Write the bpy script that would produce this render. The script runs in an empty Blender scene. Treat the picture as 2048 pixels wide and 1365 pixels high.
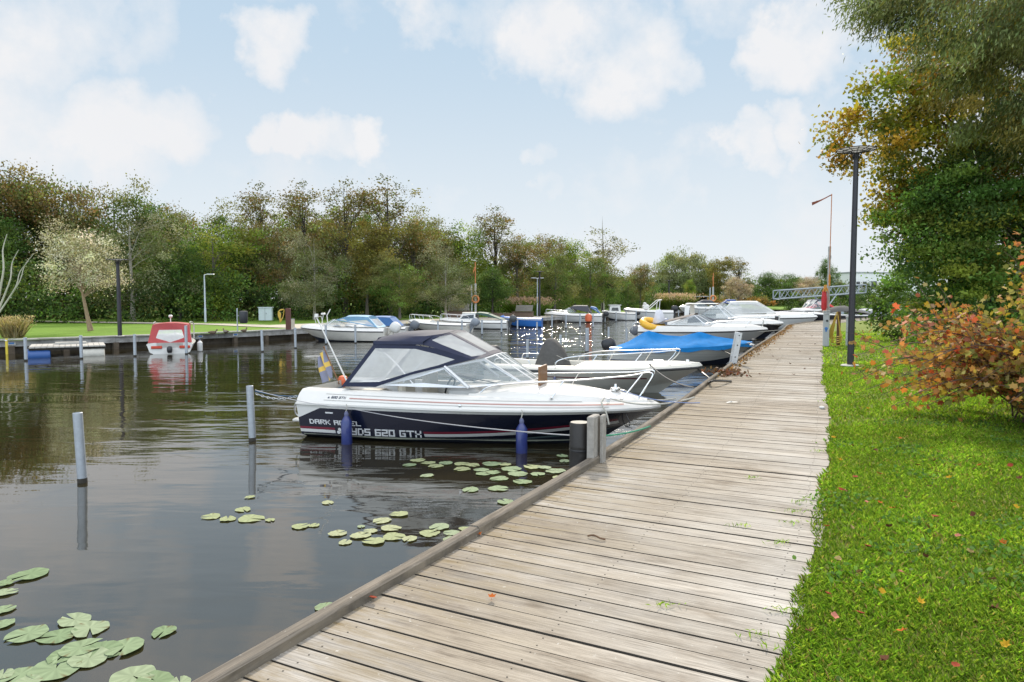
import bpy, math, random
import numpy as np
from mathutils import Vector, Matrix
R = math.radians
rng = np.random.default_rng(7); random.seed(7)
C = bpy.context.scene.collection
# ---------------------------------------------------------------- camera
F = 1400.; YH = 601.; TH = math.atan((682.5-YH)/F); HC = 2.25
cam_d = bpy.data.cameras.new('camera'); cam = bpy.data.objects.new('camera', cam_d); C.objects.link(cam)
cam.location = (0, 0, HC); cam.rotation_euler = (math.pi/2-TH, 0, 0)
cam_d.sensor_width = 36; cam_d.lens = F/2048*36; cam_d.clip_start = .1; cam_d.clip_end = 3000
SC = bpy.context.scene; SC.camera = cam
_c, _s = math.cos(TH), math.sin(TH)
def ray(x, y):
    u = (x-1024)/F; v = (y-682.5)/F
    return Vector((u, _c-v*_s, -_s-v*_c))
def P(x, y, z=0.):                       # survey helper: picture point -> point at height z
    d = ray(x, y); t = (z-HC)/d.z
    return Vector((d.x*t, d.y*t, z))
def PX(x, Y): return (x-1024)/F*Y*1.0
# ---------------------------------------------------------------- light
SUN_EL, SUN_AZ = R(36), R(4)
w = bpy.data.worlds.new('World'); SC.world = w; w.use_nodes = True
nt = w.node_tree; N = nt.nodes; Lk = nt.links; N.clear()
def nd(nt, t, **k):
    n = nt.nodes.new(t)
    for a, b in k.items():
        if a.startswith('i_'): n.inputs[a[2:]].default_value = b
        else: setattr(n, a, b)
    return n
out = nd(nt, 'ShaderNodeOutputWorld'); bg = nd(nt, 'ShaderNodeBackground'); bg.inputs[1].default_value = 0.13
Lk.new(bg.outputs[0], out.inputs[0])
sky = nd(nt, 'ShaderNodeTexSky', sky_type='NISHITA'); sky.sun_disc = False
sky.sun_elevation = SUN_EL; sky.sun_rotation = SUN_AZ; sky.air_density = 1.0; sky.dust_density = 1.6; sky.ozone_density = 1.3
tc = nd(nt, 'ShaderNodeTexCoord')
def vmath(op, a, b=None):
    n = nd(nt, 'ShaderNodeVectorMath', operation=op)
    for i, q in enumerate((a, b)):
        if q is None: continue
        if hasattr(q, 'links') or hasattr(q, 'is_linked'): Lk.new(q, n.inputs[i])
        else: n.inputs[i].default_value = q
    return n
def fmath(op, a, b=None, c=None, clamp=False):
    n = nd(nt, 'ShaderNodeMath', operation=op); n.use_clamp = clamp
    for i, q in enumerate((a, b, c)):
        if q is None: continue
        if isinstance(q, (int, float)): n.inputs[i].default_value = q
        else: Lk.new(q, n.inputs[i])
    return n.outputs[0]
nz1 = nd(nt, 'ShaderNodeTexNoise', i_Scale=6.0, i_Detail=8.0, i_Roughness=.58); Lk.new(tc.outputs['Generated'], nz1.inputs['Vector'])
nz0 = nd(nt, 'ShaderNodeTexNoise', i_Scale=3.0, i_Detail=5.0); Lk.new(tc.outputs['Generated'], nz0.inputs['Vector'])
off = vmath('SUBTRACT', nz1.outputs['Color'], (.5, .5, .5)); sc_ = vmath('MULTIPLY', off.outputs[0], (.24, .24, .24))
dirn = vmath('ADD', tc.outputs['Generated'], sc_.outputs[0]); dirn = vmath('NORMALIZE', dirn.outputs[0])
clouds = [(20, 60, 95, .9), (130, 20, 80, .8), (250, 15, 80, .55), (190, 235, 95, 1), (330, 240, 90, 1), (80, 250, 110, .8), (230, 300, 90, .7),
          (545, 60, 70, .9), (570, 285, 50, .95), (650, 270, 62, 1), (730, 262, 50, 1), (1080, 60, 110, .85), (1230, 110, 120, 1), (1320, 130, 70, 1), (960, 30, 90, .55),
          (1180, 170, 60, .6), (1060, 275, 40, .7), (1480, 315, 55, 1), (1570, 290, 45, .9), (1600, 130, 85, .9), (1680, 60, 70, .8), (1075, 365, 35, .6),
          (1150, 480, 180, .35), (1500, 470, 220, .45), (700, 560, 300, .3), (-300, 150, 260, .8), (2300, 250, 300, .8), (600, -400, 260, .7), (1400, -300, 240, .8), (200, -250, 160, .7), (1000, -900, 420, .6), (2000, -800, 420, .7)]
acc = None
for (x, y, r, a) in clouds:
    d = ray(x, y).normalized(); ar = r/F*.95
    dt = vmath('DOT_PRODUCT', dirn.outputs[0], tuple(d)).outputs['Value']
    mr = nd(nt, 'ShaderNodeMapRange', interpolation_type='SMOOTHSTEP'); Lk.new(dt, mr.inputs['Value'])
    mr.inputs['From Min'].default_value = math.cos(ar*1.3); mr.inputs['From Max'].default_value = math.cos(ar*.25)
    mr.inputs['To Max'].default_value = a
    acc = mr.outputs[0] if acc is None else fmath('MAXIMUM', acc, mr.outputs[0])
nz2 = nd(nt, 'ShaderNodeTexNoise', i_Scale=11.0, i_Detail=9.0, i_Roughness=.6); Lk.new(tc.outputs['Generated'], nz2.inputs['Vector'])
nzc = fmath('ADD', fmath('MULTIPLY', fmath('SUBTRACT', nz1.outputs['Fac'], .5), 1.8), fmath('MULTIPLY', fmath('SUBTRACT', nz2.outputs['Fac'], .5), 1.5))
den = fmath('MULTIPLY', fmath('SUBTRACT', fmath('ADD', acc, nzc), .24), 1.3, clamp=True)
den = fmath('MULTIPLY', den, .95)
# thin high veil over everything, thicker towards the horizon
sep = nd(nt, 'ShaderNodeSeparateXYZ'); Lk.new(tc.outputs['Generated'], sep.inputs[0])
hz = nd(nt, 'ShaderNodeMapRange', interpolation_type='SMOOTHSTEP'); Lk.new(sep.outputs['Z'], hz.inputs['Value'])
hz.inputs['From Min'].default_value = -.02; hz.inputs['From Max'].default_value = .40
vcol = nd(nt, 'ShaderNodeMixRGB'); Lk.new(hz.outputs[0], vcol.inputs['Fac']); vcol.inputs[1].default_value = (4.15, 4.4, 4.55, 1); vcol.inputs[2].default_value = (2.2, 3.08, 3.95, 1)
skb = nd(nt, 'ShaderNodeMixRGB', blend_type='DARKEN'); skb.inputs['Fac'].default_value = 1; Lk.new(sky.outputs[0], skb.inputs[1]); skb.inputs[2].default_value = (4.2, 4.4, 4.6, 1)
veil = nd(nt, 'ShaderNodeMixRGB'); veil.inputs['Fac'].default_value = .8
Lk.new(skb.outputs[0], veil.inputs[1]); 
hz2 = nd(nt, 'ShaderNodeMapRange', interpolation_type='SMOOTHSTEP'); Lk.new(sep.outputs['Z'], hz2.inputs['Value']); hz2.inputs['From Min'].default_value = .38; hz2.inputs['From Max'].default_value = .56
vc2 = nd(nt, 'ShaderNodeMixRGB'); Lk.new(hz2.outputs[0], vc2.inputs['Fac']); Lk.new(vcol.outputs[0], vc2.inputs[1]); vc2.inputs[2].default_value = (5.3, 5.3, 5.4, 1); Lk.new(vc2.outputs[0], veil.inputs[2])  # brighter grey sky overhead, out of view, added for the water's reflection
cm = nd(nt, 'ShaderNodeMixRGB'); Lk.new(den, cm.inputs['Fac']); Lk.new(veil.outputs[0], cm.inputs[1])
ccol = nd(nt, 'ShaderNodeMixRGB'); Lk.new(nz0.outputs['Fac'], ccol.inputs['Fac']); ccol.inputs[1].default_value = (4.75, 4.7, 4.68, 1); ccol.inputs[2].default_value = (4.1, 4.15, 4.3, 1)
Lk.new(ccol.outputs[0], cm.inputs[2])
# unseen sky behind the camera brightened, added fill for the shaded sides
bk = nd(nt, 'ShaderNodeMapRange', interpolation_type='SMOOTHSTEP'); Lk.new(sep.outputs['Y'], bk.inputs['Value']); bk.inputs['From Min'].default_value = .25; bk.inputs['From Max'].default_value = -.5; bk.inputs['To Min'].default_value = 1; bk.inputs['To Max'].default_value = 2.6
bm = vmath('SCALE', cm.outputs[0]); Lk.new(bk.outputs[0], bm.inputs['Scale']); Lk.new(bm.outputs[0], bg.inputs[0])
sd = bpy.data.lights.new('sun', 'SUN'); sun = bpy.data.objects.new('sun', sd); C.objects.link(sun)
sd.energy = 3.0; sd.angle = R(5); sd.color = (1, .91, .77)
sun.rotation_euler = Vector((math.sin(SUN_AZ)*math.cos(SUN_EL), math.cos(SUN_AZ)*math.cos(SUN_EL), math.sin(SUN_EL))).to_track_quat('Z', 'Y').to_euler()
SC.view_settings.view_transform = 'Standard'; SC.view_settings.look = 'None'; SC.view_settings.exposure = .65; SC.view_settings.gamma = 1
SC.render.engine = 'CYCLES'; SC.cycles.max_bounces = 8; SC.cycles.transparent_max_bounces = 12; SC.cycles.caustics_reflective = True; SC.cycles.caustics_refractive = False
SC.cycles.use_denoising = True; SC.cycles.sample_clamp_indirect = 6
# ---------------------------------------------------------------- materials
MATS = {}
def new_mat(name):
    m = bpy.data.materials.new(name); m.use_nodes = True; t = m.node_tree; b = t.nodes['Principled BSDF']; return m, t, b
def M(name, col=None, rough=.5, metal=0., var=.12, scale=6., bump=0., coat=0., spec=None, alpha=1., trans=0.):
    if name in MATS: return MATS[name]
    m, t, b = new_mat(name)
    tcn = t.nodes.new('ShaderNodeTexCoord'); n = nd(t, 'ShaderNodeTexNoise', i_Scale=scale, i_Detail=5.0, i_Roughness=.65); t.links.new(tcn.outputs['Object'], n.inputs['Vector'])
    mx = t.nodes.new('ShaderNodeMixRGB'); t.links.new(n.outputs['Fac'], mx.inputs['Fac'])
    mx.inputs[1].default_value = tuple(c*(1-var*1.6) for c in col)+(1,); mx.inputs[2].default_value = tuple(min(1, c*(1+var)) for c in col)+(1,)
    t.links.new(mx.outputs[0], b.inputs['Base Color']); b.inputs['Roughness'].default_value = rough; b.inputs['Metallic'].default_value = metal
    if coat: b.inputs['Coat Weight'].default_value = coat; b.inputs['Coat Roughness'].default_value = .08
    if spec is not None: b.inputs['Specular IOR Level'].default_value = spec
    if bump:
        bp = nd(t, 'ShaderNodeBump', i_Strength=bump, i_Distance=.02); t.links.new(n.outputs['Fac'], bp.inputs['Height']); t.links.new(bp.outputs[0], b.inputs['Normal'])
    if alpha < 1: b.inputs['Alpha'].default_value = alpha
    if trans:
        tr = t.nodes.new('ShaderNodeBsdfTranslucent'); t.links.new(mx.outputs[0], tr.inputs[0]); ms = t.nodes.new('ShaderNodeMixShader'); ms.inputs[0].default_value = trans
        o = t.nodes['Material Output']; t.links.new(b.outputs[0], ms.inputs[1]); t.links.new(tr.outputs[0], ms.inputs[2]); t.links.new(ms.outputs[0], o.inputs[0])
    MATS[name] = m; return m
def glass_mat(name, tint=(.75, .82, .85), op=.28, rough=.03):
    if name in MATS: return MATS[name]
    m, t, b = new_mat(name)
    n = nd(t, 'ShaderNodeTexNoise', i_Scale=7.0, i_Detail=4.0); tcn = t.nodes.new('ShaderNodeTexCoord'); t.links.new(tcn.outputs['Object'], n.inputs[0])
    r = nd(t, 'ShaderNodeMapRange'); t.links.new(n.outputs['Fac'], r.inputs[0]); r.inputs[3].default_value = op*.85; r.inputs[4].default_value = min(1, op*1.15)
    b.inputs['Base Color'].default_value = tint+(1,); b.inputs['Roughness'].default_value = rough
    t.links.new(r.outputs[0], b.inputs['Alpha']); MATS[name] = m; return m
WHITE = lambda: M('white gelcoat', (.62, .61, .575), .28, var=.06, scale=3, coat=.4)
OFFW = lambda: M('cream gelcoat', (.60, .58, .51), .32, var=.07, scale=3, coat=.3)
GREYG = lambda: M('grey gelcoat', (.42, .42, .40), .35, var=.06, scale=3, coat=.3)
STEEL = lambda: M('stainless tube', (.72, .72, .72), .22, 1., var=.05)
ALU = lambda: M('bare aluminium', (.55, .56, .57), .42, .7, var=.12, scale=20)
GALV = lambda: M('galvanised steel', (.40, .43, .46), .5, .55, var=.22, scale=14)
BLACK = lambda: M('black plastic', (.018, .018, .02), .35, var=.2)
ROPE = lambda: M('pale rope', (.45, .43, .37), .9, var=.3, scale=60)
VINYL = lambda: glass_mat('clear vinyl window', (.75, .75, .73), .5, .18)
GLASS = lambda: glass_mat('windscreen glass', (.40, .46, .48), .30, .02)
DGLASS = lambda: glass_mat('dark window glass', (.05, .06, .07), .75, .05)
WHITE(); OFFW(); GREYG(); BLACK(); ROPE()
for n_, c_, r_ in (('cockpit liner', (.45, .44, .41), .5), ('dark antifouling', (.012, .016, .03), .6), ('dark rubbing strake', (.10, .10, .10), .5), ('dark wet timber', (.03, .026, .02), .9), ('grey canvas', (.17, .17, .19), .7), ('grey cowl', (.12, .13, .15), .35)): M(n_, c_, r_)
# ---------------------------------------------------------------- mesh building
class MB:
    def __init__(s): s.v = []; s.f = []; s.m = []
    def add(s, vs, fs, mi=0):
        o = len(s.v); s.v += [tuple(q) for q in vs]; s.f += [tuple(o+i for i in f) for f in fs]; s.m += [mi]*len(fs); return s
    def box(s, c, d, mi=0, rz=0., ch=0.):
        x, y, z = (q/2 for q in d); cr, sr = math.cos(rz), math.sin(rz)
        if ch <= 0:
            vs = [(a*x, b*y, e*z) for e in (-1, 1) for a, b in ((-1, -1), (1, -1), (1, 1), (-1, 1))]
            fs = [(0, 3, 2, 1), (4, 5, 6, 7), (0, 1, 5, 4), (1, 2, 6, 5), (2, 3, 7, 6), (3, 0, 4, 7)]
        else:
            k = min(ch, x*.9, y*.9, z*.9); vs = []
            for (h, q) in ((-z, k), (-z+k, 0), (z-k, 0), (z, k)):
                X, Y = x-q, y-q; e = k*.7
                vs += [(-X+e, -Y, h), (X-e, -Y, h), (X, -Y+e, h), (X, Y-e, h), (X-e, Y, h), (-X+e, Y, h), (-X, Y-e, h), (-X, -Y+e, h)]
            fs = [tuple(range(7, -1, -1)), tuple(range(24, 32))]
            for r in range(3):
                for i in range(8): j = (i+1) % 8; fs.append((r*8+i, r*8+j, r*8+8+j, r*8+8+i))
        return s.add([(c[0]+a*cr-b*sr, c[1]+a*sr+b*cr, c[2]+e) for a, b, e in vs], fs, mi)
    def tube(s, pts, r, n=8, mi=0, closed=False, caps=True):
        pts = [Vector(p) for p in pts]; k = len(pts); rr = r if isinstance(r, (list, tuple)) else [r]*k
        up = Vector((0, 0, 1)); vs = []; prev = None
        for i, p in enumerate(pts):
            a = pts[(i-1) % k] if (closed or i > 0) else p; b = pts[(i+1) % k] if (closed or i < k-1) else p
            t = (b-a).normalized() if (b-a).length > 1e-9 else Vector((0, 0, 1))
            if prev is None:
                q = up if abs(t.dot(up)) < .95 else Vector((1, 0, 0)); e1 = t.cross(q).normalized()
            else:
                e1 = (prev-t*prev.dot(t)); e1 = e1.normalized() if e1.length > 1e-6 else t.orthogonal().normalized()
            prev = e1; e2 = t.cross(e1)
            for j in range(n):
                an = 2*math.pi*j/n; vs.append(p+(e1*math.cos(an)+e2*math.sin(an))*rr[i])
        fs = []
        for i in range(k if closed else k-1):
            for j in range(n):
                a = i*n+j; b = i*n+(j+1) % n; i2 = (i+1) % k
                fs.append((a, b, i2*n+(j+1) % n, i2*n+j))
        if caps and not closed: fs += [tuple(range(n-1, -1, -1)), tuple(range((k-1)*n, k*n))]
        return s.add(vs, fs, mi)
    def lathe(s, prof, c=(0, 0, 0), n=16, mi=0, axis=None):
        vs = []; q = Vector(axis).to_track_quat('Z', 'Y') if axis is not None else None
        for (r, z) in prof:
            for j in range(n):
                a = 2*math.pi*j/n; p = Vector((r*math.cos(a), r*math.sin(a), z))
                if q: p = q @ p
                vs.append(p+Vector(c))
        k = len(prof); fs = [(i*n+j, i*n+(j+1) % n, (i+1)*n+(j+1) % n, (i+1)*n+j) for i in range(k-1) for j in range(n)]
        fs += [tuple(range(n-1, -1, -1)), tuple(range((k-1)*n, k*n))]
        return s.add(vs, fs, mi)
    def grid(s, rows, mi=0, wrap=False):
        k = len(rows[0]); vs = [p for r in rows for p in r]; fs = []
        for i in range(len(rows)-1):
            for j in range(k if wrap else k-1):
                fs.append((i*k+j, i*k+(j+1) % k, (i+1)*k+(j+1) % k, (i+1)*k+j))
        return s.add(vs, fs, mi)
    def poly(s, pts, mi=0): return s.add(pts, [tuple(range(len(pts)))], mi)
    def slab(s, pts, z0, z1, mi=0):
        k = len(pts); vs = [(p[0], p[1], z0) for p in pts]+[(p[0], p[1], z1) for p in pts]
        return s.add(vs, [tuple(range(k-1, -1, -1)), tuple(range(k, 2*k))]+[(i, (i+1) % k, k+(i+1) % k, k+i) for i in range(k)], mi)
    def build(s, name, mats, parent=None, smooth=True, angle=.6):
        me = bpy.data.meshes.new(name); me.from_pydata(s.v, [], s.f)
        mats = mats if isinstance(mats, (list, tuple)) else [mats]
        for m in mats: me.materials.append(m)
        if len(mats) > 1: me.polygons.foreach_set('material_index', s.m)
        if smooth:
            me.polygons.foreach_set('use_smooth', [True]*len(s.f)); me.set_sharp_from_angle(angle=angle)
        me.update(); o = bpy.data.objects.new(name, me); C.objects.link(o)
        if parent: o.parent = parent
        return o
def tag(o, label=None, cat=None, group=None, kind=None):
    if label: o['label'] = label
    if cat: o['category'] = cat
    if group: o['group'] = group
    if kind: o['kind'] = kind
    return o
def empty(name, loc=(0, 0, 0), rz=0., label=None, cat=None, group=None):
    o = bpy.data.objects.new(name, None); o.empty_display_size = .2; o.location = loc; o.rotation_euler = (0, 0, rz); C.objects.link(o)
    return tag(o, label, cat, group)
def dup(o, parent=None):
    c = o.copy(); C.objects.link(c); c.parent = parent
    for k in ('label', 'group'):
        if parent is None and k in c: del c[k]
    for ch in list(o.children): dup(ch, c)
    return c
# ---------------------------------------------------------------- leaves and blades (numpy)
TPL = {'rhomb': [(-.5, 0), (0, -.5), (.5, 0), (0, .5)],
       'oval': [(-.5, 0), (-.2, -.42), (.22, -.36), (.5, 0), (.22, .36), (-.2, .42)],
       'maple': [(-.5, 0), (-.3, -.42), (-.02, -.3), (.2, -.5), (.24, -.17), (.55, 0), (.24, .17), (.2, .5), (-.02, .3), (-.3, .42)]}
def leaf_mesh(name, cen, size, col, wid=.6, shape='rhomb', axis=None, upb=.3, mat=None, fold=.12):
    n = len(cen); T = np.array(TPL[shape]); k = len(T)
    a = rng.normal(size=(n, 3)) if axis is None else axis+rng.normal(size=(n, 3))*.35
    a /= np.linalg.norm(a, axis=1)[:, None]+1e-9
    q = rng.normal(size=(n, 3)); q[:, 2] += upb*2; b = np.cross(q, a); b /= np.linalg.norm(b, axis=1)[:, None]+1e-9; nn = np.cross(a, b)
    sz = np.broadcast_to(np.asarray(size, float), (n,))[:, None, None]
    v = cen[:, None, :]+a[:, None, :]*T[None, :, 0, None]*sz+b[:, None, :]*T[None, :, 1, None]*sz*wid+nn[:, None, :]*(np.abs(T[None, :, 1, None])*fold)*sz
    return raw_mesh(name, v.reshape(-1, 3), n, k, np.repeat(col, k, axis=0), mat)
def raw_mesh(name, v, n, k, col, mat):
    me = bpy.data.meshes.new(name); me.vertices.add(n*k); me.vertices.foreach_set('co', v.astype(np.float32).ravel())
    me.loops.add(n*k); me.loops.foreach_set('vertex_index', np.arange(n*k, dtype=np.int32))
    me.polygons.add(n); me.polygons.foreach_set('loop_start', np.arange(0, n*k, k, dtype=np.int32)); me.polygons.foreach_set('loop_total', np.full(n, k, dtype=np.int32))
    at = me.color_attributes.new('Col', 'FLOAT_COLOR', 'POINT'); c4 = np.ones((n*k, 4), np.float32); c4[:, :3] = col; at.data.foreach_set('color', c4.ravel())
    me.materials.append(mat); me.update(calc_edges=True); return me
def leaf_mat(name, trans=.4, rough=.55, spec=.35):
    m, t, b = new_mat(name); a = nd(t, 'ShaderNodeVertexColor', layer_name='Col'); t.links.new(a.outputs[0], b.inputs['Base Color'])
    b.inputs['Roughness'].default_value = rough; b.inputs['Specular IOR Level'].default_value = spec
    tr = t.nodes.new('ShaderNodeBsdfTranslucent'); br = nd(t, 'ShaderNodeMixRGB', blend_type='MULTIPLY'); br.inputs[0].default_value = 1; t.links.new(a.outputs[0], br.inputs[1]); br.inputs[2].default_value = (1.9, 1.95, .9, 1)
    t.links.new(br.outputs[0], tr.inputs[0])
    ms = t.nodes.new('ShaderNodeMixShader'); ms.inputs[0].default_value = trans; o = t.nodes['Material Output']
    t.links.new(b.outputs[0], ms.inputs[1]); t.links.new(tr.outputs[0], ms.inputs[2]); t.links.new(ms.outputs[0], o.inputs[0]); return m
LEAF = leaf_mat('leaf', .3, .6, .15); LEAFR = leaf_mat('autumn leaf', .3, .6, .15); LEAFP = leaf_mat('pale leaf', .12, .7, .1); GRASSM = leaf_mat('grass blade', .4, .7, .08)
def bark(name, col): return M(name, col, .9, var=.35, scale=9, bump=.6)
def pal(cols, n, jit=.18):
    cols = np.array(cols); i = rng.integers(0, len(cols), n); c = cols[i]*(1+rng.normal(size=(n, 1))*jit)*(1+rng.normal(size=(n, 3))*.05)
    return np.clip(c, .004, .9)
def ell_points(ells, n, shell=.55):
    """points in a union of ellipsoids (cx,cy,cz,rx,ry,rz), biased to the outside"""
    ells = np.array(ells, float); vol = np.prod(ells[:, 3:], axis=1)**.7; i = rng.choice(len(ells), n, p=vol/vol.sum())
    d = rng.normal(size=(n, 3)); d /= np.linalg.norm(d, axis=1)[:, None]; r = rng.random(n)**(1/3.); r = shell*r**.5+(1-shell)*r
    return ells[i, :3]+d*r[:, None]*ells[i, 3:]
def crown_arrays(ells, nclump, nleaf, rc, size, cols, shell=.5, flat=.7, jit=.26):
    cc = ell_points(ells, nclump, shell); base = pal(cols, nclump, jit)
    rcs = rc*(.6+.8*rng.random(nclump)); i = rng.integers(0, nclump, nleaf)
    o = rng.normal(size=(nleaf, 3))*.5*rcs[i][:, None]; o[:, 2] *= flat
    col = base[i]*(1+rng.normal(size=(nleaf, 1))*.16)
    return cc, cc[i]+o, np.clip(col, .004, .9), size*(.6+.8*rng.random(nleaf))
def trunk_mb(h, r, tips, lean=(0, 0), nlimb=14, start=.3, bend=.25):
    mb = MB(); k = 7; pts = []; rad = []
    for i in range(k):
        t = i/(k-1); pts.append(Vector((lean[0]*t*h+math.sin(t*5+h)*.02*h*bend, lean[1]*t*h+math.cos(t*4+h)*.02*h*bend, h*t))); rad.append(r*(1-t)**.8+.012*r+(.35*r if i == 0 else 0))
    mb.tube(pts, rad, 8)
    idx = rng.permutation(len(tips))[:nlimb]
    for j in idx:
        tip = Vector(tips[j]); t = min(.93, max(start, (tip.z/h)*.62+rng.normal()*.05)); q = t*(k-1); a = int(q); b = min(a+1, k-1); p = pts[a].lerp(pts[b], q-a)
        rr = max(.25*r*(1-t)+.1*r, .012); mid = p.lerp(tip, .5)+Vector((rng.normal()*.06, rng.normal()*.06, .05+rng.random()*.08))*(tip-p).length
        mb.tube([p, p.lerp(mid, .5)+Vector((0, 0, .03*h*.3)), mid, mid.lerp(tip, .55), tip], [rr, rr*.8, rr*.55, rr*.35, rr*.1], 5, caps=False)
    return mb
def tree_proto(name, h, r, ells, nclump, nleaf, rc, size, cols, barkm, lean=(0, 0), nlimb=14, start=.3, wid=.65, shape='rhomb', shell=.5, leafm=None, trunkh=None, droop=0.):
    root = empty(name)
    cc, cen, col, sz = crown_arrays(ells, nclump, int(nleaf*1.5), rc, size*.8, cols, shell)
    ax = None
    if droop: ax = np.tile(np.array([[0, 0, -1.]]), (len(cen), 1))*droop
    tr = trunk_mb(trunkh or h*.9, r, cc, lean, nlimb, start).build('trunk', barkm, root)
    me = leaf_mesh('crown', cen, sz, col, wid, shape, ax, mat=leafm or LEAF); o = bpy.data.objects.new('crown', me); C.objects.link(o); o.parent = root
    return root
# ---------------------------------------------------------------- setting: lines of the two banks
KERB = [(-2.8, -.6), (-1.85, 1.15), (-1.13, 2.62), (-.44, 3.95), (.23, 5.2), (1.2, 7.2), (2.34, 9.72), (4.78, 15.4), (6.98, 20.4), (10.42, 28.0), (13.4, 34.6), (16.62, 42.0), (19.6, 46.8), (23.6, 52.0), (30.5, 59.5), (40., 69.), (55, 84.)]
DECKZ = .75
def arclen(pl):
    s = [0]
    for a, b in zip(pl, pl[1:]): s.append(s[-1]+math.hypot(b[0]-a[0], b[1]-a[1]))
    return s
def smooth_line(pl, step=.25):
    s = arclen(pl); n = int(s[-1]/step)+1; q = np.linspace(0, s[-1], n); P_ = np.array(pl)
    X = np.interp(q, s, P_[:, 0]); Y = np.interp(q, s, P_[:, 1]); k = 9; ker = np.ones(k)/k
    for _ in range(2):
        Xp = np.pad(X, k//2, mode='reflect', reflect_type='odd'); Yp = np.pad(Y, k//2, mode='reflect', reflect_type='odd'); X = np.convolve(Xp, ker, 'valid'); Y = np.convolve(Yp, ker, 'valid')
    return np.stack([X, Y], 1)
KL = smooth_line(KERB); KS = np.array(arclen([tuple(p) for p in KL]))
def kerb_at(s):
    x = np.interp(s, KS, KL[:, 0]); y = np.interp(s, KS, KL[:, 1]); x2 = np.interp(s+.3, KS, KL[:, 0]); y2 = np.interp(s+.3, KS, KL[:, 1]); x1 = np.interp(s-.3, KS, KL[:, 0]); y1 = np.interp(s-.3, KS, KL[:, 1])
    d = Vector((x2-x1, y2-y1)).normalized(); return Vector((x, y)), d, Vector((d.y, -d.x))     # point, along, landward
def kerb_x(Y): return float(np.interp(Y, KL[:, 1], KL[:, 0]))
BW = 1.89
QUAY = [(-60, 12), (-34, 20), (-20.8, 29.6), (-18, 32.6), (-15.2, 35.6), (-12.7, 40.3), (-7.5, 50.2), (.9, 63.3), (6.5, 74), (14.5, 88), (24, 106), (31, 118), (42, 132), (60, 148), (120, 190)]
QZ = .56
# ================================================================ SETTING
def struct(o): o['kind'] = 'structure'; return o
def wood_mat(name, ca, cb, cc, moss=.25, sx=3., sy=70.):
    """weathered planks: u runs along the board, v across; attribute Col.r = per-board random"""
    m, t, b = new_mat(name); L = t.links.new
    uv = nd(t, 'ShaderNodeUVMap', uv_map='UVMap'); at = nd(t, 'ShaderNodeVertexColor', layer_name='Col'); sp = nd(t, 'ShaderNodeSeparateColor'); L(at.outputs[0], sp.inputs[0])
    mp = nd(t, 'ShaderNodeMapping'); mp.inputs['Scale'].default_value = (sx, sy, 1); L(uv.outputs[0], mp.inputs[0])
    g = nd(t, 'ShaderNodeTexNoise', i_Scale=1.0, i_Detail=6.0, i_Roughness=.7, i_Distortion=.4); L(mp.outputs[0], g.inputs[0])
    mp2 = nd(t, 'ShaderNodeMapping'); mp2.inputs['Scale'].default_value = (1.3, 4.5, 1); L(uv.outputs[0], mp2.inputs[0])
    g2 = nd(t, 'ShaderNodeTexNoise', i_Scale=1.6, i_Detail=7.0, i_Roughness=.72); L(mp2.outputs[0], g2.inputs[0])
    tc = t.nodes.new('ShaderNodeTexCoord'); g3 = nd(t, 'ShaderNodeTexNoise', i_Scale=.9, i_Detail=5.0, i_Roughness=.65); L(tc.outputs['Object'], g3.inputs[0])
    g4 = nd(t, 'ShaderNodeTexNoise', i_Scale=38., i_Detail=3.0); L(tc.outputs['Object'], g4.inputs[0])
    def ramp(src, a, c, lo=0., hi=1.):
        r = nd(t, 'ShaderNodeMapRange'); L(src, r.inputs[0]); r.inputs[1].default_value = a; r.inputs[2].default_value = c; r.inputs[3].default_value = lo; r.inputs[4].default_value = hi; return r.outputs[0]
    def mix(f, a, c, bt='MIX'):
        n = nd(t, 'ShaderNodeMixRGB', blend_type=bt)
        for i, q in enumerate((f, a, c)):
            if isinstance(q, (float, int)): n.inputs[i].default_value = q
            elif isinstance(q, tuple): n.inputs[i].default_value = q+(1,)
            else: L(q, n.inputs[i])
        return n.outputs[0]
    c = mix(ramp(g2.outputs['Fac'], .39, .60), ca, cb)
    c = mix(ramp(g3.outputs['Fac'], .4, .62, 0, .75), c, cc)
    dk = ramp(g.outputs['Fac'], .34, .58, .58, 1.06); c = mix(1., c, dk, 'MULTIPLY')
    pb = ramp(sp.outputs[0], 0, 1, .86, 1.10); c = mix(1., c, pb, 'MULTIPLY')
    ms = t.nodes.new('ShaderNodeMath'); ms.operation = 'MULTIPLY'; pw = t.nodes.new('ShaderNodeMath'); pw.operation = 'POWER'; pw.inputs[1].default_value = 1.8; L(sp.outputs[1], pw.inputs[0]); L(pw.outputs[0], ms.inputs[0]); L(ramp(g2.outputs['Fac'], .40, .62, 0, moss), ms.inputs[1])
    c = mix(ms.outputs[0], c, (.17, .125, .06))
    c = mix(ramp(g4.outputs['Fac'], .70, .76, 0, .55), c, (.55, .54, .50))
    L(c, b.inputs['Base Color']); b.inputs['Roughness'].default_value = .9; b.inputs['Specular IOR Level'].default_value = .12
    bp = nd(t, 'ShaderNodeBump', i_Strength=.5, i_Distance=.004); L(g.outputs['Fac'], bp.inputs['Height']); L(bp.outputs[0], b.inputs['Normal']); return m
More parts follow.
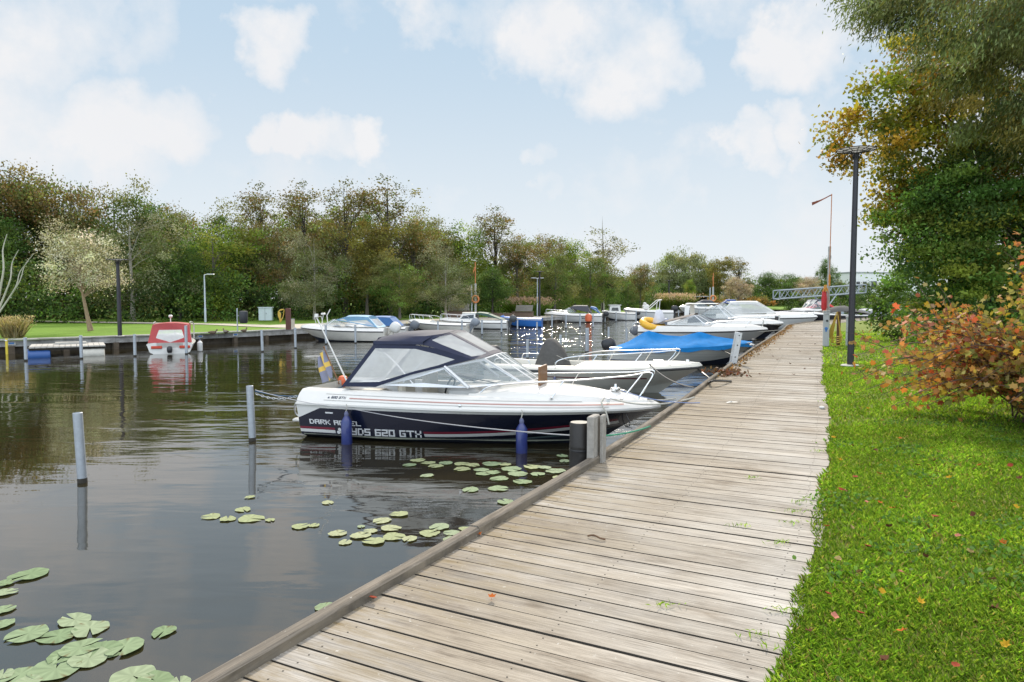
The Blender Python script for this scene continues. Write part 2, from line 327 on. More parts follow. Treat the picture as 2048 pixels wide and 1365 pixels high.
class WB:                                   # boards with UVs and a colour attribute
    def __init__(s): s.v = []; s.f = []; s.uv = []; s.c = []; s.mi = []
    def hexa(s, c8, us, vs, rnd, mo):       # 8 corners: bottom 4 then top 4 (a,b along u at v0; then v1)
        o = len(s.v); s.v += [tuple(p) for p in c8]; s.c += [(rnd, mo[i % 4], 0, 1) for i in range(8)]
        for f in ((4, 5, 6, 7), (0, 1, 5, 4), (1, 2, 6, 5), (2, 3, 7, 6), (3, 0, 4, 7), (3, 2, 1, 0)):
            s.f.append(tuple(o+i for i in f)); s.mi.append(0 if f == (4, 5, 6, 7) else 1)
            for i in f:
                h = .03 if i >= 4 else 0
                s.uv.append((us[(0, 1, 1, 0)[i % 4]], vs[(0, 0, 1, 1)[i % 4]]+(h if i % 4 > 1 else -h)))
    def build(s, name, mat, parent=None, side=None):
        me = bpy.data.meshes.new(name); me.from_pydata(s.v, [], s.f); me.materials.append(mat)
        if side: me.materials.append(side); me.polygons.foreach_set('material_index', s.mi)
        u = me.uv_layers.new(name='UVMap'); u.data.foreach_set('uv', np.array(s.uv, np.float32).ravel())
        a = me.color_attributes.new('Col', 'FLOAT_COLOR', 'POINT'); a.data.foreach_set('color', np.array(s.c, np.float32).ravel())
        o = bpy.data.objects.new(name, me); C.objects.link(o); o.parent = parent; return o
DECKM = wood_mat('weathered decking', (.215, .18, .14), (.425, .385, .33), (.45, .425, .385), .95)
KERBM = wood_mat('weathered kerb beam', (.10, .085, .065), (.25, .215, .175), (.17, .15, .125), .4, 2.5, 60.)
# --- boardwalk
wb = WB(); s = .05; step = .1475; Smax = KS[-1]-.4
while s < Smax:
    k, d, nrm = kerb_at(s); k2, d2, n2 = kerb_at(s+step-.0105-rng.random()*.003)
    dz = DECKZ+rng.normal()*.0018; tilt = rng.normal()*.001; e0 = -.02+rng.normal()*.008; e1 = BW+.03+rng.normal()*.012; th = .045
    A, B_ = k+nrm*e0, k+nrm*e1; A2, B2 = k2+n2*e0, k2+n2*e1
    pts = [A, B_, B2, A2]; zz = [dz, dz+tilt, dz+tilt, dz]
    c8 = [(p.x, p.y, z-th) for p, z in zip(pts, zz)]+[(p.x, p.y, z) for p, z in zip(pts, zz)]
    r0 = rng.random()*50; r1 = rng.random()*50
    wb.hexa(c8, (r0, r0+BW), (r1, r1+.14), rng.random(), (1, .12, .12, 1))
    if s < 22:
        for f_ in (.07, .49, .93):
            for g_ in (.25, .76):
                q = (A.lerp(B_, f_)).lerp(A2.lerp(B2, f_), g_)+Vector((rng.normal(), rng.normal()))*.004; r_ = .0036; cc8 = [(q.x-r_, q.y-r_), (q.x+r_, q.y-r_), (q.x+r_, q.y+r_), (q.x-r_, q.y+r_)]
                wb.hexa([(a, b, dz-.004) for a, b in cc8]+[(a, b, dz+tilt*f_+.0012) for a, b in cc8], (0, .01), (0, .01), .5, (0, 0, 0, 0)); wb.mi[-6:] = [1]*6
    s += step
board = struct(wb.build('boardwalk', DECKM, None, M('gap shade and screw dark', (.05, .042, .032), .9, var=.4))); tag(board, 'weathered grey timber boardwalk along the water', 'boardwalk')  # plank sides darkened, gap shade put into the colour; also on screw heads
# joists as one dark box, shade under the planks put into its colour
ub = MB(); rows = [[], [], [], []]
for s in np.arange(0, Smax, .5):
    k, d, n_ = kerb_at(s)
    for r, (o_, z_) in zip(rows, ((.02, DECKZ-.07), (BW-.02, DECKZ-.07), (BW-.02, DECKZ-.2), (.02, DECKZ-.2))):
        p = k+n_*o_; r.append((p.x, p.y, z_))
ub.grid([list(q) for q in zip(*rows)], wrap=True); ub.build('joist_shade_box', M('dark wet timber', (.03, .026, .02), .9, var=.4), board)
# kerb beams, 4 m lengths with a small chamfer
kb = WB(); s = .02
while s < Smax-.5:
    ln = 5.6; n = 18; r0 = rng.random()*40; rnd = rng.random(); wob = rng.normal()*.006
    for i in range(n):
        a, b_ = s+ln*i/n, s+ln*(i+1)/n-(.006 if i == n-1 else 0)
        ka, da, na = kerb_at(a); k2, d2, n2 = kerb_at(b_)
        W0, W1 = -.078, .0; zb, zt = DECKZ-.12, DECKZ+.056+wob*.6; ch = .012
        def pt(k, nn, o_, z): q = k+nn*o_; return (q.x, q.y, z)
        kb.hexa([pt(ka, na, W0, zb), pt(k2, n2, W0, zb), pt(k2, n2, W1, zb), pt(ka, na, W1, zb), pt(ka, na, W0, zt-ch), pt(k2, n2, W0, zt-ch), pt(k2, n2, W1, zt-ch), pt(ka, na, W1, zt-ch)], (r0+a, r0+b_), (r0, r0+.12), rnd, (.3, .3, .9, .9))
        kb.hexa([pt(ka, na, W0, zt-ch), pt(k2, n2, W0, zt-ch), pt(k2, n2, W1, zt-ch), pt(ka, na, W1, zt-ch), pt(ka, na, W0+ch, zt), pt(k2, n2, W0+ch, zt), pt(k2, n2, W1-ch, zt), pt(ka, na, W1-ch, zt)], (r0+a, r0+b_), (r0+3, r0+3.12), rnd, (.2, .2, .2, .2))
    s += ln
kb.build('kerb_beam', KERBM, board)
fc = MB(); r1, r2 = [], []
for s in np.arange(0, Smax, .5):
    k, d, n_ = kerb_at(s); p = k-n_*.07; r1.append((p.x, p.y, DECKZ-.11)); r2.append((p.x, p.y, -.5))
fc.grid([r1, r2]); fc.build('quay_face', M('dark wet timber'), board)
# --- ground: two banks, one sheet each, reaching the horizon
def grass_ground(name, ca, cb, cc, sc=1.):
    m, t, b = new_mat(name); L = t.links.new; tc = t.nodes.new('ShaderNodeTexCoord')
    n1 = nd(t, 'ShaderNodeTexNoise', i_Scale=.5*sc, i_Detail=8.0, i_Roughness=.7); n2 = nd(t, 'ShaderNodeTexNoise', i_Scale=14.*sc, i_Detail=6.0, i_Roughness=.75)
    for n in (n1, n2): L(tc.outputs['Object'], n.inputs[0])
    m1 = t.nodes.new('ShaderNodeMixRGB'); r = nd(t, 'ShaderNodeMapRange'); L(n1.outputs['Fac'], r.inputs[0]); r.inputs[1].default_value = .38; r.inputs[2].default_value = .64; L(r.outputs[0], m1.inputs[0]); m1.inputs[1].default_value = ca+(1,); m1.inputs[2].default_value = cb+(1,)
    m2 = t.nodes.new('ShaderNodeMixRGB'); r2 = nd(t, 'ShaderNodeMapRange'); L(n2.outputs['Fac'], r2.inputs[0]); r2.inputs[1].default_value = .42; r2.inputs[2].default_value = .7; L(r2.outputs[0], m2.inputs[0]); L(m1.outputs[0], m2.inputs[1]); m2.inputs[2].default_value = cc+(1,)
    L(m2.outputs[0], b.inputs['Base Color']); b.inputs['Roughness'].default_value = .9; b.inputs['Specular IOR Level'].default_value = .15
    bp = nd(t, 'ShaderNodeBump', i_Strength=.8, i_Distance=.03); L(n2.outputs['Fac'], bp.inputs['Height']); L(bp.outputs[0], b.inputs['Normal']); return m
LAWN = grass_ground('mown lawn', (.115, .21, .024), (.16, .275, .03), (.10, .155, .022))
SOIL = grass_ground('lawn soil', (.12, .18, .02), (.15, .22, .03), (.14, .11, .04))
edge = []
for s in np.arange(0, KS[-1]-.4, .3):
    k, d, n_ = kerb_at(s); q = k+n_*(BW-.03); edge.append((q.x, q.y))
far_r = [(120, 150), (700, 900), (900, 200), (300, -60), (6, -60), edge[0]]
g = MB(); 
# right lawn: rows across so that it can undulate
rows = []
offs = [-.02, .08, .2, .4, .8, 1.3, 2, 3, 4.5, 7, 11, 18, 40, 120, 600]
def lawn_z(x, y, o): return DECKZ-.012+min(o, 1.0)*.05+.02*math.sin(x*1.7+y*.9)*min(1, o)+.02*math.sin(y*1.3-x*.6)*min(1, o)
for s in list(np.arange(0, 26, .25))+list(np.arange(26, KS[-1]-.4, 1.5)):
    k, d, n_ = kerb_at(s); row = []
    for o in offs:
        q = k+n_*(BW+o); row.append((q.x, q.y, lawn_z(q.x, q.y, o)))
    rows.append(row)
g.grid([r[::-1] for r in rows]); lawn_r = struct(g.build('lawn_ground', SOIL)); 
# left bank
g = MB(); ql = QUAY; n = len(ql)
backs = [(-700, 0), (-700, 120), (-700, 250), (-650, 400), (-600, 520), (-520, 640), (-420, 760), (-300, 850), (-200, 900), (-100, 920), (0, 940), (120, 950), (260, 950), (420, 940), (700, 900)]
rws = []
for t in (0, .02, .05, .1, .2, .4, 1): rws.append([(a[0]*(1-t)+b[0]*t, a[1]*(1-t)+b[1]*t, QZ-.004+(.35*t/.1 if t < .1 else .35+1.5*(t-.1))) for a, b in zip(ql, backs)])
g.grid(rws); struct(g.build('far_bank_ground', LAWN))
g = MB(); g.poly([(110, 150, .6), (700, 900, 2.4), (2500, 900, 2), (1200, 160, .6), (60, 90, .6)]); struct(g.build('distant_ground', LAWN))
# green slope beyond the far moorings
g = MB(); rr = []
for i in range(9):
    row = []
    for j in range(15):
        x = 40+j*.95; y = 137+i*4-(j*.4); row.append((x, y, .5+1.9*math.sin(math.pi*min(1, j/14))**.7*(i/8.)**.8))
    rr.append(row)
g.grid(rr); struct(g.build('grass_slope', LAWN))
# sandy path on the far bank
PATH = M('sandy path', (.42, .38, .30), .95, var=.15, scale=4)
g = MB(); pl = [(-12.1, 41.4), (-6.9, 51.4), (1.6, 64.6), (7.2, 75.2), (15.3, 89.2), (24.6, 107)]; pr = [(-17.2, 44.2), (-11, 55), (-2.2, 68), (4.5, 79.5), (13, 93), (22.5, 110)]
g.grid([[(x, y, QZ+.02) for x, y in pl], [(x, y, QZ+.06) for x, y in pr]]); 
g.grid([[(-17.2, 44.2, QZ+.064), (-21, 47.2, QZ+.07), (-36, 50, QZ+.2)], [(-15.8, 46, QZ+.066), (-20, 48.6, QZ+.08), (-36, 51.4, QZ+.22)]])
struct(g.build('path', PATH))
# quay of the far bank: face beam, cap, piles, dark recess
qb = WB(); qs = smooth_line(QUAY[1:12], 1.0)
QUAYM = wood_mat('grey quay timber', (.26, .25, .23), (.42, .41, .385), (.34, .33, .31), .1, 1., 14.)
for a, b_ in zip(qs, qs[1:]):
    d = Vector(b_-a).normalized(); nn = Vector((d.y, -d.x)); r0 = rng.random()*30
    for (w0, w1, z0, z1) in ((-.12, .05, QZ-.27, QZ-.02), (-.55, .09, QZ-.018, QZ+.045)):
        A = Vector(a)+nn*w1; B2 = Vector(b_)-d*.01+nn*w1; A2 = Vector(a)+nn*w0; B3 = Vector(b_)-d*.01+nn*w0
        q = [A, B2, B3, A2]; qb.hexa([(p.x, p.y, z0) for p in q]+[(p.x, p.y, z1) for p in q], (r0, r0+1), (r0, r0+w1-w0), rng.random(), (.2, .2, .2, .2))
quay = struct(qb.build('quay_edge', QUAYM)); g = MB()
g.grid([[(p[0]-.3, p[1]+.15, QZ-.1) for p in qs], [(p[0]-.3, p[1]+.15, -.5) for p in qs]])
for i in range(0, len(qs)-1, 2):
    d = Vector(qs[i+1]-qs[i]).normalized(); g.box((qs[i][0], qs[i][1], 0), (.22, .22, .62), rz=math.atan2(d.y, d.x))
g.build('pile_row', M('brown pile timber', (.105, .08, .055), .9, var=.45, scale=5), quay)
# --- water
def water_mat():
    m, t, b = new_mat('harbour water'); L = t.links.new; tc = t.nodes.new('ShaderNodeTexCoord')
    b.inputs['Base Color'].default_value = (.022, .018, .008, 1); b.inputs['Roughness'].default_value = .015; b.inputs['IOR'].default_value = 2.0
    def noise(scale, sx, sy, rz, det, rough=.55, dist=0.):
        mp = nd(t, 'ShaderNodeMapping'); mp.inputs['Scale'].default_value = (sx, sy, 1); mp.inputs['Rotation'].default_value = (0, 0, rz); L(tc.outputs['Object'], mp.inputs[0])
        n = nd(t, 'ShaderNodeTexNoise', i_Scale=scale, i_Detail=det, i_Roughness=rough, i_Distortion=dist); L(mp.outputs[0], n.inputs[0]); return n.outputs['Fac']
    a = noise(1.0, 1.0, 2.9, .12, 2., .45, .3); c = noise(1.0, 6., 13., -.1, 3., .6); e = noise(.35, .45, 1.5, .1, 4.)
    def mul(x, y):
        n = t.nodes.new('ShaderNodeMath'); n.operation = 'MULTIPLY'
        for i, q in enumerate((x, y)):
            if isinstance(q, float): n.inputs[i].default_value = q
            else: L(q, n.inputs[i])
        return n.outputs[0]
    r = nd(t, 'ShaderNodeMapRange'); L(e, r.inputs[0]); r.inputs[1].default_value = .40; r.inputs[2].default_value = .60; r.inputs[3].default_value = .15; r.inputs[4].default_value = 1.
    # sheltered water close to the boardwalk is calmer
    sp = nd(t, 'ShaderNodeSeparateXYZ'); L(tc.outputs['Object'], sp.inputs[0]); r2 = nd(t, 'ShaderNodeMapRange', interpolation_type='SMOOTHSTEP'); L(sp.outputs[1], r2.inputs[0])
    r2.inputs[1].default_value = 6; r2.inputs[2].default_value = 16.; r2.inputs[3].default_value = .07; r2.inputs[4].default_value = .5
    h = t.nodes.new('ShaderNodeMath'); h.operation = 'ADD'; L(mul(a, .6), h.inputs[0]); L(mul(c, .05), h.inputs[1])
    hh = mul(mul(h.outputs[0], r.outputs[0]), r2.outputs[0])
    bp = nd(t, 'ShaderNodeBump', i_Strength=1.0, i_Distance=.075); r3 = nd(t, 'ShaderNodeMapRange'); L(sp.outputs[1], r3.inputs[0]); r3.inputs[1].default_value = 16.; r3.inputs[2].default_value = 40.; r3.inputs[3].default_value = 1.; r3.inputs[4].default_value = 1.3; r4 = nd(t, 'ShaderNodeMapRange', interpolation_type='SMOOTHSTEP'); L(sp.outputs[0], r4.inputs[0]); r4.inputs[1].default_value = -9.; r4.inputs[2].default_value = 2.; r4.inputs[3].default_value = .55; r4.inputs[4].default_value = 3.3; hh = mul(mul(hh, r3.outputs[0]), r4.outputs[0]); L(hh, bp.inputs['Height']); L(bp.outputs[0], b.inputs['Normal']); return m
g = MB(); g.poly([(-120, -40, 0), (160, -40, 0), (260, 260, 0), (-120, 260, 0)]); struct(g.build('water', water_mat()))
# ================================================================ BOATS
clip = lambda x: max(0., min(1., x))
class Hull:
    """x forward from the transom, y to port, z up from the waterline"""
    def __init__(s, L, B, z0, z1, ov=1.0, top=.0, inset=.06, uc=.6, deckz=None, bowz=None, crown=.1, floor=.22, draft=.3, stern_in=.04, pw=2.2, ex=.65, gun=.2, tri=0.):
        s.__dict__.update(locals()); s.H = B/2
        s.deckz = deckz if deckz is not None else z0+top; s.bowz = bowz if bowz is not None else z1+top
    def zr(s, u): return s.z0+(s.z1-s.z0)*u**2.2
    def br(s, u): x = clip((u-.35)/.65); return s.H*(1-s.stern_in*(1-clip(u/.35))**2)*max(0, 1-x**s.pw)**s.ex
    def bc(s, u): x = clip((u-.1)/.9); return s.H*.84*max(0, 1-x**1.95)
    def zc(s, u): return .06+(s.z1*.38)*clip((u-.5)/.5)**2.6
    def Lq(s, q): return s.L-s.ov*.6*(1-q)
    def side(s, u, q):
        f = q**.85; return (u*s.Lq(q), s.bc(u)*(1-f)+s.br(u)*f, s.zc(u)*(1-q)+s.zr(u)*q)
    def y_at(s, x, z):
        lo, hi = 0., 1.
        for _ in range(30):
            q = (lo+hi)/2; u = clip(x/s.Lq(q)); 
            if s.side(u, q)[2] < z: lo = q
            else: hi = q
        return s.side(clip(x/s.Lq(lo)), lo)[1]
    def zd(s, u): return s.deckz+(s.bowz-s.deckz)*u**2.5
    def deck(s, u, f):          # f 0 edge .. 1 centre
        h = s.br(u); y = (h-s.inset*clip(h/.3))*(1-f); x = u*s.L-s.inset*.6*(u > .97)
        return (x, y, s.zd(u)+s.crown*(1-(1-f)**2)*clip((1-u)/.12)*clip(h/.3))
    def build(s, name, mats, parent, n=34, foredeck=True):
        us = sorted(set([round(q, 4) for q in (1-(1-np.linspace(0, 1, n))**1.35)]+[s.uc, min(1, s.uc+.004)])); secs = []; rowm = []
        for u in us:
            fd = foredeck and u > s.uc; sec = []; mm = []
            xk = u*(s.L-s.ov); zk = -s.draft+(s.draft+.02)*clip((u-.7)/.3)**3
            sec.append((xk, 0, zk)); mm.append(0)
            for q in (0, .2, .4, .6, .8, .93): sec.append(s.side(u, q)); mm.append(1)
            mm[1] = 1
            x, y, z = s.side(u, 1.); k = clip(y/.15)
            sec.append((x, y, z)); mm.append(2); sec.append((x+.0, y+.022*k, z+.012)); mm.append(2); sec.append((x, y+.022*k, z+.04)); mm.append(2); sec.append((x, y, z+.05)); mm.append(3)
            for t in (.35, .7): 
                e = s.deck(u, 0); sec.append((x+(e[0]-x)*t, y+(e[1]-y)*t**1.5, z+.05+(e[2]-z-.05)*t)); mm.append(3)
            e = s.deck(u, 0); sec.append((e[0], e[1]+.0, e[2]-.012)); mm.append(3)
            if fd:
                for f in (.04, .3, .6, .85, 1.): sec.append(s.deck(u, f)); mm.append(3)
            else:
                yi = max(0, e[1]-s.gun); sec += [(e[0], max(0, e[1]-.02), e[2]), (e[0], yi, e[2]+.005), (e[0], max(0, yi-.02), e[2]-.03), (e[0], max(0, yi-.06), s.floor), (e[0], 0, s.floor)]; mm += [3, 3, 4, 4, 4]
            secs.append(sec); rowm = mm
        mb = MB(); k = len(secs[0])
        for sg in (1, -1):
            o = len(mb.v); mb.v += [(x, y*sg, z) for sec in secs for x, y, z in sec]
            for i in range(len(secs)-1):
                for j in range(k-1):
                    f = (o+i*k+j, o+(i+1)*k+j, o+(i+1)*k+j+1, o+i*k+j+1)
                    if sg < 0: f = f[::-1]
                    mb.f.append(f); mb.m.append(rowm[j+1] if j else 0)
        h = len(mb.v)//2
        for j in range(k-2):
            if j >= k-3 and False: continue
            mb.f.append((j, j+1, h+j+1, h+j)); mb.m.append(1 if j < 7 else 3)
        return mb.build(name, mats, parent, angle=.55)
def panel(mb, outer, win=None, inset=.12, mc=0, mw=1, off=0.):
    """canvas or frame border with a window inside it (same number of corners)"""
    o = [Vector(p) for p in outer]; c = sum(o, Vector())/len(o); n = len(o)
    if win is False: mb.add(o, [tuple(range(n))], mc); return
    if win: i_ = [Vector(p) for p in win]
    else:
        i_ = []
        for k in range(n):
            a, b, d = o[k-1], o[k], o[(k+1) % n]; e1 = (a-b).normalized(); e2 = (d-b).normalized(); bis = e1+e2
            if bis.length < .08: bis = (c-b)
            bis.normalize(); sn = max(.35, abs(e1.cross(e2).length/2)**.5 if e1.cross(e2).length > 1e-6 else .7)
            if bis.dot(c-b) < 0: bis = -bis
            i_.append(b+bis*min(inset/sn, (c-b).length*.6))
    mb.add(o+i_, [(k, (k+1) % n, n+(k+1) % n, n+k) for k in range(n)], mc); mb.add(i_, [tuple(range(n))], mw)
def mir(pts): return [(x, -y, z) for x, y, z in pts][::-1]
def canopy(parent, f0, f1, r0, r1, wb, wt, mats, ins=.08, side=True, front=True, rear=True, name='canopy', crown=.07, sills=None):
    """f0 = foot at the windscreen, f1/r0 = roof front/rear, r1 = rear foot, each (x, z); half widths at foot and roof"""
    mb = MB(); q = lambda p, w: (p[0], w, p[1])
    S = [q(r1, wb), q(f0, wb*.8), q(((f0[0]+f1[0])/2, (f0[1]+f1[1])/2), (wb*.8+wt)/2), q(f1, wt), q(r0, wt)]
    if sills: S = [q(r1, wb)]+[(x, y, z) for x, y, z in sills]+S[2:]
    panel(mb, S, None if side else False, ins); panel(mb, mir(S), None if side else False, ins)
    f = [(f0[0], wb*.8, f0[1]), (f0[0]+.05, 0, f0[1]+.03), (f0[0], -wb*.8, f0[1]), (f1[0], -wt, f1[1]), (f1[0]+.03, 0, f1[1]+crown), (f1[0], wt, f1[1])]
    A = [f[0], f[1], f[4], f[5]]; B = [f[1], f[2], f[3], f[4]]
    panel(mb, A, None if front else False, ins); panel(mb, B, None if front else False, ins)
    rr = [(r1[0], wb, r1[1]), (r0[0], wt, r0[1]), (r0[0]-.02, 0, r0[1]+crown), (r0[0], -wt, r0[1]), (r1[0], -wb, r1[1]), (r1[0]-.05, 0, r1[1])]
    panel(mb, rr, None if rear else False, ins*1.6)
    rows = []
    for t in np.linspace(0, 1, 5):
        x = f1[0]+(r0[0]-f1[0])*t; z = f1[1]+(r0[1]-f1[1])*t+.02*math.sin(math.pi*t)
        rows.append([(x+.03*(1-t)*(1-abs(a))-.02*t*(1-abs(a)), a*wt, z+crown*(1-a*a)) for a in np.linspace(1, -1, 9)])
    mb.grid(rows, 0)
    return mb.build(name, mats, parent, angle=.5)
def screen(parent, xr, xf, xt, zb, zt, wb, wt, wf, zr=None, name='windscreen', frame=None, ins=.025, glass=None):
    """raked wrap-round windscreen: xr rear foot, xf front foot, xt top, half widths wb (rear), wf (front foot), wt (top)"""
    mb = MB(); zr = zb if zr is None else zr; xm = xf-.15*(xf-xr)*.4
    S1 = [(xr, wb, zr), (xm-.25, (wb+wf)/2+.06, zb), (xt-.06*(xf-xr), wt+.02, zt-.01), (xr+(xt-xr)*.5, (wb+wt)/2+.03, zr+(zt-zr)*.62)]
    S2 = [(xm-.25, (wb+wf)/2+.06, zb), (xf, wf, zb+.02), (xt, wt-.08, zt), (xt-.06*(xf-xr), wt+.02, zt-.01)]
    Ff = [(xf, wf, zb+.02), (xf+.08, 0, zb+.04), (xt+.05, 0, zt+.015), (xt, wt-.08, zt)]
    for p in (S1, S2, Ff): panel(mb, p, None, ins); panel(mb, mir(p), None, ins)
    return mb.build(name, [frame or ALU(), glass or GLASS()], parent, smooth=False)
def rail(parent, pts, stan, r=.013, name='bow_rail'):
    mb = MB(); mb.tube(pts, r, 8); 
    for a, b in stan: mb.tube([a, b], r*.85, 6); mb.lathe([(r*2, 0), (r*2, .012), (r, .02)], a, 8)
    return mb.build(name, STEEL(), parent)
def bez(pts, n=24):
    """smooth curve through points (Catmull-Rom)"""
    p = [Vector(q) for q in pts]; p = [p[0]*2-p[1]]+p+[p[-1]*2-p[-2]]; out = []; m = len(p)-3; per = max(2, n//m)
    for i in range(1, m+1):
        for k in range(per):
            t = k/per; a, b, c, d = p[i-1], p[i], p[i+1], p[i+2]
            out.append(.5*((2*b)+(c-a)*t+(2*a-5*b+4*c-d)*t*t+(3*b-a-3*c+d)*t**3))
    return out+[p[-2]]
def outboard(parent, x, y, z, size=1., tilt=0., col=None, name='outboard_motor', yaw=0., leg=True, legcol=None):
    """cowl on a leg hung on the transom; tilt swings the leg up and aft"""
    col = col or BLACK(); e = empty(name, (x, y, z), 0); e.parent = parent; e.rotation_euler = (0, -tilt, yaw); e.scale = (size,)*3
    mb = MB(); rows = []
    for (z_, l0, l1, w) in ((.0, -.20, .16, .12), (.06, -.27, .2, .16), (.2, -.31, .22, .18), (.34, -.30, .2, .175), (.43, -.24, .14, .14), (.47, -.12, .06, .07)):
        rows.append([((l0+l1)/2-.08+(l1-l0)/2*math.copysign(abs(math.cos(a))**.6, math.cos(a)), w*math.copysign(abs(math.sin(a))**.6, math.sin(a)), z_) for a in np.linspace(0, 2*math.pi, 17)[:-1]])
    mb.grid(rows, wrap=True); mb.poly(rows[-1]); mb.poly(rows[0][::-1]); mb.build('cowl', col, e)
    if leg:
        lb = MB(); lb.box((-.12, 0, -.3), (.17, .09, .6), ch=.03); lb.box((-.15, 0, -.62), (.34, .17, .02)); lb.lathe([(.01, .2), (.05, .1), (.055, -.15), (.03, -.22)], (-.16, 0, -.74), 10, axis=(1, 0, 0)); lb.box((-.12, 0, -.85), (.14, .02, .18)); lb.box((.02, 0, -.1), (.14, .16, .3), ch=.02)
        lb.build('leg', legcol or col, e)
        pb = MB()
        for k in range(3):
            a = k*2.094; pb.box((-.39, .07*math.cos(a), -.74+.07*math.sin(a)), (.02, .07, .1), ch=.008)
        pb.build('propeller', ALU(), e)
    return e
def fender(parent_loc, top, length=.42, r=.085, col=None, label='', hang=None, group='fenders'):
    o = empty('fender', top, 0, label, 'fender', group); z = -hang
    mb = MB(); mb.lathe([(.012, .0), (.03, -.02), (r*.6, -.05), (r, -.11), (r, -length+.05), (r*.75, -length+.01), (r*.3, -length)], (0, 0, z), 18); mb.build('body', col, o)
    c = MB(); c.lathe([(.02, .05), (.035, .02), (.035, -.01), (.028, -.04)], (0, 0, z), 12); c.build('end_cap', M('dusty blue rubber', (.10, .11, .20), .6), o)
    l = MB(); l.tube(bez([(0, 0, 0), (.012, .0, -hang*.4), (-.008, 0, -hang*.7), (0, 0, -hang)], 8), .007, 6); l.tube([(.012, 0, -.02), (-.01, .01, -hang+.03)], .006, 6); l.build('lanyard', ROPE(), o); return o
# block letters for hull lettering -------------------------------------------------
GL = {'D': ["1110", "1001", "1001", "1001", "1110"], 'A': ["1111", "1001", "1111", "1001", "1001"], 'R': ["1111", "1001", "1110", "1010", "1001"], 'K': ["1001", "1010", "1100", "1010", "1001"],
      'N': ["1111", "1001", "1001", "1001", "1001"], 'G': ["1111", "1000", "1011", "1001", "1111"], 'E': ["1111", "1000", "1110", "1000", "1111"], 'L': ["1000", "1000", "1000", "1000", "1111"],
      'Y': ["1001", "1001", "1111", "0001", "1111"], 'S': ["1111", "1000", "1111", "0001", "1111"], '6': ["1111", "1000", "1111", "1001", "1111"], '2': ["1111", "0001", "1111", "1000", "1111"], '0': ["1111", "1001", "1001", "1001", "1111"],
      'T': ["11111", "00100", "00100", "00100", "00100"], 'X': ["1001", "1001", "0110", "1001", "1001"], '8': ["1111", "1001", "1111", "1001", "1111"], 'F': ["1111", "1000", "1110", "1000", "1000"], 'I': ["1", "1", "1", "1", "1"], ' ': ["00"]*5}
def letters(mb, text, x0, z0, w, h, surf, gap=.35, slant=0., wt=1., mi=0):
    """text running aft->forward seen from starboard; surf(x, z) gives the surface point"""
    cw = w; x = x0
    for ch in text:
        g = GL[ch]; nc = len(g[0]); px = cw/4.; pz = h/5.
        for r, row in enumerate(g):
            c = 0
            while c < nc:
                if row[c] == '1':
                    e = c
                    while e < nc and row[e] == '1': e += 1
                    zt = z0+h-r*pz; zb = zt-pz; q = []
                    for (xx, zz) in ((c, zb), (e, zb), (e, zt), (c, zt)): q.append(surf(x+xx*px+slant*(zz-z0), zz))
                    if e-c > 2:
                        mx = (c+e)/2.; q = [q[0], surf(x+mx*px+slant*(zb-z0), zb), q[1], q[2], surf(x+mx*px+slant*(zt-z0), zt), q[3]]
                    mb.poly(q, mi); c = e
                else: c += 1
        x += nc*px+gap*cw/4.
    return x
def boat_root(name, bow, bz, L, yaw, label, group):
    """place a boat so that its bow (rail height bz) is at picture point bow; heading angle yaw"""
    p = P(*bow, bz) if len(bow) == 2 and bow[0] > 150 else Vector((bow[0], bow[1], 0)); h = Vector((math.cos(yaw), math.sin(yaw), 0)); o = p-h*L; o.z = 0
    return empty(name, o, yaw, label, 'boat', group)
RB = 'boats moored with their bows to the boardwalk'; LB = 'boats moored along the far bank'
SB = R(-24)
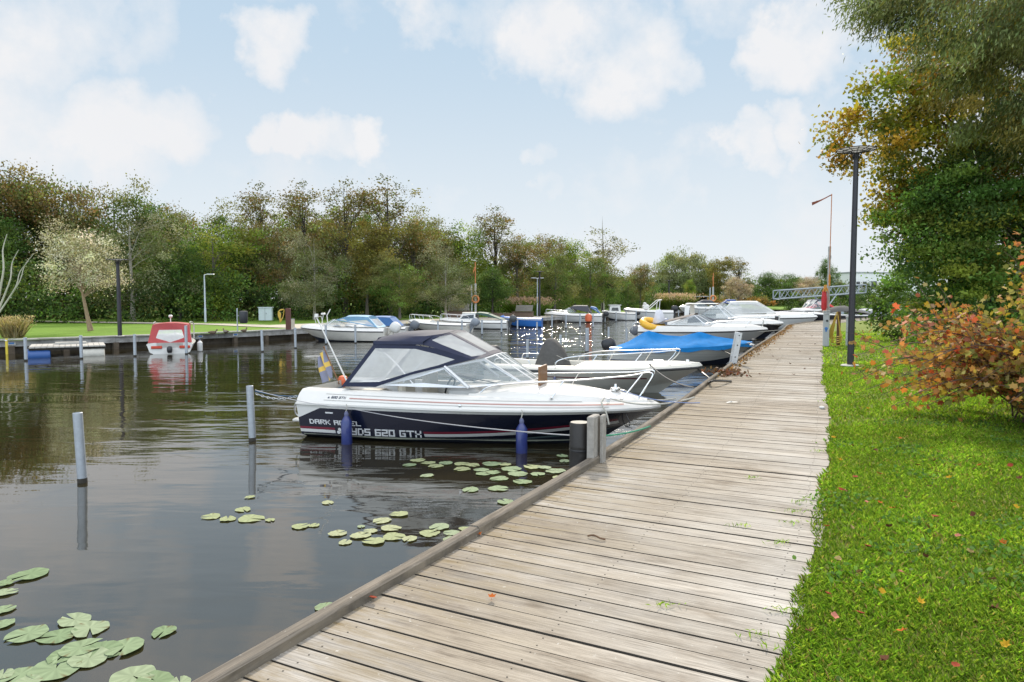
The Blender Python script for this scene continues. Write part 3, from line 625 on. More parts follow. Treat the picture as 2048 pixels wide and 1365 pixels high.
# ---------------------------------------------------------------- A: navy and white cabin boat
def boat_a():
    yaw = R(-16); L = 5.72; H = Hull(L, 2.24, .56, .60, ov=.98, top=.16, inset=.17, uc=.635, deckz=.80, bowz=.70, crown=.10, floor=.25, gun=.2)
    b = boat_root('cabin_boat', (2.30, 10.73), .6, L, yaw, 'navy and white cabin boat with a navy canopy and two blue fenders', RB)
    m, t, bs = new_mat('navy and white topsides'); Ln = t.links.new; tc = t.nodes.new('ShaderNodeTexCoord'); sp = nd(t, 'ShaderNodeSeparateXYZ'); Ln(tc.outputs['Object'], sp.inputs[0])
    def mth(op, a, c):
        n = t.nodes.new('ShaderNodeMath'); n.operation = op
        for i, q in enumerate((a, c)):
            if isinstance(q, (int, float)): n.inputs[i].default_value = q
            else: Ln(q, n.inputs[i])
        return n.outputs[0]
    X, Z = sp.outputs[0], sp.outputs[2]
    xn = mth('MAXIMUM', mth('DIVIDE', mth('SUBTRACT', X, 2.0), 3.3), 0.); cur = mth('MULTIPLY', mth('POWER', xn, 1.8), .28)    # stripes sweep up to the bow
    zz = mth('SUBTRACT', Z, cur)
    def band(a, c): return mth('MULTIPLY', mth('GREATER_THAN', zz, a), mth('LESS_THAN', zz, c))
    gapx = mth('SUBTRACT', 1., mth('MULTIPLY', mth('GREATER_THAN', X, .64), mth('LESS_THAN', X, 2.15)))
    endx = mth('LESS_THAN', X, 5.1)
    def mixc(f, a, c):
        n = t.nodes.new('ShaderNodeMixRGB'); Ln(f, n.inputs[0])
        for i, q in ((1, a), (2, c)):
            if isinstance(q, tuple): n.inputs[i].default_value = q+(1,)
            else: Ln(q, n.inputs[i])
        return n.outputs[0]
    col = mixc(mth('MULTIPLY', mth('MULTIPLY', band(.105, .158), gapx), endx), (.006, .009, .024), (.62, .62, .60))
    col = mixc(mth('MULTIPLY', mth('MULTIPLY', band(.162, .20), gapx), endx), col, (.17, .012, .03))
    col = mixc(mth('LESS_THAN', zz, .03), col, (.10, .15, .16))
    white = mth('GREATER_THAN', Z, mth('MINIMUM', mth('ADD', mth('MULTIPLY', X, .42), .345), 5.))
    col = mixc(white, col, (.70, .69, .66)); Ln(col, bs.inputs['Base Color']); bs.inputs['Roughness'].default_value = .22; bs.inputs['Coat Weight'].default_value = .5
    nb = nd(t, 'ShaderNodeTexNoise', i_Scale=1.5); Ln(tc.outputs['Object'], nb.inputs[0]); bp = nd(t, 'ShaderNodeBump', i_Strength=.05); Ln(nb.outputs['Fac'], bp.inputs['Height']); Ln(bp.outputs[0], bs.inputs['Normal'])
    NAVY = M('navy canvas', (.012, .017, .045), .75, var=.25, scale=12, bump=.15)
    hull = H.build('hull', [M('dark antifouling', (.012, .016, .03), .6), m, M('white gelcoat', (.72, .71, .67), .28), WHITE(), M('cockpit liner', (.45, .44, .41), .5)], b, n=60)
    # cabin top: raised foredeck with a walk-through to the bow
    cab = MB(); rows = []
    for x in np.linspace(2.86, 5.3, 20):
        t_ = (x-2.86)/2.44; w = .735*max(0, 1-t_**2.2)**.62+.03; zb = H.zd(clip(x/L))-.02; h = float(np.interp(x, [2.86, 3.3, 3.7, 4.3, 5.3], [.075, .12, .155, .13, .05]))
        rows.append([(x, w*(1.12), zb), (x, w*1.04, zb+h*.55), (x, w*.88, zb+h*.9), (x, w*.4, zb+h*1.02), (x, 0, zb+h*1.05), (x, -w*.4, zb+h*1.02), (x, -w*.88, zb+h*.9), (x, -w*1.04, zb+h*.55), (x, -w*1.12, zb)])
    cab.grid(rows); cab.poly(rows[0]); cab.poly(rows[-1][::-1]); cab.build('cabin_top', WHITE(), b)
    dr = MB(); dr.box((3.84, .02, 1.02), (.035, .50, .36), rz=.0, ch=.008); dr.build('hatch_door', M('varnished teak', (.20, .095, .035), .4, var=.3, scale=10), b)
    # topside stripe, lettering
    def up(x, z, o=.006):     # point on the white topside above the rail, starboard
        u = clip(x/L); xx, y, zr = H.side(u, 1.); e = H.deck(u, 0); t_ = clip((z-zr-.05)/(e[2]-zr-.05)); return (x, -(y+(e[1]-y)*t_**1.5)-o, z)
    st = MB(); xs = np.linspace(.95, 5.2, 30)
    for z_ in (.70, ): st.grid([[up(x, z_-.008-.012*(x/L)) for x in xs], [up(x, z_+.008-.012*(x/L)) for x in xs]])
    st.build('pinstripe', M('faded red stripe', (.40, .22, .19), .4), b)
    st = MB(); st.grid([[up(x, .655) for x in np.linspace(.5, 5.0, 30)], [up(x, .662) for x in np.linspace(.5, 5.0, 30)]]); st.grid([[up(x, .745-.02*(x/L)) for x in np.linspace(.5, 4.6, 30)], [up(x, .752-.02*(x/L)) for x in np.linspace(.5, 4.6, 30)]]); st.build('crease_shade', M('crease shade grey', (.36, .35, .33), .5), b)  # flat grey strips, the shading of the moulded folds painted on
    st = MB(); xs = np.linspace(.05, 4.9, 20); st.grid([[(x, -H.y_at(x, .075)-.006, .062+.01*math.sin(x*3)) for x in xs], [(x, -H.y_at(x, .075)-.006, .078) for x in xs]]); st.build('waterline_scum', M('waterline scum', (.16, .17, .13), .8, var=.5, scale=30), b)
    sd_ = lambda x, z: (x, -H.y_at(x, z)-.005, z)
    lt = MB(); letters(lt, 'DARK ANGEL', .20, .25, .087, .08, sd_, .5); e = letters(lt, 'RYDS 620 GTX', .80, .092, .103, .122, sd_, .5, .18)
    for (cx, cz) in ((.73, .175), (.70, .125), (.76, .125)):
        lt.poly([sd_(cx+.03*math.cos(a), cz+.03*math.sin(a)) for a in np.linspace(0, 2*math.pi, 11)[:-1]])
    lt.build('hull_lettering', M('white vinyl lettering', (.68, .68, .68), .4, var=.03), b)
    l2 = MB(); letters(l2, '620 GTX', .62, .685, .034, .034, up, .55, .15)
    for (cx, cz) in ((.575, .703), (.567, .692), (.583, .692)): l2.poly([up(cx+.009*math.cos(a), cz+.009*math.sin(a)) for a in np.linspace(0, 2*math.pi, 8)[:-1]])
    l2.build('model_lettering', M('dark blue lettering', (.02, .03, .06), .4), b)
    pl = MB(); pl.poly([sd_(.52, .44), sd_(.66, .44), sd_(.66, .465), sd_(.52, .465)]); pl.build('registration_plate', M('white vinyl lettering'), b)
    sk = MB(); p_ = up(2.82, .66); sk.lathe([(.022, 0), (.022, .012), (.012, .016)], p_, 10, axis=(0, -1, 0)); sk.build('skin_fitting', STEEL(), b)
    # swim rail and ladder at the stern
    sl = MB()
    for y in (-.62, -.3): sl.tube(bez([(.02, y, .62), (-.16, y, .60), (-.2, y, .45), (-.16, y, .25), (0, y, .2)], 16), .014, 8)
    for z_ in (.3, .45): sl.tube([(-.19, -.62, z_), (-.19, -.3, z_)], .012, 6)
    sl.tube(bez([(.03, -.95, .62), (-.1, -.95, .55), (-.13, -.9, .38), (0, -.88, .32)], 12), .014, 8); sl.build('stern_ladder', STEEL(), b)
    # windscreen: three raked panes a side over a white coaming
    wsf = ALU(); g = MB()
    c0, c1, c2, c3 = (1.42, -.86, .90), (2.84, -.80, .90), (3.62, -.46, .965), (3.78, 0, .985)
    t1, t2, t3 = (2.18, -.72, 1.17), (3.05, -.60, 1.35), (3.10, 0, 1.39)
    S1 = [c0, (2.1, -.845, .89), c1, t1 and (2.44, -.73, 1.21), (1.9, -.80, 1.08)]
    S2 = [c1, c2, t2, (2.44, -.73, 1.21)]; S3 = [c2, (3.75, -.2, .98), (3.10, -.2, 1.385), t2]; S4 = [(3.75, -.2, .98), c3, t3, (3.10, -.2, 1.385)]
    for p_ in (S1, S2, S3, S4): panel(g, p_, None, .026); panel(g, mir(p_), None, .026)
    g.build('windscreen', [M('white screen frame', (.6, .61, .62), .35, .3), GLASS()], b, smooth=False)
    for sg in (-1, 1): stt = MB(); stt.tube([(2.86, .80*sg, .90), (2.44, .735*sg, 1.215)], .026, 6); stt.build('screen_pillar', M('white screen frame'), b)
    wp = MB(); wp.tube([(3.25, -.56, .955), (2.95, -.64, 1.02), (2.6, -.70, 1.1)], .009, 6); wp.tube([(2.9, -.655, 1.0), (2.5, -.74, 1.13)], .014, 6); wp.build('wiper', BLACK(), b)
    # canopy
    mb = MB()
    lo = [(1.40, -.88, .885), (1.9, -.83, 1.075), (2.44, -.755, 1.215), (3.03, -.615, 1.355)]
    A1 = [(.72, -.90, .86), (1.32, -.885, .87), lo[1], lo[2], (2.88, -.66, 1.33), (2.3, -.76, 1.50), (2.0, -.80, 1.54), (1.26, -.83, 1.54)]
    W1 = [(.86, -.892, .93), (1.38, -.882, .955), (1.95, -.828, 1.13), (2.35, -.765, 1.235), (2.60, -.715, 1.325), (2.30, -.76, 1.41), (1.98, -.805, 1.485), (1.30, -.838, 1.485)]
    panel(mb, A1, W1); panel(mb, mir(A1), mir(W1))
    A2 = [(2.88, -.66, 1.33), lo[3], (3.085, -.30, 1.385), (2.38, -.36, 1.735), (2.2, -.62, 1.685), (2.05, -.78, 1.56), (2.3, -.76, 1.50)]
    W2 = [(2.84, -.60, 1.37), (2.97, -.52, 1.385), (3.0, -.34, 1.41), (2.42, -.40, 1.70), (2.3, -.56, 1.675), (2.2, -.66, 1.62), (2.36, -.69, 1.56)]
    panel(mb, A2, W2); panel(mb, mir(A2), mir(W2))
    A3 = [(3.085, -.30, 1.385), (3.10, 0, 1.40), (3.085, .30, 1.385), (2.38, .36, 1.735), (2.38, 0, 1.755), (2.38, -.36, 1.735)]
    W3 = [(3.0, -.24, 1.425), (3.01, 0, 1.44), (3.0, .24, 1.425), (2.45, .29, 1.712), (2.45, 0, 1.728), (2.45, -.29, 1.712)]
    panel(mb, A3, W3)
    # roof: front hoop -> rear hoop, with the deep valance over the side
    rows = []
    for x, zt in ((2.38, 1.735), (2.1, 1.745), (1.75, 1.735), (1.45, 1.71), (1.24, 1.66)):
        t_ = (2.38-x)/1.14; e = [(-.80+.0*t_, 1.54+.02*(1-t_)), (-.79, 1.60), (-.70, zt-.06), (-.5, zt-.015), (-.25, zt), (0, zt+.01)]
        if t_ == 0: e = [(-.62, 1.685)]*2+[(-.56, 1.70), (-.48, 1.715), (-.25, zt+.005), (0, zt+.02)]
        r = [(x-.0, y, z) for y, z in e]; rows.append(r+[(a, -q, c) for a, q, c in r[-2::-1]])
    rows[0] = [(2.06, -.78, 1.555), (2.2, -.62, 1.685), (2.3, -.5, 1.71), (2.38, -.36, 1.735), (2.38, -.18, 1.75), (2.38, 0, 1.755)]; rows[0] += [(a, -q, c) for a, q, c in rows[0][-2::-1]]
    mb.grid([r[::-1] for r in rows])
    RR = [(.72, -.90, .86), (1.26, -.83, 1.54), (1.24, -.6, 1.645), (1.24, 0, 1.67), (1.24, .6, 1.645), (1.26, .83, 1.54), (.72, .90, .86), (.66, 0, .86)]
    panel(mb, RR, None, .12)
    can = mb.build('canopy', [NAVY, VINYL()], b, angle=.5)
    for sg in (-1, 1):
        fr = MB(); fr.tube([(1.95, .78*sg, .9), (1.62, .76*sg, 1.25), (1.28, .74*sg, 1.52)], .012, 6); fr.tube([(1.75, .78*sg, .95), (2.1, .74*sg, 1.3), (2.2, .6*sg, 1.66)], .012, 6); fr.build('canopy_frame', STEEL(), can)
    # seats, wheel and dash behind the glass
    SEAT = M('cream vinyl seat', (.50, .46, .38), .6, var=.1)
    for y in (-.5, .5):
        s_ = MB(); s_.box((1.9, y, .52), (.46, .46, .16), ch=.05); s_.box((1.68, y, .78), (.14, .46, .5), ch=.06); s_.build('seat', SEAT, b)
    s_ = MB(); s_.box((.6, 0, .5), (.5, 1.4, .3), ch=.06); s_.build('rear_bench', SEAT, b)
    s_ = MB(); s_.box((2.75, -.42, .74), (.5, .7, .3), ch=.05); s_.box((2.75, .5, .72), (.5, .55, .28), ch=.05); s_.build('dashboard', M('grey dashboard', (.32, .32, .31), .5), b)
    s_ = MB(); s_.tube([(2.42+.05*math.sin(a), -.45+.17*math.cos(a), .86+.15*math.sin(a)) for a in np.linspace(0, 2*math.pi, 20)[:-1]], .014, 6, closed=True); s_.tube([(2.42, -.6, .86), (2.42, -.3, .86)], .01, 6); s_.build('steering_wheel', BLACK(), b)
    # bow rail
    for sg in (-1, 1):
        base0 = (3.05, .80*sg, .83); pts = bez([base0, (3.2, .80*sg, .93), (3.6, .76*sg, .99), (4.4, .62*sg, 1.04), (5.2, .32*sg, 1.10), (5.5, .2*sg, 1.15), (5.58, .19*sg, 1.15), (5.6, .2*sg, 1.10), (5.5, .26*sg, .93), (5.40, .33*sg, .76)], 40)
        rail(b, pts, [((4.15, .72*sg, .77), (4.32, .64*sg, 1.035)), ((5.16, .42*sg, .75), (5.45, .24*sg, 1.13))], .012)
    sp_ = MB(); sp_.lathe([(.03, 0), (.03, .03), (.075, .035), (.08, .06), (.075, .085), (.03, .09), (.02, .14)], (5.02, -.02, .80), 14); sp_.build('searchlight', STEEL(), b)
    for sg in (-1, 1):
        c_ = MB(); c_.box((4.98, .52*sg, .745), (.05, .05, .05)); c_.tube([(4.86, .54*sg, .78), (4.98, .52*sg, .785), (5.1, .48*sg, .78)], .014, 8); c_.build('cleat', STEEL(), b)
    # coiled rope on the starboard cleat
    # stern light pole
    lp = MB(); lp.tube([(.30, .05, .80), (-.3, .05, 1.95)], [.016, .011], 8); lp.lathe([(.02, 0), (.035, .01), (.035, .06), (.03, .07)], (-.3, .05, 1.94), 12); lp.build('stern_light', M('white gelcoat'), b)
    pod = MB(); pod.box((-.12, 0, .22), (.5, 1.3, .06), ch=.02); pod.build('bathing_platform', WHITE(), b)
    return b, H, yaw
BA, HA, YA = boat_a()
def a_pt(x, y, z): v = Vector((x, y, 0)); v.rotate(Matrix.Rotation(YA, 3, 'Z')); return BA.location+v+Vector((0, 0, z))
BLUEF = M('blue fender vinyl', (.022, .034, .15), .35, var=.15, scale=8, coat=.2)
for x, z, h, lb in ((.97, .63, .17, 'blue fender near the stern of the navy and white boat'), (3.78, .64, .18, 'blue fender amidships on the navy and white boat')):
    u = x/HA.L; y = HA.br(u)+.09; fender(None, a_pt(x, -y, z), .52, .085, BLUEF, lb, h, 'blue fenders')
# flag on its staff at the stern
fl = empty('stern_flag', a_pt(.02, .25, .74), YA, 'blue and yellow flag furled on a wooden staff at the stern', 'flag')
s_ = MB(); s_.tube([(0, 0, 0), (-.30, 0, .66)], .012, 8); s_.lathe([(.012, 0), (.02, .012), (.012, .025)], (-.30, 0, .655), 8); s_.build('staff', M('varnished teak'), fl)
fm, ft, fb = new_mat('flag cloth'); tcn = ft.nodes.new('ShaderNodeTexCoord'); spn = nd(ft, 'ShaderNodeSeparateXYZ'); ft.links.new(tcn.outputs['UV'], spn.inputs[0])
wv = MB(); rows = []; uvs = []
for i in range(13):
    t_ = i/12; row = []
    for j in range(9):
        q = j/8; rx = -.28+.10*q*(1-t_*.0)+(.12*t_)-.06*q-.17*q*(1-.3*t_); row.append((-.29+.16*t_-.24*q*(1-.45*(1-t_))+.02*math.sin(q*9+t_*4), .03*math.sin(q*11+t_*3)+.02*t_, .62-.5*t_-.14*q))
    rows.append(row)
wv.grid(rows); fo = wv.build('cloth', fm, fl)
uvl = fo.data.uv_layers.new(name='UVMap'); 
for lp_ in fo.data.loops: vi = lp_.vertex_index; uvl.data[lp_.index].uv = ((vi % 9)/8, 1-(vi//9)/12)
def fmth(op, a, c):
    n = ft.nodes.new('ShaderNodeMath'); n.operation = op
    for i, q in enumerate((a, c)):
        if isinstance(q, (int, float)): n.inputs[i].default_value = q
        else: ft.links.new(q, n.inputs[i])
    return n.outputs[0]
yel = fmth('MAXIMUM', fmth('MULTIPLY', fmth('GREATER_THAN', spn.outputs[0], .3), fmth('LESS_THAN', spn.outputs[0], .5)), fmth('MULTIPLY', fmth('GREATER_THAN', spn.outputs[1], .42), fmth('LESS_THAN', spn.outputs[1], .6)))
mxx = ft.nodes.new('ShaderNodeMixRGB'); ft.links.new(yel, mxx.inputs[0]); mxx.inputs[1].default_value = (.22, .23, .31, 1); mxx.inputs[2].default_value = (.66, .45, .10, 1); ft.links.new(mxx.outputs[0], fb.inputs[0]); fb.inputs['Roughness'].default_value = .8
# orange float behind the flag
fo_ = MB(); fo_.lathe([(.02, .1), (.07, .08), (.1, 0), (.08, -.08), (.03, -.12)], (0, 0, 0), 14); o = fo_.build('buoy', M('orange buoy plastic', (.62, .13, .05), .5)); o.location = a_pt(-.02, .45, .78); tag(o, 'small orange buoy hung behind the flag at the stern', 'buoy')

# ---------------------------------------------------------------- B: open boat with grey covered console
def boat_b():
    L = 5.3; H = Hull(L, 2.1, .50, .66, ov=1.0, top=.12, inset=.1, uc=.45, crown=.06, floor=.2, gun=.22)
    b = boat_root('open_boat', (4.52, 16.55), .66, L, SB, 'cream open boat with a grey hooded cover and a long bow rail', RB)
    H.build('hull', [M('cream gelcoat'), M('stone grey topsides', (.50, .48, .42), .3, var=.05, coat=.3), M('dark rubbing strake', (.10, .10, .10), .5), OFFW(), M('cockpit liner')], b, n=44)
    sd_ = lambda x, z: (x, -H.y_at(x, z)-.005, z)
    st = MB(); xs = np.linspace(.6, 4.1, 20); st.grid([[sd_(x, .36+.02*x/L) for x in xs], [sd_(x, .375+.045*x/L) for x in xs]]); st.build('maroon_stripe', M('maroon stripe', (.14, .03, .04), .4), b)
    cv = MB(); rows = []
    for (z_, l0, l1, w) in ((.45, 1.05, 2.02, .42), (.62, 1.08, 1.95, .40), (.8, 1.14, 1.88, .36), (1.0, 1.22, 1.78, .30), (1.15, 1.30, 1.66, .24), (1.24, 1.36, 1.56, .17), (1.27, 1.42, 1.5, .08)):
        rows.append([((l0+l1)/2+(l1-l0)/2*math.copysign(abs(math.cos(a))**.7, math.cos(a)), w*math.copysign(abs(math.sin(a))**.7, math.sin(a))+.008*math.sin(a*7+z_*9), z_) for a in np.linspace(0, 2*math.pi, 25)[:-1]])
    cv.grid(rows, wrap=True); cv.poly(rows[-1]); cv.build('console_cover', M('charcoal cover cloth', (.075, .073, .068), .85, var=.3, scale=9, bump=.3), b)
    for sg in (-1, 1):
        pts = bez([(1.9, .9*sg, .64), (2.0, .88*sg, .78), (2.5, .86*sg, .90), (3.6, .68*sg, .98), (4.3, .44*sg, 1.03), (4.66, .3*sg, 1.06), (4.72, .28*sg, 1.02), (4.6, .31*sg, .86), (4.45, .37*sg, .74)], 36)
        rail(b, pts, [((2.75, .86*sg, .63), (2.95, .80*sg, .94)), ((3.75, .66*sg, .68), (3.98, .55*sg, 1.0))], .013)
        rl = MB(); rl.tube(bez([(.25, .9*sg, .63), (.3, .9*sg, .76), (.5, .9*sg, .78), (1.0, .9*sg, .78), (1.2, .9*sg, .75), (1.25, .9*sg, .63)], 20), .013, 8); rl.build('grab_rail', STEEL(), b)
        c_ = MB(); c_.box((4.15, .50*sg, .71), (.05, .05, .05)); c_.tube([(4.02, .54*sg, .745), (4.15, .5*sg, .75), (4.28, .45*sg, .745)], .014, 8); c_.build('cleat', STEEL(), b)
    s_ = MB(); s_.lathe([(.03, 0), (.03, .02), (.055, .03), (.05, .07), (.02, .09)], (4.95, 0, .75), 12); s_.build('bow_light', STEEL(), b)
    outboard(b, -.08, 0, .62, .9, 0)
    return b, H
BB, HB = boat_b()
# ---------------------------------------------------------------- C: tarpaulin-covered boat
def boat_c():
    L = 4.9; H = Hull(L, 2.1, .46, .74, ov=.9, top=.08, inset=.06, uc=.5, crown=.05)
    b = boat_root('covered_boat', (8.42, 24.3), .75, L, SB, 'white motorboat under a bright blue tarpaulin with a black outboard', RB)
    m, t, bs = new_mat('white over navy bottom'); tc = t.nodes.new('ShaderNodeTexCoord'); sp = nd(t, 'ShaderNodeSeparateXYZ'); t.links.new(tc.outputs['Object'], sp.inputs[0]); mt = t.nodes.new('ShaderNodeMath'); mt.operation = 'LESS_THAN'; t.links.new(sp.outputs[2], mt.inputs[0]); mt.inputs[1].default_value = .10
    mx = t.nodes.new('ShaderNodeMixRGB'); t.links.new(mt.outputs[0], mx.inputs[0]); mx.inputs[1].default_value = (.56, .55, .51, 1); mx.inputs[2].default_value = (.015, .025, .09, 1); t.links.new(mx.outputs[0], bs.inputs[0]); bs.inputs['Roughness'].default_value = .35
    H.build('hull', [M('dark antifouling'), m, M('dark rubbing strake'), OFFW(), M('cockpit liner')], b)
    # tarp: ridge held up at two points, skirt over the rail
    tp = MB(); rows = []; xs = np.linspace(.02, L-.05, 46)
    pk = [(.0, .53), (.45, .72), (1.05, 1.08), (1.2, 1.13), (1.8, .98), (2.4, .95), (2.95, 1.10), (3.05, 1.13), (3.6, .97), (4.3, .88), (4.9, .80)]
    for x in xs:
        u = clip(x/L); h = H.br(u); zr = H.zr(u); pz = float(np.interp(x, [a for a, _ in pk], [a for _, a in pk])); row = []
        for a in np.linspace(-1, 1, 29):
            q = abs(a); zz = zr+.03; 
            if q > .93: y = (h+.035)*np.sign(a); z_ = zr+.05-(q-.93)/.07*.12*(1+.25*math.sin(x*6+a*3))
            else:
                e = q/.93; prof = (1-e)**(.85)*(1-.25*math.sin(math.pi*e)); y = (h+.035)*e*np.sign(a); z_ = zr+.055+(pz-zr-.055)*prof
                z_ += .022*math.sin(x*5.3+e*4)*e*(1-e)*3+.018*math.sin(x*13+e*9*np.sign(a))*e*(1-e)*2
            row.append((x+.02*math.sin(a*9), y, z_))
        rows.append(row)
    tp.grid([r[::-1] for r in rows]); tp.build('tarpaulin', M('blue tarpaulin', (.02, .23, .58), .85, var=.22, scale=5, bump=.3, trans=.25, spec=.15), b)
    sd_ = lambda x, z: (x, -H.y_at(x, z)-.006, z); l = MB(); letters(l, '80', 1.1, .345, .075, .06, sd_, .8); l.build('hull_number', M('dark blue lettering'), b); l = MB()
    l.poly([sd_(.2, .36), sd_(.5, .33), sd_(.72, .36), sd_(.5, .365)]); l.poly([sd_(.35, .33), sd_(.55, .31), sd_(.6, .335)]); l.build('hull_marking', M('dark blue lettering'), b)
    cr = MB(); 
    for z_ in (.24, .34): cr.grid([[sd_(x, z_+.05*(x/L)**2) for x in np.linspace(.1, 4.2, 16)], [sd_(x, z_+.008+.05*(x/L)**2) for x in np.linspace(.1, 4.2, 16)]])
    cr.build('hull_crease_shade', M('crease shade grey', (.36, .35, .33), .5), b)  # flat grey strips, crease shade put into the colour
    outboard(b, -.12, 0, .42, 1.0, .35); return b
boat_c()
# ---------------------------------------------------------------- D: white day cruiser
def cuddy(name, bow, L, B, z0, z1, label, group, yaw, mats, scr, uc=.58, rails=True, ov=1.0, top=.14, deckz=None, bowz=None, crown=.13, n=36, frame=None, glass=None):
    H = Hull(L, B, z0, z1, ov=ov, top=top, inset=.13, uc=uc, deckz=deckz, bowz=bowz, crown=crown, gun=.2, floor=.25)
    b = boat_root(name, bow, z1, L, yaw, label, group); H.build('hull', mats, b, n=n)
    if scr: screen(b, *scr, frame=frame, glass=glass)
    if rails:
        for sg in (-1, 1):
            zt = H.bowz
            pts = bez([(L*.52, H.br(.52)*.86*sg, H.zd(.52)+.03), (L*.56, H.br(.56)*.86*sg, zt+.2), (L*.75, H.br(.75)*.82*sg, zt+.3), (L*.93, H.br(.93)*.75*sg, zt+.36), (L*.965, H.br(.95)*.6*sg, zt+.34), (L*.955, H.br(.955)*.8*sg, zt+.02)], 26)
            rail(b, pts, [((L*.68, H.br(.68)*.84*sg, H.zd(.68)), (L*.71, H.br(.71)*.82*sg, zt+.275)), ((L*.84, H.br(.84)*.82*sg, H.zd(.84)), (L*.87, H.br(.87)*.78*sg, zt+.335))], .013)
    return b, H
GW = [M('dark antifouling'), M('light grey topsides', (.50, .50, .49), .3, var=.05, coat=.3), M('dark rubbing strake'), WHITE(), M('cockpit liner')]
WW = [M('dark antifouling'), M('white topsides', (.66, .65, .62), .3, var=.06, coat=.3), M('dark rubbing strake'), WHITE(), M('cockpit liner')]
BD, HD = cuddy('day_cruiser', (12.55, 34.3), 6.2, 2.3, .62, .80, 'pale grey day cruiser with a raked windscreen beside the blue tarpaulin boat', RB, SB, GW, (1.5, 3.75, 2.9, 1.0, 1.52, .86, .66, .55), deckz=.95, bowz=.93)
cv = MB(); rows = []
for x, z_ in ((2.75, 1.55), (2.2, 1.42), (1.4, 1.22), (.7, 1.06), (.1, .98)):
    rows.append([(x, a*(.70+.1*(2.75-x)/2.6), z_+.05*(1-a*a)-(.06 if abs(a) == 1 else 0)) for a in np.linspace(-1, 1, 9)])
cv.grid(rows); cv.build('folded_cover', M('brown grey canvas', (.16, .14, .13), .85, var=.25, bump=.2), BD)
outboard(BD, -.15, 0, .62, 1.0, .9, M('grey cowl', (.12, .13, .15), .35)); rl = MB(); rl.tube(bez([(.2, -.9, .9), (.0, -.9, 1.1), (-.1, -.9, 1.12), (-.3, -.9, 1.0), (-.35, -.9, .7)], 16), .02, 8); rl.build('stern_rail', STEEL(), BD)
# yellow inflatable tube and white bag lying over its stern
YEL = M('yellow inflatable vinyl', (.72, .40, .03), .35, var=.15); o = empty('inflatable_tube', P(1295, 655, 1.05)+Vector((0, 0, 0)), .3, 'yellow and red inflatable tube on the stern behind the tarpaulin', 'inflatable'); o.location = Vector((7.25, 36.1, 1.0)); o.rotation_euler = (.4, .12, .3)
t_ = MB(); t_.tube([(.52*math.cos(a), .48*math.sin(a), 0) for a in np.linspace(0, 2*math.pi, 25)[:-1]], .19, 12, closed=True); t_.build('ring', YEL, o)
t_ = MB(); t_.tube([(.53*math.cos(a), .49*math.sin(a), -.13) for a in np.linspace(0, 2*math.pi, 25)[:-1]], .13, 10, closed=True); t_.build('base_band', M('red vinyl', (.5, .05, .02), .4), o)
t_ = MB(); rows = []
for z_, r_ in ((0, .26), (.15, .30), (.35, .26), (.55, .2), (.68, .13), (.74, .05)): rows.append([(r_*math.cos(a)*(1+.12*math.sin(3*a+z_*5)), r_*.7*math.sin(a)*(1+.1*math.cos(4*a)), z_) for a in np.linspace(0, 2*math.pi, 17)[:-1]])
t_.grid(rows, wrap=True); t_.poly(rows[-1]); o = t_.build('fabric_bundle', M('white wrap cloth', (.62, .62, .66), .7, bump=.2)); o.location = (7.55, 36.0, 1.05); o['category'] = 'bundle'; o['label'] = 'white wrapped bundle sitting in the yellow inflatable tube'
# ---------------------------------------------------------------- E, F and the boats beyond the bend
DKH = [M('dark antifouling'), M('black topsides', (.02, .02, .024), .25, coat=.4), M('dark rubbing strake'), WHITE(), M('cockpit liner')]
BE, HE = cuddy('day_cruiser', (16.0, 41.2), 6.6, 2.4, .72, .86, 'day cruiser with white deck, dark hull and radar arch before the boardwalk bend', RB, SB, DKH, (1.6, 4.0, 3.0, 1.15, 1.98, .9, .74, .6), deckz=1.05, bowz=1.0)
ar = MB()
ar.grid([[(x, y, z_) for y, z_ in ((-1.0, 1.05), (-.98, 1.55), (-.85, 1.92), (-.4, 2.0), (0, 2.02), (.4, 2.0), (.85, 1.92), (.98, 1.55), (1.0, 1.05))] for x in (1.0, 1.28)]); ar.grid([[(x, y, z_+.07) for y, z_ in ((-.85, 1.92), (-.4, 2.0), (0, 2.02), (.4, 2.0), (.85, 1.92))] for x in (1.28, 1.0)])
ar.grid([[(x, .76*a, 2.03+.05*(1-a*a)) for a in np.linspace(-1, 1, 7)] for x in (1.0, 1.8, 2.9)]); ar.build('hardtop', WHITE(), BE)
gs = MB(); sdE = lambda x, z: (x, -HE.br(clip(x/HE.L))+.03, z); gs.poly([sdE(1.2, .85), sdE(3.6, .9), sdE(2.0, 1.35), sdE(1.3, 1.4)]); gs.build('side_panel', M('grey canvas', (.17, .17, .19), .7), BE)
outboard(BE, -.15, 0, .7, .95, .2, M('silver blue cowl', (.20, .24, .32), .3, .3))
BF, HF = cuddy('cabin_cruiser', (22.7, 52.0), 7.2, 2.6, .85, .98, 'tall white cruiser with clear plastic canopy at the bend of the boardwalk', RB, R(-20), WW, None, deckz=1.2, bowz=1.15, crown=.2, uc=.5, top=.2)
canopy(BF, (4.3, 1.3), (2.9, 2.12), (1.0, 2.1), (.35, 1.2), 1.05, .85, [M('white canopy cloth', (.62, .62, .60), .7), VINYL()], .09)
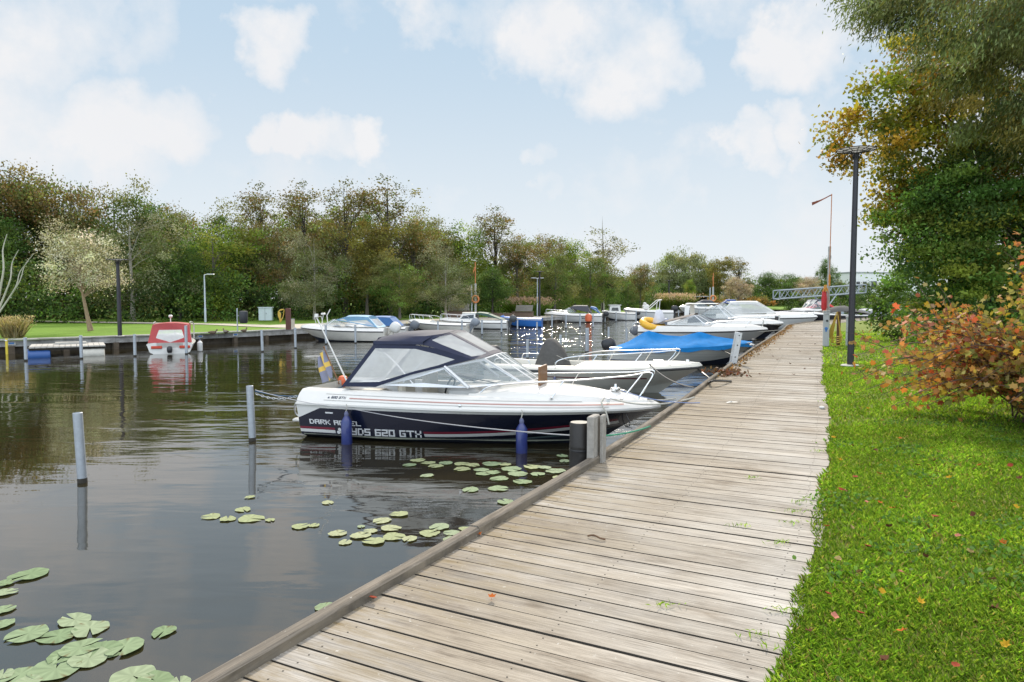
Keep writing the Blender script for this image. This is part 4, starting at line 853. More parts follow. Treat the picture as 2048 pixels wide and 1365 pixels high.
# row beyond: only the upper parts show
BG, HG = cuddy('covered_launch', (27.8, 66.), 6.4, 2.4, .75, .95, 'launch under a charcoal cover below the gangway', RB, R(188), DKH, None, rails=False)
cv = MB(); rows = []
for x, z_, w in ((0, .95, 1.15), (1.2, 1.35, 1.12), (2.6, 1.75, 1.0), (3.4, 1.7, .9), (5., 1.3, .6), (6.3, 1.05, .1)): rows.append([(x, a*w, z_-.55*abs(a)**1.6*(z_-.8)) for a in np.linspace(1, -1, 9)])
cv.grid(rows); cv.build('cover', M('charcoal cover cloth'), BG)
BH, HH = cuddy('day_boat', (35.9, 90.), 6.4, 2.5, .8, 1.0, 'white day boat with navy blue hood under the gangway', RB, R(205), WW, (1.9, 4.0, 3.2, 1.2, 1.9, .95, .8, .6), rails=False, deckz=1.1)
canopy(BH, (3.3, 1.75), (2.6, 2.35), (1.2, 2.3), (.5, 1.2), 1.0, .85, [M('navy canvas'), VINYL()], .1)
BI, HI = cuddy('inflatable_boat', (36.2, 72.6), 6.0, 2.4, .7, .9, 'grey tubed inflatable boat with white seats beyond the power post', RB, R(170), [BLACK(), M('grey tube fabric', (.22, .23, .25), .5), M('grey tube fabric'), M('grey tube fabric'), WHITE()], None, rails=False)
tb = MB(); tb.tube([(x, HI.br(x/HI.L)+.06, HI.zr(x/HI.L)+.1) for x in np.linspace(.1, 5.7, 16)]+[(5.95, 0, 1.1)]+[(x, -HI.br(x/HI.L)-.06, HI.zr(x/HI.L)+.1) for x in np.linspace(5.7, .1, 16)], .24, 12); tb.build('tube', M('grey tube fabric'), BI)
s_ = MB()
for x in (1.5, 2.6, 3.6): s_.box((x, 0, 1.0), (.7, 1.1, .5), ch=.1); s_.box((x-.3, 0, 1.4), (.15, 1.0, .5), ch=.06)
s_.build('seats', WHITE(), BI)
BJ, HJ = cuddy('covered_motorboat', (43.6, 88.), 6.0, 2.4, .8, 1.0, 'motorboat with dark teal cover at the right end of the gangway', RB, R(185), WW, None, rails=False)
cv = MB(); cv.grid([[(x, a*w, z_-.5*abs(a)**1.7*(z_-.9)) for a in np.linspace(1, -1, 9)] for x, z_, w in ((0, 1.1, 1.1), (1.0, 1.9, 1.05), (2.4, 2.1, .95), (4.4, 1.3, .6), (5.9, 1.1, .1))]); cv.build('cover', M('teal cover cloth', (.01, .07, .10), .7), BJ)
BK, HK = cuddy('small_boat', (40.2, 97.), 4.6, 1.9, .8, .95, 'small white boat with bright red cover below the gangway', RB, R(185), WW, None, rails=False)
cv = MB(); cv.grid([[(x, a*w, z_-.5*abs(a)**1.7*(z_-.8)) for a in np.linspace(1, -1, 9)] for x, z_, w in ((0, 1.3, .9), (1.0, 1.95, .85), (2.4, 2.05, .8), (3.6, 1.4, .5), (4.5, 1.2, .1))]); cv.build('cover', M('red cover cloth', (.45, .03, .025), .7), BK)
BL, HL = cuddy('motorboat', (28.2, 106), 5.4, 2.1, .75, .9, 'low white motorboat moored at the foot of the green slope', LB, R(150), WW, (1.4, 3.0, 2.3, 1.05, 1.5, .8, .6, .5), rails=False)
BL.location = (38.2, 118, 0)
# ---------------------------------------------------------------- boats of the far bank
HB_ = R(180-24)
def lboat(name, px, Y, L, B, z0, z1, label, mats, yaw=HB_, **k):
    bow = Vector((PX(px, Y), Y)); b, H = cuddy(name, (bow.x, bow.y), L, B, z0, z1, label, LB, yaw, mats, k.pop('scr', None), **k); return b, H
RUST = [M('dark antifouling'), M('stained white topsides', (.60, .57, .51), .4, var=.18, scale=2), M('dark rubbing strake'), WHITE(), M('cockpit liner')]
# red-hooded boat, stern towards us
b, H = lboat('hooded_boat', 353, 33.5, 4.4, 1.8, .36, .52, 'white boat with red canvas hood and its stern towards us', WW, R(112), scr=(1.4, 3.2, 2.5, .58, 1.0, .75, .62, .5), rails=False, deckz=.46)
REDC = M('faded red canvas', (.33, .045, .045), .75, var=.2, bump=.15)
canopy(b, (3.0, .85), (2.5, 1.20), (.7, 1.20), (.12, .46), .84, .70, [REDC, VINYL()], .17)
for y in (-.62, .45): s_ = MB(); s_.box((-.03, y+.05, .28), (.05, .42, .12), ch=.02); s_.build('tail_pad', M('red vinyl'), b)
s_ = MB(); s_.tube([(2.2, .1, 1.25), (2.2, .1, 1.48)], .022, 8); s_.lathe([(.04, 0), (.08, .04), (.09, .1), (.05, .14)], (2.2, .1, 1.46), 12); s_.build('mast_light', M('white gelcoat'), b)
for y in (-.9, .9): s_ = MB(); s_.tube(bez([(2.9, y*.9, .5), (2.8, y*.9, 1.15), (2.3, y*.8, 1.28), (1.6, y*.8, 1.27)], 12), .025, 8); s_.build('roof_rail', WHITE(), b)
outboard(b, -.12, 0, .05, .6, 0, leg=False)
fender(None, b.matrix_basis @ Vector((.9, -1.12, .6)), .5, .11, M('white fender vinyl', (.66, .66, .64), .4), 'white fender on the right side of the red-hooded boat', .1, 'white fenders')
LBLUE = M('pale blue canvas', (.17, .33, .48), .7, var=.18, bump=.15); NBL = M('mid blue canvas', (.04, .13, .32), .7, var=.2)
b, H = lboat('hooded_boat', 601, 39.0, 5.0, 1.95, .54, .72, 'rust-stained white boat with pale blue hood and white outboard', RUST, R(174), scr=(1.9, 3.6, 2.9, .86, 1.22, .82, .66, .5), deckz=.74, rails=False)
canopy(b, (2.75, 1.18), (2.1, 1.36), (.9, 1.34), (.35, .78), .85, .74, [LBLUE, VINYL()], .1, side=True)
outboard(b, -.15, 0, .62, 1.15, .55, M('white cowl', (.62, .61, .58), .4), legcol=RUST[1])
s_ = MB(); s_.tube([(3.7, .2, .95), (3.6, .2, 1.45)], .02, 6); s_.box((3.6, .2, 1.5), (.2, .25, .12), ch=.03); s_.tube([(3.5, -.2, .95), (3.55, -.2, 1.4), (3.35, -.2, 1.75)], .03, 6); s_.tube([(3.9, .5, .95), (4.0, .5, 1.35), (4.0, -.5, 1.35), (3.9, -.5, .95)], .016, 6); s_.build('pulpit_and_lights', WHITE(), b)
b, H = lboat('hooded_boat', 690, 43.0, 4.0, 1.9, .5, .68, 'white boat with a mid blue hood and grey outboard behind the rust-stained one', WW, R(174), rails=False)
canopy(b, (2.6, .75), (2.1, 1.22), (1.0, 1.22), (.5, .7), .8, .7, [NBL, NBL], .1, side=False, front=False, rear=False); outboard(b, -.15, 0, .62, 1.05, .5, M('grey cowl'))
b, H = lboat('open_boat', 817, 50.2, 4.6, 1.9, .48, .74, 'long white open boat with low bow rail and grey outboard', RUST, R(166), uc=.6)
outboard(b, -.15, 0, .6, 1.15, .6, M('steel grey cowl', (.20, .22, .25), .4))
b, H = lboat('cabin_boat', 878, 56.0, 5.6, 2.1, .46, .66, 'white cabin boat with dark green hood and windowed wheelhouse', WW, R(172), deckz=.68)
cb = MB(); 
panel(cb, [(2.5, -.8, .70), (3.9, -.66, .70), (3.55, -.6, 1.22), (2.5, -.7, 1.26)], None, .13); panel(cb, mir([(2.5, -.8, .70), (3.9, -.66, .70), (3.55, -.6, 1.22), (2.5, -.7, 1.26)]), None, .13)
panel(cb, [(3.9, .66, .70), (3.55, .6, 1.22), (3.55, -.6, 1.22), (3.9, -.66, .70)], None, .1); cb.grid([[(x, a*w, 1.24+.08*(1-a*a)) for a in np.linspace(-1, 1, 7)] for x, w in ((3.6, .64), (2.45, .74))]); cb.build('wheelhouse', [WHITE(), DGLASS()], b)
GRN = M('dark green canvas', (.025, .075, .055), .7, var=.25); canopy(b, (2.5, 1.2), (2.3, 1.27), (1.5, 1.18), (.3, .72), .9, .74, [GRN, GRN], .1, side=False, front=False, rear=False, name='hood')
s_ = MB(); s_.tube([(2.9, .2, 1.3), (2.9, .2, 1.9)], .02, 6); s_.build('aerial', STEEL(), b)
outboard(b, -.15, 0, .66, 1.1, .5, M('dark grey cowl', (.05, .055, .06), .4))
b, H = lboat('rowing_boat', 1000, 59.5, 3.6, 1.5, .62, .8, 'small bright blue rowing boat moored by the stone quay', [M('dark antifouling'), M('bright blue paint', (.02, .13, .42), .4), M('white gelcoat'), M('bright blue paint'), M('cockpit liner')], R(172), rails=False, uc=.9)
b, H = lboat('cabin_cruiser', 1088, 72.5, 6.0, 2.4, .62, .86, 'white cruiser under a dark grey canopy with blue stern sheet', WW, R(170), scr=(2.7, 4.3, 3.4, 1.02, 1.5, .95, .8, .6), deckz=.9, bowz=.95, crown=.2)
canopy(b, (3.3, 1.46), (2.9, 1.66), (1.5, 1.66), (1.1, .95), 1.0, .85, [M('charcoal canopy canvas', (.07, .07, .08), .75), DGLASS()], .12, side=False)
canopy(b, (1.2, 1.5), (1.1, 1.58), (.6, 1.46), (.2, .9), .98, .82, [M('mid blue canvas'), VINYL()], .12, name='stern_sheet')
l = MB(); sq = lambda x, z: (x, H.y_at(x, z)+.008, z); 
for i in range(7): l.poly([sq(2.0-.16*i, .38), sq(2.0-.16*i-.11, .38), sq(2.0-.16*i-.09, .5), sq(2.0-.16*i+.02, .5)])
l.build('hull_lettering', M('dark blue lettering'), b)
outboard(b, -.15, 0, .7, 1.1, .4); o = empty('orange_float', (0, 0, 0), 0, 'orange float hanging at the stern of the grey-canopied cruiser', 'float'); s_ = MB(); s_.lathe([(.1, .0), (.32, .1), (.36, .5), (.3, .75), (.08, .85)], (0, 0, 0), 14); s_.build('body', M('orange buoy plastic'), o); s_ = MB(); s_.tube([(0, 0, .8), (.02, 0, 1.05)], .02, 6); s_.build('lanyard', ROPE(), o); o.location = Vector((PX(1177, 70.4), 70.4, .05))
b, H = lboat('pilot_boat', 1203, 79.5, 3.8, 1.9, .70, .95, 'small white fishing boat with upright wheelhouse', WW, R(178), rails=False, uc=.7)
cb = MB()
for sg in (1, -1):
    p_ = [(1.7, .72*sg, .85), (3.0, .62*sg, .85), (2.9, .6*sg, 1.66), (1.8, .68*sg, 1.66)]; panel(cb, p_ if sg > 0 else p_[::-1], None, .22)
panel(cb, [(3.0, .62, .85), (2.9, .6, 1.66), (2.9, -.6, 1.66), (3.0, -.62, .85)], None, .17); panel(cb, [(1.7, .72, .85), (1.8, .68, 1.66), (1.8, -.68, 1.66), (1.7, -.72, .85)], False); cb.box((2.35, 0, 1.70), (1.4, 1.45, .08), ch=.02); cb.build('wheelhouse', [WHITE(), DGLASS()], b); outboard(b, -.15, 0, .7, .9, .6)
b, H = lboat('sport_boat', 1246, 81.0, 5.6, 2.2, .8, 1.15, 'white sport boat with a tall tubular arch and black outboard', WW, R(180), rails=False, deckz=1.1)
s_ = MB()
for y in (-.8, .8): s_.tube([(2.9, y, 1.1), (1.6, y*.9, 2.25), (1.3, y*.8, 2.3)], .05, 8); s_.tube([(1.6, y, 1.1), (1.5, y*.9, 2.2)], .04, 8)
s_.tube([(1.3, -.66, 2.3), (1.3, .66, 2.3)], .05, 8); s_.build('arch', WHITE(), b); s_ = MB(); s_.box((3.0, 0, 1.45), (.7, .8, .7), ch=.15); s_.box((3.1, 0, 1.85), (.3, .7, .4), ch=.12); s_.build('console', WHITE(), b); outboard(b, -.15, 0, .95, 1.5, 0)
b, H = lboat('day_cruiser', 1357, 110, 6.4, 2.5, .85, 1.15, 'far white cruiser with a dark cabin cover before the grass plumes', WW, R(176), scr=(2.0, 4.4, 3.4, 1.3, 2.0, .95, .8, .6), rails=False, deckz=1.25, crown=.25)
canopy(b, (3.4, 1.95), (2.8, 2.25), (1.4, 2.2), (.6, 1.3), 1.0, .85, [M('charcoal canopy canvas'), DGLASS()], .15)
b, H = lboat('hooded_boat', 1416, 121, 5.4, 2.3, .85, 1.1, 'far white boat with bright blue hood by the lifebuoy mast', WW, R(176), rails=False, deckz=1.2, scr=(2.2, 3.8, 3.1, 1.25, 1.9, .9, .75, .6))
canopy(b, (2.9, 1.85), (2.3, 2.35), (1.0, 2.3), (.4, 1.3), 1.0, .85, [M('royal blue canvas', (.015, .06, .25), .7), VINYL()], .14)
# ================================================================ THINGS ON THE WATER AND THE BANKS
# ---------------------------------------------------------------- mooring poles
def pole_mesh(h):
    mb = MB(); mb.lathe([(.056, -.6), (.056, h-.004), (.05, h), (.044, h)], n=14); mb.lathe([(.0575, -.02), (.0575, .04)], n=14)
    return mb
def mooring_pole(px, py, h, label, lean=(0, 0), r=1., loc=None):
    p = loc or P(px, py, 0); mb = MB(); mb.lathe([(.055, -.6), (.055, h-.004), (.05, h), (.046, h), (.044, h-.03), (.001, h-.03)], n=14)
    o = mb.build('mooring_pole', GALV()); w_ = MB(); w_.lathe([(.0565, -.02), (.0565, .05), (.055, .055)], n=14); w_.build('waterline_stain', M('dark wet timber'), o)
    o.location = p; o.rotation_euler = (lean[0], lean[1], 0); o.scale = (r, r, 1); tag(o, label, 'mooring pole', 'grey steel mooring poles'); return o
POLES = [(165, 965, .87, 'grey steel mooring pole standing alone at the far left of the near water', (0, -.035)), (505, 882, .89, 'steel mooring pole with a chain and rope to the navy boat', (0, -.03)),
 (52, 722, .87, 'steel mooring pole to the left of the barrel raft', (0, 0)), (163, 718, .90, 'steel mooring pole in front of the barrel raft', (0, 0)), (270, 713, .89, 'steel mooring pole between raft and red-hooded boat', (0, .01)),
 (373, 709, 1.2, 'tall steel mooring pole at the right side of the red-hooded boat', (0, 0)), (525, 704, .96, 'steel mooring pole standing in open water near the brown hose post', (0, -.02)), (591, 697, .97, 'steel mooring pole at the bow of the pale blue hooded boat', (0, 0)),
 (652, 689, 1.0, 'steel mooring pole in front of the pale blue hood', (0, 0)), (711, 687, .97, 'steel mooring pole by the white outboard', (0, 0)), (826, 664, .75, 'steel mooring pole at the bow of the long open boat', (0, 0)), (876, 667, .85, 'steel mooring pole alongside the long open boat', (0, 0)),
 (924, 668, .9, 'steel mooring pole by the grey outboard of the long open boat', (0, 0)), (964, 670, 1.0, 'steel mooring pole in front of the green hood', (0, 0)), (1003, 666, .97, 'steel mooring pole by the dark outboard of the green-hooded boat', (0, 0)), (1035, 660, .8, 'steel mooring pole at the stern of the blue rowing boat', (0, 0)),
 (1055, 718, .75, 'steel mooring pole left of the grey hooded console', (0, 0)), (1121, 708, .8, 'steel mooring pole right of the grey hooded console', (0, 0)), (1174, 705, 1.05, 'thick steel mooring pole between the grey console and the black outboard', (0, 0)), (1217, 690, .9, 'steel mooring pole behind the black outboard', (0, 0)), (1253, 690, .85, 'steel mooring pole behind the tarpaulin boat stern', (0, 0)),
 (1074, 662, .65, 'steel mooring pole in the water left of the grey-canopied cruiser', (0, 0)), (1104, 656, 1.05, 'steel mooring pole at the bow of the grey-canopied cruiser', (0, 0)), (1132, 657, 1.08, 'steel mooring pole before the grey-canopied cruiser, second from its bow', (0, 0)), (1160, 655, 1.1, 'steel mooring pole before the dark canopy of the cruiser', (0, 0)), (1186, 655, 1.15, 'steel mooring pole beside the orange float', (0, 0)),
 (1210, 645, .95, 'steel mooring pole left of the small wheelhouse boat', (0, 0)), (1232, 643, .97, 'steel mooring pole in front of the small wheelhouse boat', (0, 0)), (1252, 642, 1.04, 'steel mooring pole between wheelhouse boat and sport boat', (0, 0)), (1272, 646, 1.2, 'steel mooring pole in front of the sport boat bow', (0, 0)), (1292, 642, 1.1, 'steel mooring pole under the arch of the sport boat', (0, 0)), (1310, 640, 1.1, 'steel mooring pole beside the black outboard of the sport boat', (0, 0)),
 (1342, 632, .95, 'steel mooring pole left of the far dark-covered cruiser', (0, 0)), (1357, 634, .96, 'steel mooring pole at the bow of the far dark-covered cruiser', (0, 0)), (1372, 634, 1.09, 'steel mooring pole in front of the far dark-covered cruiser', (0, 0)), (1385, 632, 1.09, 'steel mooring pole before the cabin cover of the far cruiser', (0, 0)), (1398, 632, 1.09, 'steel mooring pole near the stern of the far dark-covered cruiser', (0, 0)), (1411, 632, 1.16, 'steel mooring pole left of the far blue-hooded boat', (0, 0))]
for i, (px, py, h, lb, ln) in enumerate(POLES): mooring_pole(px, py, h, lb, ln, 1. if i < 2 else (1.05 if i != 18 else 1.5))
# chain and lines from the second pole
RP = M('grey mooring line', (.36, .36, .37), .8, var=.2, scale=80)
def sag(a, b, s, n=14): a, b = Vector(a), Vector(b); return [a.lerp(b, t)-Vector((0, 0, s*4*t*(1-t))) for t in np.linspace(0, 1, n)]
def line(name, pts, r, mat, label, cat='rope', group='mooring lines'):
    mb = MB(); mb.tube(pts, r, 7); o = mb.build(name, mat); return tag(o, label, cat, group)
p2 = P(505, 882, 0)+Vector((.06, 0, .82)); stern = a_pt(.25, -.9, .74); bol = Vector((1.36, 9.05, 1.02))
dolp = P(1161, 925, .76); dolp.z = 1.0; dolp.y += .02
line('mooring_line', sag(p2, a_pt(1.05, -1.22, .565), .04)+sag(a_pt(1.05, -1.22, .565), dolp, .05)[1:], .006, RP, 'long grey line from the steel pole along the navy hull to the black post', 'rope')
line('mooring_line', sag(p2+Vector((0, 0, -.02)), a_pt(.1, .4, .72), .14), .009, M('blue rope', (.03, .10, .19), .8, var=.3, scale=60), 'blue rope drooping from the steel pole to the navy boat stern')
ch = MB(); cs = sag(p2+Vector((0, .02, -.06)), p2+Vector((.62, .12, -.12)), .06, 16)
for i, q in enumerate(cs[:-1]):
    d = (cs[i+1]-q); a = d.normalized(); e = a.cross(Vector((0, 0, 1))).normalized() if i % 2 else Vector((0, 0, 1)); m_ = (q+cs[i+1])/2
    ch.tube([m_+a*.028*math.cos(t)+e*.014*math.sin(t) for t in np.linspace(0, 2*math.pi, 11)[:-1]], .005, 5, closed=True)
tag(ch.build('chain', GALV()), 'short galvanised chain hanging from the second steel pole', 'chain')
line('mooring_line', sag(a_pt(5.0, -.50, .78), Vector((2.62, 9.98, .86)), .10), .013, ROPE(), 'pale rope from the navy boat cleat to the boardwalk')
line('mooring_line', bez([a_pt(4.92, -.53, .79), a_pt(4.90, -.66, .72), a_pt(4.98, -.70, .58), a_pt(5.02, -.71, .42)], 14), .013, ROPE(), 'pale rope end hanging down the navy hull below the bow rail')
line('mooring_line', sag(a_pt(5.12, -.12, .86), P(1400, 806, .85), .06), .006, M('thin blue cord', (.10, .17, .38), .7), 'thin blue cord from the bow rail across the kerb')
line('mooring_line', sag(a_pt(5.1, .5, .78), P(1352, 797, .82), .08), .010, ROPE(), 'pale rope from the far bow cleat of the navy boat')
line('mooring_line', bez([a_pt(5.1, -.28, .74), a_pt(5.3, -.45, .4), P(1258, 862, .3)+Vector((0, .4, 0)), P(1262, 868, .05)+Vector((.1, .5, 0))], 12), .007, BLACK(), 'thin dark line falling from the navy boat bow to the water')
line('mooring_line', sag(dolp+Vector((.1, 0, 0)), P(1300, 853, .82), .03), .009, M('green cord', (.03, .22, .13), .8), 'green cord tied between the black post and the kerb')
def b_pt(B, x, y, z): v = Vector((x, y, 0)); v.rotate(Matrix.Rotation(B.rotation_euler.z, 3, 'Z')); return B.location+v+Vector((0, 0, z))
line('mooring_line', sag(b_pt(BB, 4.15, -.5, .74), P(1388, 776, .80), .10), .014, M('black and white rope', (.10, .10, .10), .8, var=.5, scale=40), 'dark rope from the cream open boat cleat to the kerb')
line('mooring_line', bez([b_pt(BB, 5.2, 0, .6), P(1405, 748, .62)+Vector((.15, 0, -.1)), P(1418, 765, .80), P(1430, 762, .85), P(1462, 763, .77)], 18), .02, BLACK(), 'thick black rope from the cream boat bow lying over the kerb')
o = fender(None, b_pt(BB, 1.95, -1.03, .74), .2, .09, M('white fender vinyl'), 'small white ball fender on a cord at the cream open boat', .4, 'white fenders')
line('mooring_line', sag(b_pt(BB, 1.95, -.9, .9), b_pt(BB, 2.7, -.86, .66), .02), .005, ROPE(), 'thin cord tied along the cream open boat rail')
for (xa, ya, za), (xb, yb, zb), lb in (((11.2, 34.35, .75), (13.2, 33.8, .85), 'pale rope from the pale grey day cruiser to the boardwalk'), ((7.2, 24.0, .55), (7.75, 21.9, .3), 'dark line hanging from the tarpaulin boat side'), ((14.6, 41.2, .95), (15.9, 40.2, .85), 'pale rope from the dark-hulled cruiser to the boardwalk')):
    line('mooring_line', sag((xa, ya, za), (xb, yb, zb), .06), .012, ROPE() if 'pale' in lb else BLACK(), lb)
# ---------------------------------------------------------------- dolphin post with fender boards
d0 = empty('mooring_post', (1.09, 8.02, 0), R(-24), 'short black round mooring post with two weathered boards at the kerb', 'mooring post')
d0.location = P(1161, 925, .76).xy.to_3d()+Vector((0, .10, 0)); d0.scale = (.66, .66, .875)
s_ = MB(); s_.lathe([(.145, -.6), (.145, .86), (.142, 1.0), (.146, 1.01), (.146, 1.03), (.142, 1.04), (.14, 1.26), (.13, 1.275), (.0, 1.275)], n=24); s_.build('post', M('tarred timber', (.022, .019, .017), .55, var=.5, scale=8, bump=.4), d0)
s_ = MB(); s_.lathe([(.147, .97), (.149, .975), (.149, .985), (.147, .99)], n=24); s_.build('strap', M('black plastic'), d0)
GT = M('grey weathered timber', (.30, .28, .25), .85, var=.3, scale=14, bump=.35)
s_ = MB(); s_.box((.21, -.02, .86), (.10, .30, 1.0), ch=.012); s_.build('fender_board', GT, d0)
s_ = MB(); s_.box((.315, .09, .86), (.05, .16, 1.0), ch=.01); s_.build('fender_board', GT, d0)
pm = empty('mooring_post', (0, 0, 0), 0, 'small black post at the kerb where the boardwalk bends', 'mooring post'); s_ = MB(); s_.lathe([(.11, -.6), (.11, 1.3), (.1, 1.33), (.0, 1.33)], n=16); s_.build('post', M('tarred timber'), pm); s_ = MB(); s_.lathe([(.113, 1.27), (.113, 1.31)], n=16); s_.build('cap_band', GALV(), pm); pm.location = (16.0, 42.3, 0)
# ladder standing edge-on at the kerb by the tarpaulin boat
la = empty('ladder', (5.06, 16.3, 0), R(-24), 'aluminium ladder seen edge-on, standing over the kerb before the blue tarpaulin', 'ladder'); la.rotation_euler = (0, R(9), R(-10))
for y in (0, .34): s_ = MB(); s_.box((0, y, .72), (.125, .03, 1.6), ch=.006); s_.build('side_rail', ALU(), la)
for z_ in (.1, .38, .66, .94, 1.22, 1.45):
    r_ = MB(); r_.tube([(0, .0, z_), (0, .34, z_)], .02, 8); r_.build('rung', ALU(), la)
    r_ = MB(); r_.lathe([(.016, 0), (.016, .004)], (.0, -.017, z_), 10, axis=(0, -1, 0)); r_.build('rung_socket', BLACK(), la)
o = empty('cleat_box', (7.6, 21.95, .0), R(66), 'white mooring fitting bolted on the boardwalk edge by the tarpaulin boat', 'fitting'); s_ = MB(); s_.box((0, .05, .86), (.3, .14, .06), ch=.02); s_.build('plate', M('white gelcoat'), o); s_ = MB(); s_.lathe([(.05, .88), (.05, .98), (.07, 1.0), (.07, 1.03), (.03, 1.04)], n=12); s_.build('bollard', BLACK(), o)
# ---------------------------------------------------------------- lamps with webbed disc shades
DARKM = M('charcoal lamp paint', (.030, .028, .033), .45, .3, var=.2)
def disc_lamp(loc, h, label, r=.052, D=.42, sc=1.):
    e = empty('street_lamp', loc, .2, label, 'street lamp', 'dark disc-topped lamps')
    s_ = MB(); s_.lathe([(.2, 0), (.2, .012), (.17, .03), (.0, .03)], n=20); s_.build('concrete_base', M('pale concrete', (.42, .41, .38), .9, var=.2), e)
    s_ = MB(); s_.tube([(0, 0, 0), (0, 0, 1.2), (0, 0, h-.22)], [r*1.35, r*1.3, r], 16); s_.build('pole', DARKM, e)
    s_ = MB(); s_.lathe([(r, h-.22), (r*1.15, h-.2), (r*1.15, h-.1), (r*.8, h-.08)], n=14); s_.build('collar', DARKM, e)
    sh = MB(); rows = []
    for q, dz in ((.1, -.005), (.35, .0), (.7, .02), (1., .035)): rows.append([(D*q*math.cos(a)*(1-.05*(k % 2)), D*q*math.sin(a)*(1-.05*(k % 2)), h-.03+dz) for k, a in enumerate(np.linspace(0, 2*math.pi, 13)[:-1])])
    sh.grid(rows, wrap=True); sh.poly(rows[0]); s2 = sh.build('shade', M('frosted lamp shade', (.42, .42, .41), .5, trans=.5), e)
    wb_ = MB()
    for k in range(12):
        a = 2*math.pi*k/12; c_, q_ = math.cos(a), math.sin(a); f = 1-.05*(k % 2)
        if k % 2 == 0: wb_.tube([(0, 0, h-.09), (D*.35*c_, D*.35*q_, h-.042), (D*.7*c_, D*.7*q_, h-.02), (D*c_*f, D*q_*f, h-.005)], .009, 6)
        else: wb_.tube([(D*.35*c_, D*.35*q_, h-.04), (D*f*c_, D*f*q_, h-.005)], .007, 6)
        wb_.tube([(r*c_, r*q_, h-.2), (D*.3*c_, D*.3*q_, h-.05)], .007, 5)
    for q, dz in ((.35, .0), (.68, .02), (1., .035)): wb_.tube([(D*q*math.cos(a)*(1-.05*(k % 2)), D*q*math.sin(a)*(1-.05*(k % 2)), h-.035+dz) for k, a in enumerate(np.linspace(0, 2*math.pi, 13)[:-1])], .009, 6, closed=True)
    wb_.build('shade_web', DARKM, e); return e
disc_lamp((7.50, 15.46, .80), 4.72, 'tall charcoal lamp with a webbed disc shade on the lawn beside the boardwalk', r=.052)
disc_lamp(P(240, 673, QZ+.02), 3.55, 'charcoal lamp with a disc shade beside the leaning pale tree', D=.5, r=.07)
disc_lamp((PX(1079, 70.5), 70.5, QZ+.04), 4.55, 'charcoal disc lamp beside the white lamp by the grass plumes', D=.55, r=.08)
disc_lamp((PX(1337, 118), 118, QZ+.04), 5.0, 'far charcoal disc lamp near the pale round shrub', D=.7, r=.1)
def arm_lamp(loc, h, label, dirx=1, two=False):
    e = empty('street_lamp', loc, 0, label, 'street lamp', 'grey lamps with a side arm'); s_ = MB(); s_.tube([(0, 0, 0), (0, 0, h*.3), (0, 0, h*.31), (0, 0, h)], [.075, .07, .055, .045], 12); s_.build('pole', GALV(), e)
    for d in ((dirx,) if not two else (1, -1)):
        s_ = MB(); s_.tube([(0, 0, h), (d*.2, 0, h+.04)], .03, 8); s_.box((d*.42, 0, h+.04), (.5, .2, .07), ch=.03); s_.build('lamp_head', M('pale lamp housing', (.5, .52, .53), .45), e)
    return e
arm_lamp(P(411, 645, QZ+.2), 3.2, 'slim grey lamp with one side arm on the lawn before the trees')
arm_lamp((PX(1074.5, 72.5), 72.5, QZ+.04), 3.9, 'pale grey twin-headed lamp beside the charcoal disc lamp', two=True)
arm_lamp((PX(1446, 150), 150, 1.0), 7.2, 'far slim lamp pole between the autumn trees')
# ---------------------------------------------------------------- right bank: power post, rescue pole, hose post
pp = empty('power_post', (10.15, 22.6, .76), R(-24), 'grey power post with blue sticker at the boardwalk edge', 'power post'); GP = M('grey painted post', (.40, .42, .43), .5, var=.12, scale=10)
s_ = MB(); s_.box((0, 0, .52), (.19, .19, 1.04), ch=.015); s_.build('body', GP, pp)
s_ = MB()
for z_ in (1.06, 1.10, 1.14): s_.box((0, 0, z_), (.22, .22, .022), ch=.006)
s_.box((0, 0, 1.1), (.15, .15, .1)); s_.build('louvred_head', M('pale lamp housing'), pp)
s_ = MB(); s_.lathe([(.035, 0), (.035, .012)], (.02, -.096, .83), 14, axis=(0, -1, 0)); s_.build('socket', BLACK(), pp)
s_ = MB(); s_.lathe([(.05, 0), (.05, .004)], (0, -.096, .58), 16, axis=(0, -1, 0)); s_.box((0, -.098, .52), (.05, .004, .08)); s_.build('sticker', M('blue sticker', (.05, .19, .50), .4), pp)
rp = empty('rescue_pole', (10.42, 23.1, .76), 0, 'pale rescue pole with slim orange rod and drooping pennant behind the power post', 'pole')
s_ = MB(); s_.tube([(0, 0, 0), (0, 0, 3.25)], .045, 10); s_.build('mast', M('weathered white pole', (.42, .42, .40), .7, var=.25), rp)
s_ = MB(); s_.tube([(.0, -.03, 2.0), (.0, -.05, 4.95)], .014, 8); s_.build('orange_rod', M('orange rod paint', (.50, .17, .05), .5), rp)
s_ = MB(); rows = []
for t_ in np.linspace(0, 1, 9): rows.append([(-.62*t_, .02*math.sin(t_*7), 4.94-.25*t_-.03*math.sin(t_*3)), (-.62*t_+.02, .02*math.sin(t_*7+1), 4.94-.25*t_-.03-.075*t_)])
s_.grid(rows); s_.tube([(-.45, 0, 4.74), (-.55, 0, 4.62)], .012, 5); s_.build('pennant', M('rust red pennant', (.24, .07, .04), .8), rp)
s_ = MB(); s_.tube([(-.1, 0, 2.55), (.1, 0, 2.62)], .012, 6); s_.box((.02, -.05, 2.9), (.03, .02, .1)); s_.build('cross_bracket', GALV(), rp)
s_ = MB(); s_.box((.0, -.05, 2.15), (.055, .02, .36)); s_.build('orange_sleeve', M('orange sleeve', (.62, .25, .05), .5), rp)
lb_ = empty('rescue_bag', (10.23, 22.98, 1.9), 0, 'red rescue bag with yellow cords hanging on the rescue pole', 'rescue bag')
